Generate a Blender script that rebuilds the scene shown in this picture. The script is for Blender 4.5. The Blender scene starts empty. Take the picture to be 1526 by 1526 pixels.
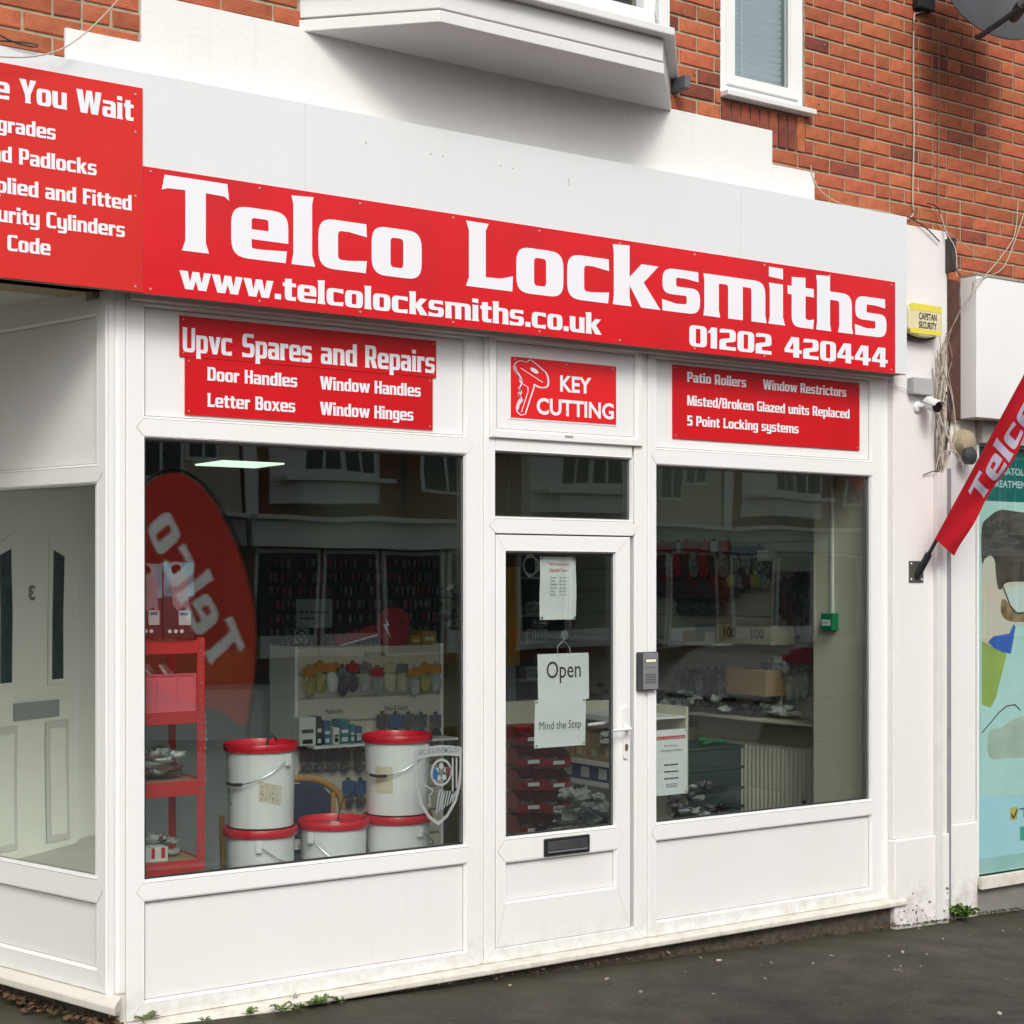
import bpy, math, random
from mathutils import Vector, Matrix, Euler
from mathutils.geometry import tessellate_polygon
random.seed(7)
R = math.radians
# ---------------------------------------------------------------- camera (measured: focal 2412 px on 1526, level, street 34.9 deg oblique)
F, CX, HY, W = 2412.0, 763.0, 866.0, 1526.0
TH = math.atan(F/3458.0); CT, ST = math.cos(TH), math.sin(TH)
D, X0, ZE = 6.16, 2.5037, 1.92
scene = bpy.context.scene
COL = scene.collection
cam = bpy.data.cameras.new('camera'); camo = bpy.data.objects.new('camera', cam); COL.objects.link(camo)
cam.sensor_width = 36; cam.lens = 36*F/W; cam.shift_y = (HY-W/2)/W; cam.clip_end = 500; cam.clip_start = .05
camo.location = (-X0, -D, ZE); camo.rotation_euler = (R(90), 0, -TH)
scene.camera = camo
# ---------------------------------------------------------------- sky, sun, exposure
SUNV = Vector((.19, .44, -.415)).normalized()          # the way the light travels
wd = bpy.data.worlds.new('World'); scene.world = wd; wd.use_nodes = True
nt = wd.node_tree; nt.nodes.clear()
sk = nt.nodes.new('ShaderNodeTexSky'); sk.sky_type = 'NISHITA'; sk.sun_disc = False
sk.sun_elevation = math.asin(-SUNV.z); sk.sun_rotation = math.atan2(-SUNV.x, -SUNV.y)
sk.air_density = 1.0; sk.dust_density = 4.0; sk.ozone_density = 1.0
hs = nt.nodes.new('ShaderNodeHueSaturation'); hs.inputs['Saturation'].default_value = .28
bg = nt.nodes.new('ShaderNodeBackground'); bg.inputs['Strength'].default_value = .132
wo = nt.nodes.new('ShaderNodeOutputWorld')
nt.links.new(sk.outputs[0], hs.inputs['Color']); nt.links.new(hs.outputs[0], bg.inputs[0]); nt.links.new(bg.outputs[0], wo.inputs[0])
sl = bpy.data.lights.new('sun', 'SUN'); sl.energy = 1.08; sl.angle = R(18); sl.color = (1, .965, .91)
so = bpy.data.objects.new('sun', sl); COL.objects.link(so)
so.rotation_euler = SUNV.to_track_quat('-Z', 'Y').to_euler()
vs = scene.view_settings; vs.view_transform = 'Standard'; vs.look = 'None'; vs.gamma = 1; vs.use_curve_mapping = False
vs.exposure = 0.37
scene.cycles.max_bounces = 10; scene.cycles.transparent_max_bounces = 24; scene.cycles.caustics_reflective = False
scene.cycles.caustics_refractive = False; scene.cycles.sample_clamp_indirect = 6

# ---------------------------------------------------------------- pixel of the photograph -> point on a real plane
def ray(px): d = px-CX; return (ST*F+CT*d, CT*F-ST*d)
def atY(px, py, Y=0.0):
    rx, ry = ray(px); t = (D+Y)/ry
    return Vector((-X0+rx*t, Y, ZE+(HY-py)*t))
def atX(px, py, X):
    rx, ry = ray(px); t = (X+X0)/rx
    return Vector((X, -D+ry*t, ZE+(HY-py)*t))
def atZ(px, py, Z):
    rx, ry = ray(px); t = (Z-ZE)/(HY-py)
    return Vector((-X0+rx*t, -D+ry*t, Z))
def zr(v): return ZE+v
def ground(x): return .165-.0335*max(-6, min(x, 6.5))
def proj(x, y, z):
    vx, vy = x+X0, y+D; Z = ST*vx+CT*vy
    return CX+F*(CT*vx-ST*vy)/Z, HY-F*(z-ZE)/Z, Z

# ---------------------------------------------------------------- materials
MATS = {}
def mat(name, col, rough=.5, var=.0, scale=8, bump=0, bscale=60, metal=0, spec=.5, col2=None, stretch=None, emit=0, coat=0, objrand=0, trans=0):
    if name in MATS: return MATS[name]
    m = bpy.data.materials.new(name); m.use_nodes = True; n = m.node_tree; b = n.nodes['Principled BSDF']; L = n.links.new
    b.inputs['Roughness'].default_value = rough; b.inputs['Metallic'].default_value = metal
    b.inputs['Specular IOR Level'].default_value = spec; b.inputs['Coat Weight'].default_value = coat
    c = (*col, 1)
    tc = n.nodes.new('ShaderNodeTexCoord'); vec = tc.outputs['Object']
    if stretch:
        mp = n.nodes.new('ShaderNodeMapping'); mp.inputs['Scale'].default_value = stretch; L(vec, mp.inputs[0]); vec = mp.outputs[0]
    src = None
    if var or col2:
        no = n.nodes.new('ShaderNodeTexNoise'); no.inputs['Scale'].default_value = scale; no.inputs['Detail'].default_value = 5; L(vec, no.inputs[0])
        mx = n.nodes.new('ShaderNodeMix'); mx.data_type = 'RGBA'
        ra = n.nodes.new('ShaderNodeValToRGB'); ra.color_ramp.elements[0].position = .35; ra.color_ramp.elements[1].position = .68
        L(no.outputs[0], ra.inputs[0]); L(ra.outputs[0], mx.inputs['Factor'])
        mx.inputs[6].default_value = c
        mx.inputs[7].default_value = (*(col2 or [v*(1-var) for v in col]), 1)
        src = mx.outputs[2]
    if objrand:
        oi = n.nodes.new('ShaderNodeObjectInfo'); hv = n.nodes.new('ShaderNodeHueSaturation')
        ma = n.nodes.new('ShaderNodeMapRange'); ma.inputs[3].default_value = 1-objrand; ma.inputs[4].default_value = 1+objrand
        L(oi.outputs['Random'], ma.inputs[0]); wn = n.nodes.new('ShaderNodeTexWhiteNoise'); wn.noise_dimensions = '1D'; L(oi.outputs['Random'], wn.inputs['W']); mh = n.nodes.new('ShaderNodeMapRange'); mh.inputs[3].default_value = .495; mh.inputs[4].default_value = .505; L(wn.outputs[0], mh.inputs[0]); L(mh.outputs[0], hv.inputs['Hue']); L(ma.outputs[0], hv.inputs['Value'])
        if src: L(src, hv.inputs['Color'])
        else: hv.inputs['Color'].default_value = c
        src = hv.outputs[0]
    if src: L(src, b.inputs['Base Color'])
    else: b.inputs['Base Color'].default_value = c
    if bump:
        nb = n.nodes.new('ShaderNodeTexNoise'); nb.inputs['Scale'].default_value = bscale; nb.inputs['Detail'].default_value = 4; L(vec, nb.inputs[0])
        bu = n.nodes.new('ShaderNodeBump'); bu.inputs['Strength'].default_value = bump; bu.inputs['Distance'].default_value = .004
        L(nb.outputs[0], bu.inputs['Height']); L(bu.outputs[0], b.inputs['Normal'])
    if emit:
        b.inputs['Emission Color'].default_value = c; b.inputs['Emission Strength'].default_value = emit
    if trans:
        tr = n.nodes.new('ShaderNodeBsdfTranslucent'); tr.inputs[0].default_value = c
        ms = n.nodes.new('ShaderNodeMixShader'); ms.inputs[0].default_value = trans
        L(b.outputs[0], ms.inputs[1]); L(tr.outputs[0], ms.inputs[2]); L(ms.outputs[0], n.nodes['Material Output'].inputs[0])
    MATS[name] = m; return m

def dirty(name, col, dirt, rough, ztop, amount=.5, bump=.02, bscale=200, streak=True):
    """paint or plastic with fine mottling, rain streaks and a soiled foot (splash-back)"""
    if name in MATS: return MATS[name]
    m = bpy.data.materials.new(name); m.use_nodes = True; n = m.node_tree; b = n.nodes['Principled BSDF']; L = n.links.new
    b.inputs['Roughness'].default_value = rough
    ge = n.nodes.new('ShaderNodeNewGeometry'); sp = n.nodes.new('ShaderNodeSeparateXYZ'); L(ge.outputs['Position'], sp.inputs[0])
    mr = n.nodes.new('ShaderNodeMapRange'); mr.inputs[1].default_value = ztop; mr.inputs[2].default_value = .02; mr.inputs[3].default_value = 0; mr.inputs[4].default_value = 1
    L(sp.outputs[2], mr.inputs[0])
    n1 = n.nodes.new('ShaderNodeTexNoise'); n1.inputs['Scale'].default_value = 14; n1.inputs['Detail'].default_value = 8; n1.inputs['Roughness'].default_value = .65; L(ge.outputs['Position'], n1.inputs[0])
    mp = n.nodes.new('ShaderNodeMapping'); mp.inputs['Scale'].default_value = (30, 30, .9); L(ge.outputs['Position'], mp.inputs[0])
    n2 = n.nodes.new('ShaderNodeTexNoise'); n2.inputs['Scale'].default_value = 1; n2.inputs['Detail'].default_value = 5; L(mp.outputs[0], n2.inputs[0])
    r1 = n.nodes.new('ShaderNodeMapRange'); r1.inputs[1].default_value = .42; r1.inputs[2].default_value = .72; L(n1.outputs[0], r1.inputs[0])
    mu = n.nodes.new('ShaderNodeMath'); mu.operation = 'MULTIPLY'; L(mr.outputs[0], mu.inputs[0]); L(r1.outputs[0], mu.inputs[1])
    r2 = n.nodes.new('ShaderNodeMapRange'); r2.inputs[1].default_value = .58; r2.inputs[2].default_value = .8; r2.inputs[4].default_value = .08 if streak else 0; L(n2.outputs[0], r2.inputs[0])
    m2 = n.nodes.new('ShaderNodeMath'); m2.operation = 'MULTIPLY'; m2.inputs[1].default_value = amount*1.6; L(mu.outputs[0], m2.inputs[0])
    ad = n.nodes.new('ShaderNodeMath'); ad.operation = 'ADD'; ad.use_clamp = True; L(m2.outputs[0], ad.inputs[0]); L(r2.outputs[0], ad.inputs[1])
    n3 = n.nodes.new('ShaderNodeTexNoise'); n3.inputs['Scale'].default_value = 2.2; n3.inputs['Detail'].default_value = 3; L(ge.outputs['Position'], n3.inputs[0])
    mx0 = n.nodes.new('ShaderNodeMix'); mx0.data_type = 'RGBA'; mx0.inputs[6].default_value = (*col, 1); mx0.inputs[7].default_value = (*[v*w for v, w in zip(col, (.95, .945, .92))], 1); L(n3.outputs[0], mx0.inputs[0])
    mx = n.nodes.new('ShaderNodeMix'); mx.data_type = 'RGBA'; mx.inputs[7].default_value = (*dirt, 1); L(mx0.outputs[2], mx.inputs[6]); L(ad.outputs[0], mx.inputs[0])
    L(mx.outputs[2], b.inputs['Base Color'])
    if bump:
        nb = n.nodes.new('ShaderNodeTexNoise'); nb.inputs['Scale'].default_value = bscale; nb.inputs['Detail'].default_value = 4; L(ge.outputs['Position'], nb.inputs[0])
        bu = n.nodes.new('ShaderNodeBump'); bu.inputs['Strength'].default_value = bump; bu.inputs['Distance'].default_value = .006
        L(nb.outputs[0], bu.inputs['Height']); L(bu.outputs[0], b.inputs['Normal'])
    MATS[name] = m; return m

def glass(name, ior=1.5, tint=(.972, .985, .975), warp=.0022, wscale=1.3, film=0):
    m = bpy.data.materials.new(name); m.use_nodes = True; n = m.node_tree; n.nodes.clear(); L = n.links.new
    o = n.nodes.new('ShaderNodeOutputMaterial'); t = n.nodes.new('ShaderNodeBsdfTransparent'); t.inputs[0].default_value = (*tint, 1)
    g = n.nodes.new('ShaderNodeBsdfGlossy'); g.inputs['Roughness'].default_value = .0; g.inputs[0].default_value = (.95, 1, .97, 1)
    tc = n.nodes.new('ShaderNodeTexCoord'); no = n.nodes.new('ShaderNodeTexNoise'); no.inputs['Scale'].default_value = wscale; no.inputs['Detail'].default_value = 1
    bu = n.nodes.new('ShaderNodeBump'); bu.inputs['Strength'].default_value = 1; bu.inputs['Distance'].default_value = warp
    L(tc.outputs['Object'], no.inputs[0]); L(no.outputs[0], bu.inputs['Height']); L(bu.outputs[0], g.inputs['Normal'])
    fr = n.nodes.new('ShaderNodeFresnel'); fr.inputs[0].default_value = ior
    geo = n.nodes.new('ShaderNodeNewGeometry'); 
    # same reflectance from either side of the pane
    ab = n.nodes.new('ShaderNodeMix'); ab.data_type = 'FLOAT'; ab.inputs[2].default_value = ior; ab.inputs[3].default_value = 1/ior
    L(geo.outputs['Backfacing'], ab.inputs[0]); L(ab.outputs[0], fr.inputs[0])
    mx = n.nodes.new('ShaderNodeMixShader')
    if film:
        ad = n.nodes.new('ShaderNodeMath'); ad.operation = 'ADD'; ad.inputs[1].default_value = film; ad.use_clamp = True; L(fr.outputs[0], ad.inputs[0]); L(ad.outputs[0], mx.inputs[0])
    else: L(fr.outputs[0], mx.inputs[0])
    L(t.outputs[0], mx.inputs[1]); L(g.outputs[0], mx.inputs[2]); L(mx.outputs[0], o.inputs[0])
    return m

UPVC = dirty('upvc_white', (.83, .84, .83), (.42, .36, .25), .28, .34, .60, 0)
PANEL = dirty('upvc_panel', (.80, .80, .795), (.45, .40, .30), .35, .30, .35, .01, 90)
SILL = dirty('upvc_sill', (.74, .71, .65), (.33, .27, .19), .4, .30, .5, .03, 60)
RENDER = dirty('painted_render', (.79, .785, .77), (.22, .19, .13), .75, .42, .75, .35, 45)
PIER = dirty('painted_masonry', (.79, .775, .765), (.30, .26, .19), .7, .30, .55, .45, 30)
WHITEB = dirty('white_board', (.86, .87, .865), (.5, .47, .4), .4, .2, .2, .0)
BAYW = dirty('bay_timber', (.74, .745, .735), (.5, .47, .42), .42, .2, .2, .05, 40)
GREYF = dirty('fascia_grey', (.73, .755, .77), (.45, .45, .44), .32, .2, .3, .0)
SEAM = mat('joint_shadow', (.20, .19, .17), .8)
GASKET = mat('black_gasket', (.02, .022, .022), .5)
def redboard(name, c):
    m = mat(name, c, .16, var=.0, coat=.3)
    return m
RED = mat('sign_red_gloss', (.66, .006, .012), .20, col2=(.56, .008, .013), scale=3, spec=.4, bump=.35, bscale=2.2)
RED2 = mat('sign_red_satin', (.64, .026, .020), .35, col2=(.58, .024, .019), scale=2, spec=.25)
RED3 = mat('small_sign_red', (.60, .010, .015), .28, col2=(.52, .010, .014), scale=3, spec=.25)
REDK = mat('key_sign_red', (.72, .014, .016), .25)
VINYL = mat('white_vinyl', (.80, .80, .85), .3)
INK = mat('black_ink', (.03, .03, .035), .6)
INKR = mat('red_ink', (.55, .03, .05), .6)
PAPER = mat('white_paper', (.78, .82, .82), .6, var=.04, scale=6)
BLACK = mat('black_plastic', (.018, .018, .02), .45, var=.3, scale=20)
DARK = mat('dark_grey_metal', (.06, .062, .066), .4, var=.3, scale=14)
STEEL = mat('steel', (.45, .46, .47), .3, metal=1)
GREYPL = mat('grey_plastic', (.33, .34, .36), .42)
WHITEPL = mat('white_plastic', (.76, .77, .76), .3)
GLASS = glass('window_glass', 1.58)
GLASSF = glass('filmed_glass', 1.5, (.62, .68, .63), .0012, 1.2, film=.55)
GLASSU = glass('upper_glass', 1.5, (.96, .98, .98))

# ---------------------------------------------------------------- mesh helpers
class MB:
    def __init__(s): s.v = []; s.f = []
    def add(s, vs, fs):
        k = len(s.v); s.v += [tuple(v) for v in vs]; s.f += [tuple(i+k for i in f) for f in fs]; return s
    def box(s, x0, x1, y0, y1, z0, z1, M=None):
        v = [(x, y, z) for x in (x0, x1) for y in (y0, y1) for z in (z0, z1)]
        if M: v = [M @ Vector(p) for p in v]
        return s.add(v, [(0,1,3,2),(4,6,7,5),(0,4,5,1),(2,3,7,6),(0,2,6,4),(1,5,7,3)])
    def prism(s, pts, y0, y1, M=None):                  # polygon in XZ pushed along Y
        n = len(pts); v = [(x, y0, z) for x, z in pts]+[(x, y1, z) for x, z in pts]
        if M: v = [M @ Vector(p) for p in v]
        return s.add(v, [tuple(range(n)), tuple(range(2*n-1, n-1, -1))]+[(i, i+n, (i+1) % n+n, (i+1) % n) for i in range(n)])
    def prismz(s, pts, z0, z1):                         # polygon in XY pushed along Z
        n = len(pts); v = [(x, y, z0) for x, y in pts]+[(x, y, z1) for x, y in pts]
        return s.add(v, [tuple(range(n-1, -1, -1)), tuple(range(n, 2*n))]+[(i, (i+1) % n, (i+1) % n+n, i+n) for i in range(n)])
    def ring(s, x0, x1, z0, z1, prof):                  # mitred frame; profile of (inset, Y)
        k = len(prof); v = []
        for a, y in prof: v += [(x0+a, y, z0+a), (x1-a, y, z0+a), (x1-a, y, z1-a), (x0+a, y, z1-a)]
        fs = []
        for i in range(k-1):
            for j in range(4): fs.append((i*4+j, i*4+(j+1) % 4, (i+1)*4+(j+1) % 4, (i+1)*4+j))
        return s.add(v, fs)
    def tube(s, pts, r, n=8, cap=True, r2=None):
        pts = [Vector(p) for p in pts]; rings = []; up = Vector((0, 0, 1)); m = len(pts)
        for i, p in enumerate(pts):
            d = (pts[min(i+1, m-1)]-pts[max(i-1, 0)]).normalized()
            a = d.cross(up)
            if a.length < .05: a = d.cross(Vector((1, 0, 0)))
            a.normalize(); b = a.cross(d)
            rr = r if r2 is None else r+(r2-r)*i/(m-1)
            rings.append([p+(a*math.cos(t)+b*math.sin(t))*rr for t in [2*math.pi*j/n for j in range(n)]])
        v = [q for g in rings for q in g]; fs = []
        for i in range(m-1):
            for j in range(n): fs.append((i*n+j, i*n+(j+1) % n, (i+1)*n+(j+1) % n, (i+1)*n+j))
        if cap: fs += [tuple(range(n-1, -1, -1)), tuple(range((m-1)*n, m*n))]
        return s.add(v, fs)
    def lathe(s, prof, c=(0, 0, 0), n=28, M=None):      # profile of (radius, z)
        v = []; fs = []; k = len(prof)
        for r, z in prof:
            for j in range(n):
                t = 2*math.pi*j/n; p = Vector((r*math.cos(t), r*math.sin(t), z))
                if M: p = M @ p
                v.append(p+Vector(c))
        for i in range(k-1):
            for j in range(n): fs.append((i*n+j, i*n+(j+1) % n, (i+1)*n+(j+1) % n, (i+1)*n+j))
        fs.append(tuple(range(n-1, -1, -1))); fs.append(tuple(range((k-1)*n, k*n)))
        return s.add(v, fs)
    def poly(s, outs, fn):                              # flat polygons with holes, fn maps (x, y) to 3D
        for cs in outs:
            loops = [[Vector((x, y, 0)) for x, y in c] for c in cs]
            flat = [p for l in loops for p in l]
            s.add([fn(p.x, p.y) for p in flat], [tuple(t) for t in tessellate_polygon(loops)])
        return s
    def build(s, name, m, parent=None, local=False, smooth=False, bevel=0, origin=None, kind=None, label=None, cat=None, group=None):
        me = bpy.data.meshes.new(name)
        off = Vector((0, 0, 0))
        if parent is not None and not local:
            q = parent
            while q is not None: off += q.location; q = q.parent
        elif parent is None and not local:
            if origin is not None: off = Vector(origin)
            elif s.v:
                xs, ys, zs = zip(*s.v); off = Vector(((min(xs)+max(xs))/2, (min(ys)+max(ys))/2, min(zs)))
        me.from_pydata([tuple(Vector(v)-off) for v in s.v], [], s.f); me.update()
        if smooth:
            for p in me.polygons: p.use_smooth = True
            try: me.set_sharp_from_angle(angle=R(35))
            except Exception: pass
        me.materials.append(m)
        o = bpy.data.objects.new(name, me); COL.objects.link(o)
        if parent is not None: o.parent = parent
        elif not local: o.location = off
        if bevel:
            bv = o.modifiers.new('bevel', 'BEVEL'); bv.width = bevel; bv.segments = 2; bv.limit_method = 'ANGLE'
        if kind: o['kind'] = kind
        if label: o['label'] = label
        if cat: o['category'] = cat
        if group: o['group'] = group
        return o
def thing(name, label, cat, loc=(0, 0, 0), rz=0, group=None):
    o = bpy.data.objects.new(name, None); COL.objects.link(o); o.location = loc; o.rotation_euler = (0, 0, rz)
    o.empty_display_size = .1
    o['label'] = label; o['category'] = cat
    if group: o['group'] = group
    return o
def copy_tree(o, parent=None):
    c = o.copy(); COL.objects.link(c)
    if parent is not None: c.parent = parent
    for ch in [x for x in o.children]: copy_tree(ch, c)
    return c
def again(o, loc, rz=None, label=None, group=None, scale=None):
    c = copy_tree(o); c.location = loc
    if rz is not None: c.rotation_euler = (0, 0, rz)
    if label: c['label'] = label
    if group: c['group'] = group
    if scale: c.scale = scale
    return c
def struct(mb, name, m, **k): return mb.build(name, m, kind='structure', **k)

# ---------------------------------------------------------------- sign lettering: squared flared bold face, drawn by hand
def G(*cs): return cs
GL = {
'l': (36, G([(-1,0),(37,0),(32,16),(32,88),(34,100),(-1,98),(2,86),(2,16)])),
'i': (36, G([(-1,0),(37,0),(32,14),(32,72),(0,72),(2,60),(2,14)]), G([(0,83),(32,81),(32,100),(0,100)])),
'T': (94, G([(2,100),(94,100),(97,77),(90,82),(62,83),(62,14),(67,0),(27,0),(32,14),(32,83),(6,82),(-2,79)])),
'e': (88, G([(0,0,26),(84,0),(86,17),(50,15),(31,15,5),(31,28),(88,28),(88,72,26),(0,72,26)], [(31,42),(57,42),(57,58,5),(31,58,5)])),
'c': (82, G([(0,0,26),(78,0),(80,18),(50,15),(32,15,7),(32,57,7),(50,57),(80,53),(79,72),(0,72,26)])),
'o': (87, G([(0,0,25),(86,0,25),(86,72,25),(0,72,25)], [(32,14,7),(54,14,7),(54,58,7),(32,58,7)])),
'L': (80, G([(-2,100),(37,100),(32,88),(32,17),(60,18),(80,24),(79,0),(-2,0),(3,14),(3,86)])),
'k': (92, G([(-1,0),(36,0),(32,14),(32,34),(55,0),(94,0),(60,42),(90,72),(56,72),(32,48),(32,100),(-1,98),(1,84),(1,14)])),
's': (80, G([(0,0),(78,0,24),(78,43,18),(28,43,4),(28,58,4),(50,58),(75,55),(74,72),(0,72,24),(0,29,18),(50,29,4),(50,15,4),(28,14),(-1,19)])),
'm': (136, G([(-1,0),(35,0),(32,12),(32,58),(52,58,6),(52,0),(84,0),(84,58),(103,58,6),(103,0),(137,0),(134,14),(134,72,24),(-1,72),(1,60),(1,12)])),
'n': (87, G([(-1,0),(35,0),(32,12),(32,57),(54,57,6),(54,12),(51,0),(88,0),(85,12),(85,72,24),(-1,72),(1,60),(1,12)])),
'h': (87, G([(-1,0),(35,0),(32,12),(32,57),(54,57,6),(54,12),(51,0),(88,0),(85,12),(85,72,24),(32,72),(32,100),(-1,98),(1,86),(1,12)])),
't': (62, G([(10,0,20),(60,0),(62,17),(50,15),(42,16,5),(42,57),(62,57),(61,72),(42,72),(42,90),(10,88),(10,72),(0,72),(1,57),(10,57)])),
'w': (132, G([(-2,72),(33,72),(42,28),(53,72),(82,72),(92,28),(102,72),(132,72),(112,0),(78,0),(67,36),(56,0),(22,0)])),
'.': (30, G([(0,0),(29,0),(29,22),(0,22)])),
'u': (87, G([(-1,72),(32,72),(32,15,6),(54,15,6),(54,72),(85,72),(85,12),(87,0),(0,0,24)])),
'U': (92, G([(-1,100),(34,100),(32,90),(32,16,6),(64,16,6),(64,90),(66,100),(90,100),(90,0,26),(1,0,26),(1,90)])),
'p': (87, G([(-2,-24),(36,-24),(32,-14),(32,0),(86,0,25),(86,72,25),(-1,72),(1,60),(1,-14)], [(32,14),(55,14,7),(55,58,7),(32,58)])),
'd': (87, G([(0,0,25),(88,0),(85,12),(85,100),(54,98),(54,72),(0,72,25)], [(32,14,7),(54,14),(54,58),(32,58,7)])),
'b': (87, G([(0,0),(86,0,25),(86,72,25),(32,72),(32,100),(0,98)], [(32,14),(54,14,7),(54,58,7),(32,58)])),
'a': (84, G([(0,0,18),(84,0),(82,12),(82,72,24),(3,72),(2,57),(51,57,4),(51,45),(0,45,18)], [(29,14,4),(51,14),(51,31),(29,31,4)])),
'r': (62, G([(-1,0),(36,0),(32,14),(32,54,8),(62,52),(60,72),(-1,72),(1,60),(1,14)])),
'g': (86, G([(2,-24),(84,-24,24),(84,60),(86,72),(0,72,24),(0,4,24),(53,4),(53,-10,5),(1,-9)], [(32,18,6),(53,18),(53,58),(32,58,6)])),
'y': (86, G([(-1,72),(32,72),(32,17,5),(54,17),(54,72),(85,72),(85,-24,24),(6,-24),(5,-9),(54,-9,5),(54,3),(0,3,22)])),
'v': (86, G([(-2,72),(34,72),(45,26),(56,72),(87,72),(62,0),(28,0)])),
'x': (90, G([(-3,0),(29,0),(43,22),(58,0),(94,0),(62,37),(88,72),(58,72),(46,52),(34,72),(-2,72),(28,37)])),
'f': (60, G([(8,0),(44,0),(40,12),(40,57),(60,57),(60,72),(40,72),(40,86,4),(62,84),(61,100),(8,100,20),(8,72),(0,72),(0,57),(8,57)])),
'S': (90, G([(0,0),(88,0,26),(88,59,20),(32,59,5),(32,85,5),(56,85),(83,82),(82,100),(0,100,26),(0,42,20),(57,42,5),(57,16,5),(32,15),(-1,20)])),
'R': (94, G([(-1,0),(36,0),(32,12),(32,36),(42,36),(58,0),(96,0),(76,40),(88,46,8),(88,100,26),(-1,100),(1,88),(1,12)], [(32,50),(57,50,6),(57,85,6),(32,85)])),
'P': (88, G([(-1,0),(36,0),(32,12),(32,34),(86,34,24),(86,100,26),(-1,100),(1,88),(1,12)], [(32,48),(56,48,6),(56,85,6),(32,85)])),
'D': (92, G([(-1,0),(90,0,28),(90,100,28),(-1,100),(1,88),(1,12)], [(32,16),(59,16,8),(59,84,8),(32,84)])),
'B': (90, G([(-1,0),(88,0,24),(88,50,10),(82,53),(86,57,8),(86,100,24),(-1,100),(1,88),(1,12)], [(32,16),(57,16,6),(57,43,6),(32,43)], [(32,60),(56,60,6),(56,85,6),(32,85)])),
'H': (94, G([(-1,0),(35,0),(32,10),(32,43),(60,43),(60,10),(57,0),(94,0),(91,10),(91,90),(94,100),(57,100),(60,90),(60,60),(32,60),(32,90),(35,100),(-1,100),(1,90),(1,10)])),
'W': (150, G([(-3,100),(36,100),(46,40),(58,100),(92,100),(104,40),(114,100),(150,100),(128,0),(88,0),(76,54),(64,0),(24,0)])),
'M': (118, G([(-1,0),(30,0),(29,60),(47,0),(69,0),(87,60),(86,0),(119,0),(117,100),(80,100),(58,36),(38,100),(1,100)])),
'G': (90, G([(0,0,28),(88,0),(88,54),(48,54),(48,40),(60,40),(60,15),(32,15,7),(32,85,7),(85,82),(84,100),(0,100,28)])),
'C': (88, G([(0,0,28),(84,0),(86,19),(56,15),(32,15,8),(32,85,8),(56,85),(86,81),(85,100),(0,100,28)])),
'z': (76, G([(0,0),(75,0),(76,17),(36,15),(75,52),(75,72),(1,72),(0,56),(38,57),(0,19)])),
'F': (76, G([(-1,0),(37,0),(32,12),(32,42),(66,42),(66,58),(32,58),(32,84),(60,84),(76,80),(76,100),(-1,100),(1,88),(1,12)])),
'Y': (92, G([(30,0),(66,0),(62,12),(62,36),(96,100),(60,100),(48,62),(36,100),(-3,100),(30,36),(33,12)])),
'0': (88, G([(0,0,26),(87,0,26),(87,100,26),(0,100,26)], [(32,15,7),(55,15,7),(55,85,7),(32,85,7)])),
'1': (50, G([(12,0),(44,0),(44,100),(16,100),(0,78),(0,70),(12,74)])),
'2': (86, G([(0,0),(84,0),(84,17),(34,17),(34,34),(84,44,14),(84,100,26),(2,100,20),(2,80),(52,84,6),(52,58),(0,48,14)])),
'4': (92, G([(46,0),(77,0),(77,22),(91,22),(91,38),(77,38),(77,100),(36,100),(0,40),(0,22),(46,22)], [(26,38),(46,38),(46,76)])),
'5': (86, G([(0,0),(84,0,26),(84,62,24),(34,62),(34,83),(80,83),(80,100),(2,100),(2,44),(52,44,6),(52,17,6),(0,17)])),
'/': (56, G([(-6,-8),(20,-8),(60,104),(34,104)])),
' ': (46,),
}
def rounded(c):
    out = []; n = len(c)
    for i, p in enumerate(c):
        if len(p) == 2 or p[2] == 0: out.append((p[0], p[1])); continue
        a = Vector(c[i-1][:2]); b = Vector(p[:2]); d = Vector(c[(i+1) % n][:2]); r = p[2]
        u = (a-b); w = (d-b); ru = min(r, u.length*.5); rw = min(r, w.length*.5)
        s = b+u.normalized()*ru; e = b+w.normalized()*rw
        for k in range(7):
            t = k/6; q = s*(1-t)**2+b*2*t*(1-t)*1.0+e*t*t
            # push toward the corner: squarish bowls
            q = q+(b-q)*.18*4*t*(1-t)*.5
            out.append((q.x, q.y))
    return out
def gwidth(t, track=6): return sum(GL[ch][0]+track for ch in t)-track
def gtext(mb, t, fn, cap, track=6, sx=1.0, x=0.0):
    """fn maps (u, v) in metres along/up the line to a 3D point"""
    k = cap/100.0
    for ch in t:
        g = GL[ch]
        for cs in g[1:]:
            mb.poly([[[((x+px)*k*sx, py*k) for px, py in rounded(c)] for c in cs]], fn)
        x += g[0]+track
    return mb
def sign_line(mb, t, x0, x1, zb, cap, Y):
    w = gwidth(t)*cap/100
    return gtext(mb, t, lambda u, v: Vector((x0+u, Y, zb+v)), cap, sx=(x1-x0)/w)
_fc = {}
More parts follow.
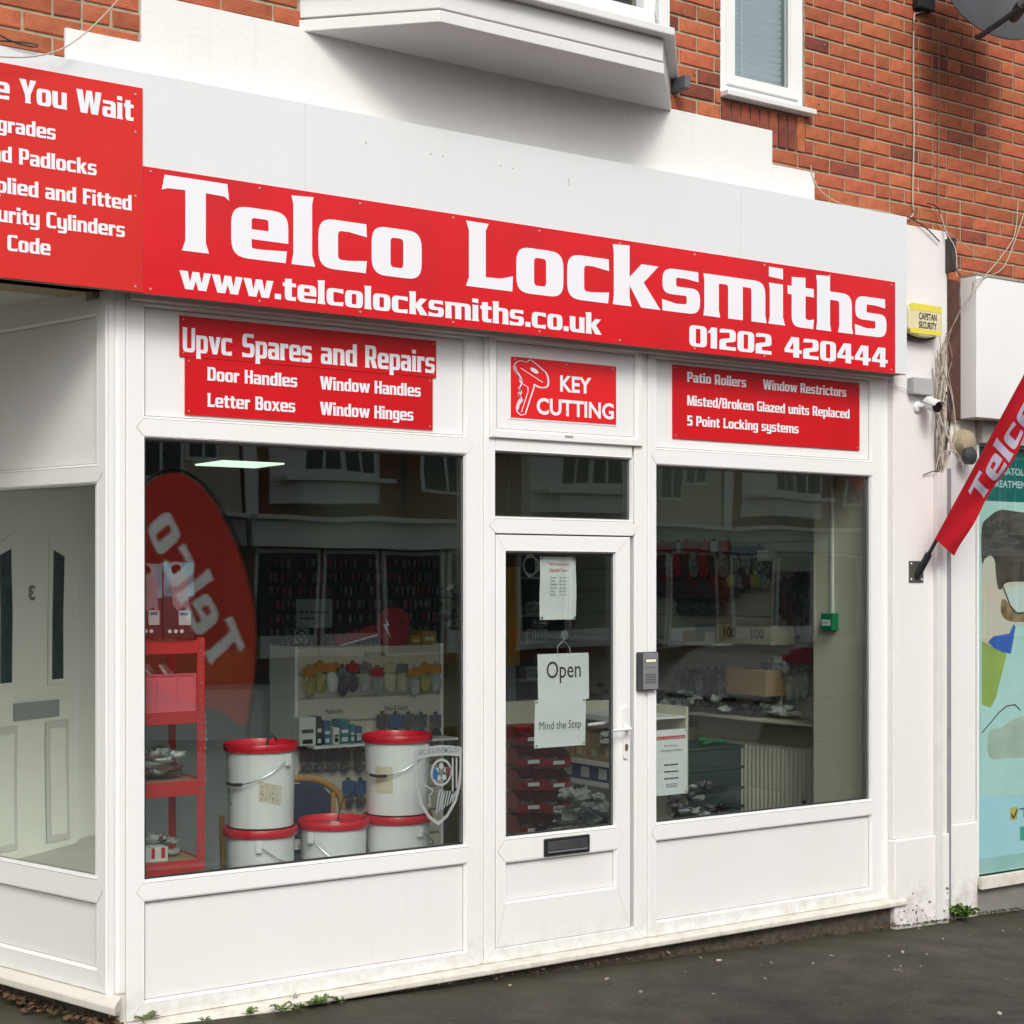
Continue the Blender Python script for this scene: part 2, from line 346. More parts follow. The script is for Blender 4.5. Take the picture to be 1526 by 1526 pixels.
def btext(mb, t, fn, size, bold=0.0, x0=None, x1=None, align='LEFT'):
    """built-in sans lettering, mapped by fn"""
    cu = bpy.data.curves.new('lettering', 'FONT'); cu.body = t; cu.size = size; cu.offset = bold*size; cu.resolution_u = 3; cu.align_x = align
    o = bpy.data.objects.new('lettering', cu); COL.objects.link(o)
    dg = bpy.context.evaluated_depsgraph_get(); me = bpy.data.meshes.new_from_object(o.evaluated_get(dg))
    vs = [v.co.copy() for v in me.vertices]; fs = [tuple(p.vertices) for p in me.polygons]
    bpy.data.objects.remove(o); bpy.data.curves.remove(cu); bpy.data.meshes.remove(me)
    if not vs: return mb
    if x0 is not None:
        a = min(v.x for v in vs); b = max(v.x for v in vs); s = (x1-x0)/(b-a)
        for v in vs: v.x = x0+(v.x-a)*s
    return mb.add([fn(v.x, v.y) for v in vs], fs)
def onY(Y, ox=0, oz=0): return lambda u, v: Vector((ox+u, Y, oz+v))
# ================================================================ ground
TARMAC = mat('tarmac', (.080, .070, .057), .9, col2=(.050, .045, .037), scale=4.5, bump=1.0, bscale=90, spec=.25)
n_ = TARMAC.node_tree; b_ = n_.nodes['Principled BSDF']
vo = n_.nodes.new('ShaderNodeTexVoronoi'); vo.inputs['Scale'].default_value = 85; tc_ = n_.nodes.new('ShaderNodeTexCoord'); n_.links.new(tc_.outputs['Object'], vo.inputs[0])
rr_ = n_.nodes.new('ShaderNodeValToRGB'); rr_.color_ramp.elements[0].position = .0; rr_.color_ramp.elements[0].color = (1, 1, 1, 1); rr_.color_ramp.elements[1].position = .42; rr_.color_ramp.elements[1].color = (0, 0, 0, 1)
n_.links.new(vo.outputs['Distance'], rr_.inputs[0])
wn_ = n_.nodes.new('ShaderNodeTexWhiteNoise'); n_.links.new(vo.outputs['Position'], wn_.inputs[0])
gt_ = n_.nodes.new('ShaderNodeMath'); gt_.operation = 'GREATER_THAN'; gt_.inputs[1].default_value = .90; n_.links.new(wn_.outputs[0], gt_.inputs[0])
ml_ = n_.nodes.new('ShaderNodeMath'); ml_.operation = 'MULTIPLY'; n_.links.new(rr_.outputs[0], ml_.inputs[0]); n_.links.new(gt_.outputs[0], ml_.inputs[1])
mx_ = n_.nodes.new('ShaderNodeMix'); mx_.data_type = 'RGBA'; mx_.inputs[7].default_value = (.22, .21, .185, 1)
old = b_.inputs['Base Color'].links[0].from_socket; n_.links.new(old, mx_.inputs[6]); n_.links.new(ml_.outputs[0], mx_.inputs[0]); n_.links.new(mx_.outputs[2], b_.inputs['Base Color'])
def stain(scale, lo, hi, amt, colr, near=False):
    cur = b_.inputs['Base Color'].links[0].from_socket
    n1 = n_.nodes.new('ShaderNodeTexNoise'); n1.inputs['Scale'].default_value = scale; n1.inputs['Detail'].default_value = 7; n1.inputs['Roughness'].default_value = .6; n_.links.new(tc_.outputs['Object'], n1.inputs[0])
    m1 = n_.nodes.new('ShaderNodeMapRange'); m1.inputs[1].default_value = lo; m1.inputs[2].default_value = hi; m1.inputs[4].default_value = amt; n_.links.new(n1.outputs[0], m1.inputs[0]); f_ = m1.outputs[0]
    if near:
        sp = n_.nodes.new('ShaderNodeSeparateXYZ'); n_.links.new(tc_.outputs['Object'], sp.inputs[0])
        m2 = n_.nodes.new('ShaderNodeMapRange'); m2.inputs[1].default_value = -.55; m2.inputs[2].default_value = -.05; n_.links.new(sp.outputs[1], m2.inputs[0])
        mm = n_.nodes.new('ShaderNodeMath'); mm.operation = 'MULTIPLY'; n_.links.new(f_, mm.inputs[0]); n_.links.new(m2.outputs[0], mm.inputs[1]); f_ = mm.outputs[0]
    x_ = n_.nodes.new('ShaderNodeMix'); x_.data_type = 'RGBA'; x_.inputs[7].default_value = (*colr, 1); n_.links.new(cur, x_.inputs[6]); n_.links.new(f_, x_.inputs[0]); n_.links.new(x_.outputs[2], b_.inputs['Base Color'])
stain(1.1, .48, .62, .45, (.035, .033, .030)); stain(26, .60, .70, .55, (.12, .11, .095)); stain(5, .30, .60, .85, (.050, .046, .022), True); stain(60, .64, .72, .8, (.16, .15, .13))
ASPH = mat('road_asphalt', (.05, .05, .05), .9, var=.3, scale=5, bump=.6, bscale=120)
KERB = mat('kerb_stone', (.26, .25, .24), .8, var=.3, scale=12, bump=.4, bscale=60)
g = MB()
xs = [-60, -6, -3, 0, 3, 6.5, 60]
for a, b in zip(xs[:-1], xs[1:]): g.add([(a, -3.6, ground(a)-.05), (b, -3.6, ground(b)-.05), (b, 2.9, ground(b)), (a, 2.9, ground(a))], [(0, 1, 2, 3)])
struct(g, 'pavement', TARMAC, origin=(0, 0, 0))
def gk(x): return ground(x)-.05
k = MB()
for a, b in zip(xs[:-1], xs[1:]):
    k.add([(a, -3.6, gk(a)+.003), (b, -3.6, gk(b)+.003), (b, -3.74, gk(b)+.003), (a, -3.74, gk(a)+.003), (a, -3.75, gk(a)-.12), (b, -3.75, gk(b)-.12)], [(0, 1, 2, 3), (3, 2, 5, 4)])
struct(k, 'kerb', KERB, origin=(0, 0, 0))
k = MB()
for a, b in zip(xs[:-1], xs[1:]):
    k.add([(a, -3.75, gk(a)-.12), (b, -3.75, gk(b)-.12), (b, -12.5, gk(b)-.12), (a, -12.5, gk(a)-.12)], [(0, 1, 2, 3)])
    k.add([(a, -12.5, gk(a)-.12), (b, -12.5, gk(b)-.12), (b, -12.5, gk(b)), (a, -12.5, gk(a))], [(0, 1, 2, 3)])
struct(k, 'road', ASPH, origin=(0, 0, 0))
k = MB()
for a, b in zip(xs[:-1], xs[1:]): k.add([(a, -12.5, gk(a)), (b, -12.5, gk(b)), (b, -60, gk(b)), (a, -60, gk(a))], [(0, 1, 2, 3)])
struct(k, 'far_pavement', ASPH, origin=(0, 0, 0))
# far ground all round to the horizon, just below the sheets above
struct(MB().add([(-400, -400, -.45), (400, -400, -.45), (400, 400, -.45), (-400, 400, -.45)], [(0, 1, 2, 3)]), 'ground', ASPH, origin=(0, 0, 0))

# ================================================================ brick building: walls, render band, piers
bld = thing('brick_building', 'red brick terrace building over the shop, with a white stepped render band and white piers', 'building', (0, 0, 0))
MORTAR = mat('mortar', (.44, .35, .24), .95, var=.25, scale=30, bump=.5, bscale=90)
BRICKM = mat('red_brick', (.46, .130, .054), .85, col2=(.33, .080, .034), scale=16, bump=.9, bscale=110, objrand=.20)
BRICKD = mat('dark_brick', (.27, .062, .032), .85, col2=(.15, .040, .026), scale=18, bump=.9, bscale=110, objrand=.3)
UW = dict(x0=3.095, x1=3.695, z0=zr(2.47), z1=6.0)       # small upper window opening
BAY = dict(x0=.69, x1=2.76)
ZT = 5.75
cs_ = [(-6.5, BAY['x0']+.02), (BAY['x0']+.02, BAY['x1']-.02), (BAY['x1']-.02, UW['x0']), (UW['x0'], UW['x1']), (UW['x1'], 12)]
wall = MB()
wall.box(-6.5, BAY['x0']+.05, .010, .25, zr(1.15), ZT)
wall.box(BAY['x0']+.05, BAY['x1']-.05, .010, .25, zr(1.15), zr(2.36))
wall.box(BAY['x1']-.05, UW['x0'], .010, .25, zr(1.15), ZT)
wall.box(UW['x0'], UW['x1'], .010, .25, zr(1.15), UW['z0'])
wall.box(UW['x1'], 12, .010, .25, zr(1.15), ZT)
wallo = wall.build('brick_wall', MORTAR, bld)
BW, BH, CO, PI = .2235, .0655, .0795, .2365
def brick_mesh(name, w, h, m, seed):
    rn = random.Random(seed); c = .004; j = lambda: rn.uniform(-.0018, .0018)
    v = [(-w/2+j(), 0, -h/2+j()), (w/2+j(), 0, -h/2+j()), (w/2+j(), 0, h/2+j()), (-w/2+j(), 0, h/2+j())]
    f = [(x*(1-2*c/w), -.008, z*(1-2*c/h)) for x, y, z in v]
    me = bpy.data.meshes.new(name); me.from_pydata(v+[(x, -.0055, z) for x, y, z in v]+f, [], [(8,9,10,11)]+[(4+i, 4+(i+1) % 4, 8+(i+1) % 4, 8+i) for i in range(4)]+[(i, (i+1) % 4, 4+(i+1) % 4, 4+i) for i in range(4)])
    me.update(); me.materials.append(m); return me
variants = [brick_mesh('brick', BW, BH, BRICKM, i) for i in range(5)]
darkv = [brick_mesh('brick', BW, BH, BRICKD, i+20) for i in range(2)]
halfv = [brick_mesh('brick', .106, BH, BRICKM, i+40) for i in range(3)]
halfd = [brick_mesh('brick', .106, BH, BRICKD, i+60) for i in range(2)]
def covered(a, b, z):
    r0, r1 = z-ZE, z-ZE+BH
    if r1 < 1.98 and b < 4.79: return True
    if a > 4.94 and r1 < 1.73: return True
    if b < 4.93 and a > 4.7 and r1 < 1.745: return True
    if a > 4.6 and b < 4.93 and r1 < 1.745: return True
    if a > -.018 and b < 3.435 and r1 < 2.345: return True
    if a > -.328 and b < 3.744 and r1 < 2.145: return True
    return False
def inopening(xa, xb, z):
    r = z-ZE
    if xb > BAY['x0']+.03 and xa < BAY['x1']-.03 and r > 2.33: return True
    if xb > UW['x0'] and xa < UW['x1'] and r > 2.29: return True
    return False
cand = []; row = 0; z = zr(1.165)
while z < ZT:
    x = -6.4-(PI/2 if row % 2 else 0)
    while x < 11.8:
        segs = [(x, x+BW)]
        # clip bricks at the openings
        out = []
        for a, b in segs:
            for lo, hi, cond in ((BAY['x0']+.03, BAY['x1']-.03, z-ZE > 2.33), (UW['x0'], UW['x1'], z+BH-ZE > 2.318)):
                if cond and b > lo and a < hi:
                    if a < lo-.03: b = lo-.003
                    elif b > hi+.03: a = hi+.003
                    else: a = b = 0
            if b-a > .03: out.append((a, b))
        for a, b in out:
            # a header pair now and then
            if b-a > .22 and (int(a*7.3)+row*5) % 9 == 0: out2 = [(a, a+.106), (a+.118, b)]
            else: out2 = [(a, b)]
            for p, q in out2:
                cx = (p+q)/2
                if not covered(p, q, z): cand.append((p, q, z+BH/2, row))
        x += PI
    z += CO; row += 1
vis = []; hid = []
for c in cand:
    px, py, Z = proj((c[0]+c[1])/2, 0, c[2])
    (vis if Z > .5 and -25 < px < W+25 and -16 < py < W else hid).append((Z, c))
vis.sort(key=lambda t: t[0])
hid += vis[288:]; vis = vis[:288]
rb = random.Random(3)
for Z, (a, b, z, row) in vis:
    w = b-a; dk = rb.random() < .09
    if w < .15: me = rb.choice(halfd if dk else halfv); s = w/.106
    else: me = rb.choice(darkv if dk else variants); s = w/BW
    o = bpy.data.objects.new('brick', me); COL.objects.link(o); o.parent = wallo
    o.location = Vector(((a+b)/2, .010+rb.uniform(-.0015, .0015), z)); o.rotation_euler = (rb.uniform(-.012, .012), 0, rb.uniform(-.008, .008))
    o.scale = (s, 1, 1)
rest = MB()
for Z, (a, b, z, row) in hid:
    rest.box(a, b, .0, .012, z-BH/2, z+BH/2)
rest.build('brick_courses', BRICKM, wallo, kind='stuff')
# soldier course under the small window, darker bricks on end
nb = 9; ww = (UW['x1']-UW['x0'])/nb
for i in range(nb):
    m = MB(); w = ww/2-.005
    m.box(-w, w, -.012, 0, -.090, .090)
    o = m.build('brick', BRICKD if i < nb-1 else BRICKM, wallo, local=True, bevel=.003); o.location = (UW['x0']+ww*(i+.5), .011, zr(2.367))
    o.rotation_euler = (0, rb.uniform(-.01, .01), 0)
# holes, fixings and pale spots on the bricks are in the render: a few drilled holes
hm = MB()
for px, py in ((1018, 18), (1035, 110), (1311, 140), (1295, 127), (1228, 67), (1220, 154), (1255, 282), (1313, 130), (1345, 290), (1517, 393)):
    p = atY(px, py, 0); hm.lathe([(.004, 0), (.0065, .002)], (p.x, -.0025, p.z), 8, Matrix.Rotation(R(90), 4, 'X'))
hm.build('drill_hole', SEAM, wallo)
# stepped render band
rp = [(-6.5, zr(1.15)), (4.30, zr(1.15)), (4.30, zr(1.98)), (4.10, zr(1.98)), (3.747, zr(1.98)), (3.747, zr(2.174)), (3.438, zr(2.174)), (3.438, zr(2.349)), (-.021, zr(2.349)), (-.021, zr(2.150)), (-.331, zr(2.150)), (-.331, zr(1.985)), (-6.5, zr(1.985))]
MB().prism(rp, -.016, .009).build('render_band', RENDER, bld, bevel=.003)
# piers
pr = bld
MB().box(4.343, 4.790, -.03, .20, zr(-.99)-.44, zr(1.985)).build('pier', PIER, bld, bevel=.006)
MB().box(4.338, 4.793, -.045, .20, -.1, zr(-1.43)).build('pier_plinth', PIER, bld, bevel=.010)
MB().box(4.836, 5.110, .03, .25, zr(-1.40), zr(.95)).build('pier', PIER, bld, bevel=.006)
MB().box(4.836, 5.114, .018, .25, -.12, zr(-1.40)).build('pier_plinth', PIER, bld, bevel=.008)
# brick slip seen between the two fascias
MB().box(4.80, 4.935, -.004, .25, zr(.93), zr(1.72)).build('brick_return', mat('sooty_brick', (.10, .045, .035), .9, var=.4, scale=14, bump=.6), bld)
# paint flakes and holes at the foot of the pier
fl = MB(); rf = random.Random(5)
for i in range(26):
    x = rf.uniform(4.36, 4.78); z = .03+rf.random()**2*.16; r = rf.uniform(.003, .011)
    pts = [(x+math.cos(t)*r*rf.uniform(.5, 1.6), z+math.sin(t)*r*rf.uniform(.5, 1.3)) for t in [k*1.05 for k in range(6)]]
    fl.prism(pts, -.0475, -.044)
fl.build('paint_flake', mat('bare_brick_patch', (.28, .22, .16), .9, var=.5, scale=40), bld, kind='stuff')

# ================================================================ window / frame builder (local x to the right, -y to the street)
def chevron(x0, x1, z0, z1, y, tip):
    zc = (z0+z1)/2
    return [(x0, z0), (x1, z0), (x1+tip, zc), (x1, z1), (x0, z1), (x0-tip, zc)], y
def inbead(mb, x0, x1, z0, z1, yo=0.0, b=.013):
    mb.ring(x0-b, x1+b, z0-b, z1+b, [(0, yo), (.003, yo-.001), (b*.55, yo+.004), (b, yo+.020), (b, yo+.030)])
def frame(root, X0_, X1_, Z0_, Z1_, openings, tips=(.03, .03), yo=0.0, dep=.07, seam=True, m=UPVC):
    """openings: list of (kind, x0, x1, z0, z1) from top to bottom"""
    b = .013; ox0, ox1 = openings[0][1]-b, openings[0][2]+b
    top = openings[0][4]+b; bot = openings[-1][3]-b
    f = MB(); f.ring(X0_, X1_, Z0_, Z1_, [(0, yo+dep), (0, yo+.003), (.003, yo)])
    f.add([], [])
    def quad(a, c, d, e): f.add([(p[0], yo, p[1]) for p in (a, c, d, e)], [(0, 1, 2, 3)])
    xi0, xi1, zi0, zi1 = X0_+.003, X1_-.003, Z0_+.003, Z1_-.003
    quad((xi0, zi0), (xi1, zi0), (ox1, bot), (ox0, bot)); quad((xi1, zi0), (xi1, zi1), (ox1, top), (ox1, bot))
    quad((xi1, zi1), (xi0, zi1), (ox0, top), (ox1, top)); quad((xi0, zi1), (xi0, zi0), (ox0, bot), (ox0, top))
    f.build('frame', m, root, local=True)
    bd = MB(); gk_ = MB()
    for kd, a, c, z0, z1 in openings:
        inbead(bd, a, c, z0, z1, yo)
        gk_.ring(a-.001, c+.001, z0-.001, z1+.001, [(0, yo+.0185), (.0055 if kd == 'glass' else .0022, yo+.0185)])
    bd.build('glazing_bead', m, root, local=True); gk_.build('gasket', GASKET if any(o[0] == 'glass' for o in openings) else SEAM, root, local=True)
    for (k1, a, c, zl, zh), (k2, a2, c2, zl2, zh2) in zip(openings[:-1], openings[1:]):
        t0, t1 = zh2+b, zl-b
        if t1-t0 > .3: continue
        pts, y = chevron(ox0, ox1, t0, t1, yo, tips[0])
        sp_, _ = chevron(ox0, ox1, t0-.0015, t1+.0015, yo, tips[0]+.0018)
        MB().prism(sp_, yo-.0008, yo+.02).build('transom_joint', SEAM, root, local=True)
        MB().prism(pts, yo-.0022, yo+.02).build('transom', m, root, local=True)
    if seam:
        s = MB(); w = .0011
        for (ax, az), (bx, bz) in (((xi0, zi0), (ox0, bot)), ((xi1, zi0), (ox1, bot)), ((xi0, zi1), (ox0, top)), ((xi1, zi1), (ox1, top))):
            d = Vector((bx-ax, bz-az)).normalized(); q = Vector((-d.y, d.x))*w/2
            s.add([(ax+q.x, yo-.0006, az+q.y), (ax-q.x, yo-.0006, az-q.y), (bx-q.x, yo-.0006, bz-q.y), (bx+q.x, yo-.0006, bz+q.y)], [(0, 1, 2, 3)])
        s.build('mitre_joint', mat('mitre_line', (.36, .35, .33), .8), root, local=True)
    for kd, a, c, z0, z1 in openings:
        if kd == 'panel':
            MB().box(a-.005, c+.005, yo+.020, yo+.045, z0-.005, z1+.005).build('panel', PANEL, root, local=True)
        elif kd in ('glass', 'film'):
            mg = GLASS if kd == 'glass' else GLASSF
            MB().box(a-.006, c+.006, yo+.024, yo+.028, z0-.006, z1+.006).build('glass_pane', mg, root, local=True)
            if kd == 'glass':
                MB().box(a-.006, c+.006, yo+.044, yo+.048, z0-.006, z1+.006).build('glass_pane', mg, root, local=True)
                sp = MB(); sp.ring(a-.006, c+.006, z0-.006, z1+.006, [(.0, yo+.029), (.011, yo+.029), (.011, yo+.043), (0, yo+.043)])
                sp.build('spacer_bar', mat('spacer_bar', (.30, .31, .32), .35, metal=1), root, local=True)
ZB, ZTp = zr(-1.757), zr(1.17)
wl = thing('shop_window', 'large left hand shop window in white frames, with buckets and red shelving behind the glass', 'window', (0, 0, 0))
frame(wl, -.078, 1.615, ZB, ZTp, [('panel', .006, 1.533, zr(.664), zr(1.10)), ('glass', .006, 1.533, zr(-1.198), zr(.570)), ('panel', .006, 1.533, zr(-1.682), zr(-1.292))], (.028, .032))
wr = thing('shop_window', 'right hand shop window in white frames between the glazed door and the white pier', 'window', (0, 0, 0))
frame(wr, 2.612, 4.278, ZB, ZTp, [('panel', 2.672, 4.196, zr(.664), zr(1.10)), ('glass', 2.672, 4.196, zr(-1.196), zr(.570)), ('panel', 2.672, 4.196, zr(-1.682), zr(-1.292))], (.026, .036))
# coupling strips and end trims
for a, b, y in ((1.6165, 1.6375, .008), (2.5885, 2.6105, .008)):
    MB().box(a, b, y, .07, ZB+.002, ZTp).build('coupling_strip', UPVC, wl if a < 2 else wr, bevel=.003)
MB().box(4.2795, 4.342, .010, .08, ZB, ZTp).build('end_trim', UPVC, wr, bevel=.004)
# -------- door
dr = thing('shop_door', 'white glazed shop door with a black letter plate and notices taped inside the glass', 'door', (1.639, 0, ZB))
def B(mb, name, m, par=dr, **k): return mb.build(name, m, par, **k)
dfr = thing('door_frame', 'white door frame with a narrow glazed toplight and a fanlight above the shop door', 'door frame', (0, 0, 0))
f = MB()
f.ring(1.639, 2.587, ZB, ZTp, [(0, .07), (0, .003), (.003, 0), (.058, 0), (.062, .004), (.062, .06)])
f.build('frame', UPVC, dfr)
# toplight
tf = MB(); inbead(tf, 1.706, 2.505, zr(.301), zr(.594))
b = .013
tf.box(1.701, 2.51, .0005, .06, zr(.594)+b, zr(.664)); tf.build('glazing_bead', UPVC, dfr)
MB().ring(1.705, 2.506, zr(.300), zr(.595), [(0, .0185), (.006, .0185)]).build('gasket', GASKET, dfr)
for y in (.024, .044): MB().box(1.700, 2.511, y, y+.004, zr(.295), zr(.600)).build('glass_pane', GLASS, dfr)
pts, _ = chevron(1.701, 2.51, zr(.222), zr(.301)-b, 0, .034); sp_, _ = chevron(1.701, 2.51, zr(.2205), zr(.301)-b+.0015, 0, .036)
MB().prism(sp_, -.0008, .055).build('transom_joint', SEAM, dfr); MB().prism(pts, -.0025, .055).build('transom', UPVC, dfr)
# fanlight sash with the sign panel
fs = MB(); fs.ring(1.662, 2.565, zr(.660), zr(1.150), [(0, -.0002), (0, -.014), (.004, -.018), (.031, -.018), (.036, -.012), (.044, .0)])
fs.build('fanlight_sash', UPVC, dfr)
MB().ring(1.7055, 2.5215, zr(.7035), zr(1.1065), [(0, -.001), (.0022, -.001)]).build('gasket', SEAM, dfr)
MB().box(1.70, 2.527, .0, .03, zr(.70), zr(1.11)).build('panel', PANEL, dfr)
MB().box(2.085, 2.135, -.0215, -.017, zr(.681), zr(.692)).build('vent_cover', mat('stained_plastic', (.45, .40, .34), .5), dfr, bevel=.002)
# leaf
lf = MB(); LZ0, LZ1 = zr(-1.6935), zr(.214)
b = .013
lf.ring(1.704, 2.500, LZ0, LZ1, [(0, .05), (0, .003), (.003, 0)])
def quads(mb, X0_, X1_, Z0_, Z1_, x0, x1, z0, z1, y):
    for q in (((X0_, Z0_), (X1_, Z0_), (x1, z0), (x0, z0)), ((X1_, Z0_), (X1_, Z1_), (x1, z1), (x1, z0)), ((X1_, Z1_), (X0_, Z1_), (x0, z1), (x1, z1)), ((X0_, Z1_), (X0_, Z0_), (x0, z0), (x0, z1))):
        mb.add([(p[0], y, p[1]) for p in q], [(0, 1, 2, 3)])
quads(lf, 1.707, 2.497, LZ0+.003, LZ1-.003, 1.766-b, 2.404+b, zr(-1.485)-b, zr(.132)+b, 0)
inbead(lf, 1.766, 2.404, zr(-1.186), zr(.132)); inbead(lf, 1.766, 2.404, zr(-1.485), zr(-1.312))
B(lf, 'leaf_frame', UPVC)
gg = MB(); gg.ring(1.765, 2.405, zr(-1.187), zr(.133), [(0, .0185), (.006, .0185)])
B(gg, 'gasket', GASKET); B(MB().ring(1.765, 2.405, zr(-1.486), zr(-1.311), [(0, .0185), (.0022, .0185)]), 'panel_gasket', SEAM)
B(MB().box(1.76, 2.41, .020, .045, zr(-1.49), zr(-1.306)), 'panel', PANEL)
for y in (.024, .044): B(MB().box(1.76, 2.41, y, y+.004, zr(-1.192), zr(.138)), 'glass_pane', GLASS)
B(MB().ring(1.760, 2.410, zr(-1.192), zr(.138), [(0, .029), (.011, .029), (.011, .043), (0, .043)]), 'spacer_bar', MATS['spacer_bar'])
pts, _ = chevron(1.753, 2.417, zr(-1.298), zr(-1.200), 0, .04); sp_, _ = chevron(1.753, 2.417, zr(-1.2995), zr(-1.1985), 0, .042)
B(MB().prism(sp_, -.0008, .02), 'transom_joint', SEAM); B(MB().prism(pts, -.0025, .02), 'transom', UPVC)
sm = MB()
for (ax, az), (bx, bz) in (((1.707, LZ0+.003), (1.753, zr(-1.485)-b)), ((2.497, LZ0+.003), (2.417, zr(-1.485)-b)), ((1.707, LZ1-.003), (1.753, zr(.132)+b)), ((2.497, LZ1-.003), (2.417, zr(.132)+b)), ((1.642, ZB+.003), (1.701, LZ0)), ((2.584, ZB+.003), (2.52, LZ0))):
    d = Vector((bx-ax, bz-az)).normalized(); q = Vector((-d.y, d.x))*.0006
    sm.add([(ax+q.x, -.0006, az+q.y), (ax-q.x, -.0006, az-q.y), (bx-q.x, -.0006, bz-q.y), (bx+q.x, -.0006, bz+q.y)], [(0, 1, 2, 3)])
B(sm, 'mitre_joint', MATS['mitre_line'])
# leaf shadow gap
B(MB().ring(1.7005, 2.5035, LZ0-.0035, LZ1+.0035, [(0, .0062), (.0035, .0062)]), 'shadow_gap', SEAM)
# letter plate
a = atY(809, 1252); c = atY(877, 1268); lz0, lz1 = zr(-1.296), zr(-1.212)
lp = B(MB().box(a.x, c.x, -.014, -.0026, lz0, lz1), 'letter_plate', BLACK, bevel=.006)
B(MB().box(a.x+.016, c.x-.016, -.0185, -.013, lz0+.018, lz1-.014), 'letter_flap', DARK, lp, bevel=.004)
B(MB().box(a.x+.018, c.x-.018, -.021, -.017, lz0+.016, lz0+.022), 'flap_lip', mat('brushed_edge', (.35, .36, .38), .35, metal=.6), lp, bevel=.001)
# handle: back plate, lever, cylinder
hx = atY(931, 1090).x; ht = atY(931, 1052).z; hb = atY(931, 1131).z
def plate_pts(x, w, z0, z1):
    p = []
    for k in range(9): t = math.pi*k/8; p.append((x+w*math.cos(t), z1-w+w*math.sin(t)))
    for k in range(9): t = math.pi+math.pi*k/8; p.append((x+w*math.cos(t), z0+w+w*math.sin(t)))
    return p
hp = B(MB().prism(plate_pts(hx, .016, hb, ht), -.012, -.0005), 'handle_plate', WHITEPL, bevel=.003)
lzh = atY(931, 1085).z
B(MB().tube([(hx, -.011, lzh), (hx, -.045, lzh), (hx-.008, -.052, lzh), (hx-.03, -.054, lzh), (hx-.115, -.054, lzh-.002)], .0095, 10, r2=.0075), 'lever', WHITEPL, hp, smooth=True)
B(MB().tube([(hx, -.0115, lzh), (hx, -.02, lzh)], .014, 14), 'lever_rose', WHITEPL, hp, smooth=True)
cz = atY(935, 1113).z
cyp = plate_pts(hx, .0085, cz-.017, cz+.017)
B(MB().prism(cyp, -.016, -.011), 'lock_cylinder', mat('brass_worn', (.40, .33, .24), .35, metal=.8), hp)
B(MB().box(hx-.0014, hx+.0014, -.0168, -.0155, cz+.002, cz+.012), 'keyhole', BLACK, hp)
# inside lever seen through the glass
B(MB().tube([(hx-.01, .052, lzh+.02), (hx-.01, .10, lzh+.02), (hx-.03, .105, lzh+.02), (hx-.145, .105, lzh+.015)], .011, 10, r2=.008), 'inner_lever', WHITEPL, smooth=True)
# -------- sill under the whole front
s = thing('door_sill', 'long white plastic sill running under the shop windows and door', 'sill', (0, 0, 0))
m_ = MB(); m_.add([], [])
pf = [(-.062, ZB-.036), (-.066, ZB-.030), (-.066, ZB-.012), (-.060, ZB-.006), (.02, ZB-.0005), (.02, ZB-.036)]
for xa, xb in ((.62, 4.418),):
    n = len(pf); v = [(xa, y, z) for y, z in pf]+[(xb, y, z) for y, z in pf]
    m_.add(v, [tuple(range(n)), tuple(range(2*n-1, n-1, -1))]+[(i, i+n, (i+1) % n+n, (i+1) % n) for i in range(n)])
m_.build('sill_board', SILL, s, bevel=.002)
m_ = MB(); v = []
for x_, yf in ((-.095, -.040), (.62, -.064)):
    v += [(x_, .02, ZB-.0005), (x_, yf+.01, ZB-.010), (x_, yf, ZB-.03), (x_, yf-.004, .02), (x_, .02, .02)]
m_.add(v, [(0,1,6,5), (1,2,7,6), (2,3,8,7), (3,4,9,8), (4,3,2,1,0), (5,6,7,8,9)])
m_.build('plinth_front', SILL, s)
MB().box(.62, 4.36, -.012, .06, -.1, ZB-.036).build('base_wall', mat('dark_footing', (.09, .075, .055), .95, var=.5, scale=25, bump=.6), s)
# -------- corner post
ZBs = zr(-1.634)
cp = thing('corner_post', 'white rounded corner post between the left shop window and the side window', 'post', (-.14, .03, ZB))
MB().prismz([(-.0795, -.001), (-.0795, .07), (-.17, .10), (-.155, .012), (-.148, -.004), (-.128, -.002), (-.122, .006), (-.116, .006), (-.110, -.004), (-.086, -.004)], ZBs-.004, ZTp).build('post', UPVC, cp, bevel=.003)
MB().box(-.150, -.0805, .002, .07, .02, ZBs-.0045).build('post_foot', SILL, cp)
# -------- side window along the lobby
ex, ey = -.2634, .9647
rx, ry = -.158, .004
side = thing('side_window', 'white framed side window of the shop turning into the entrance lobby on the left', 'window', (rx, ry, 0), math.atan2(-ey, -ex))
def atR(px, py):
    dx, dy = ray(px)          # cam + t*(dx,dy) = (rx,ry) + s*(ex,ey)
    det = dx*(-ey)+ex*dy; bx, by = rx+X0, ry+D
    t = (bx*(-ey)+ex*by)/det; s_ = (dx*by-dy*bx)/det
    return -s_, ZE+(HY-py)*t
xe, zg0 = atR(142.5, 1306); _, zg1 = atR(142.5, 722.5); _, zp0 = atR(142, 690); _, zp1 = atR(142, 471); _, zq1 = atR(142, 1349); _, zq0 = atR(142, 1443)
SL = 1.75
frame(side, -SL, -.004, ZBs, ZTp, [('panel', -SL+.08, xe, zp0, zp1), ('film', -SL+.08, xe, zg0, zg1), ('panel', -SL+.08, xe, zq0, zq1)], (.03, .026))
pf2 = [(-.058, ZBs-.052), (-.062, ZBs-.048), (-.062, ZBs-.022), (-.056, ZBs-.014), (.02, ZBs-.0005), (.02, ZBs-.052)]
m_ = MB(); n = len(pf2); v = [(-SL, y, z) for y, z in pf2]+[(.085+(-y)*.8, y, z) for y, z in pf2]
m_.add(v, [tuple(range(n)), tuple(range(2*n-1, n-1, -1))]+[(i, i+n, (i+1) % n+n, (i+1) % n) for i in range(n)])
m_.build('sill_board', SILL, side, local=True, bevel=.002)
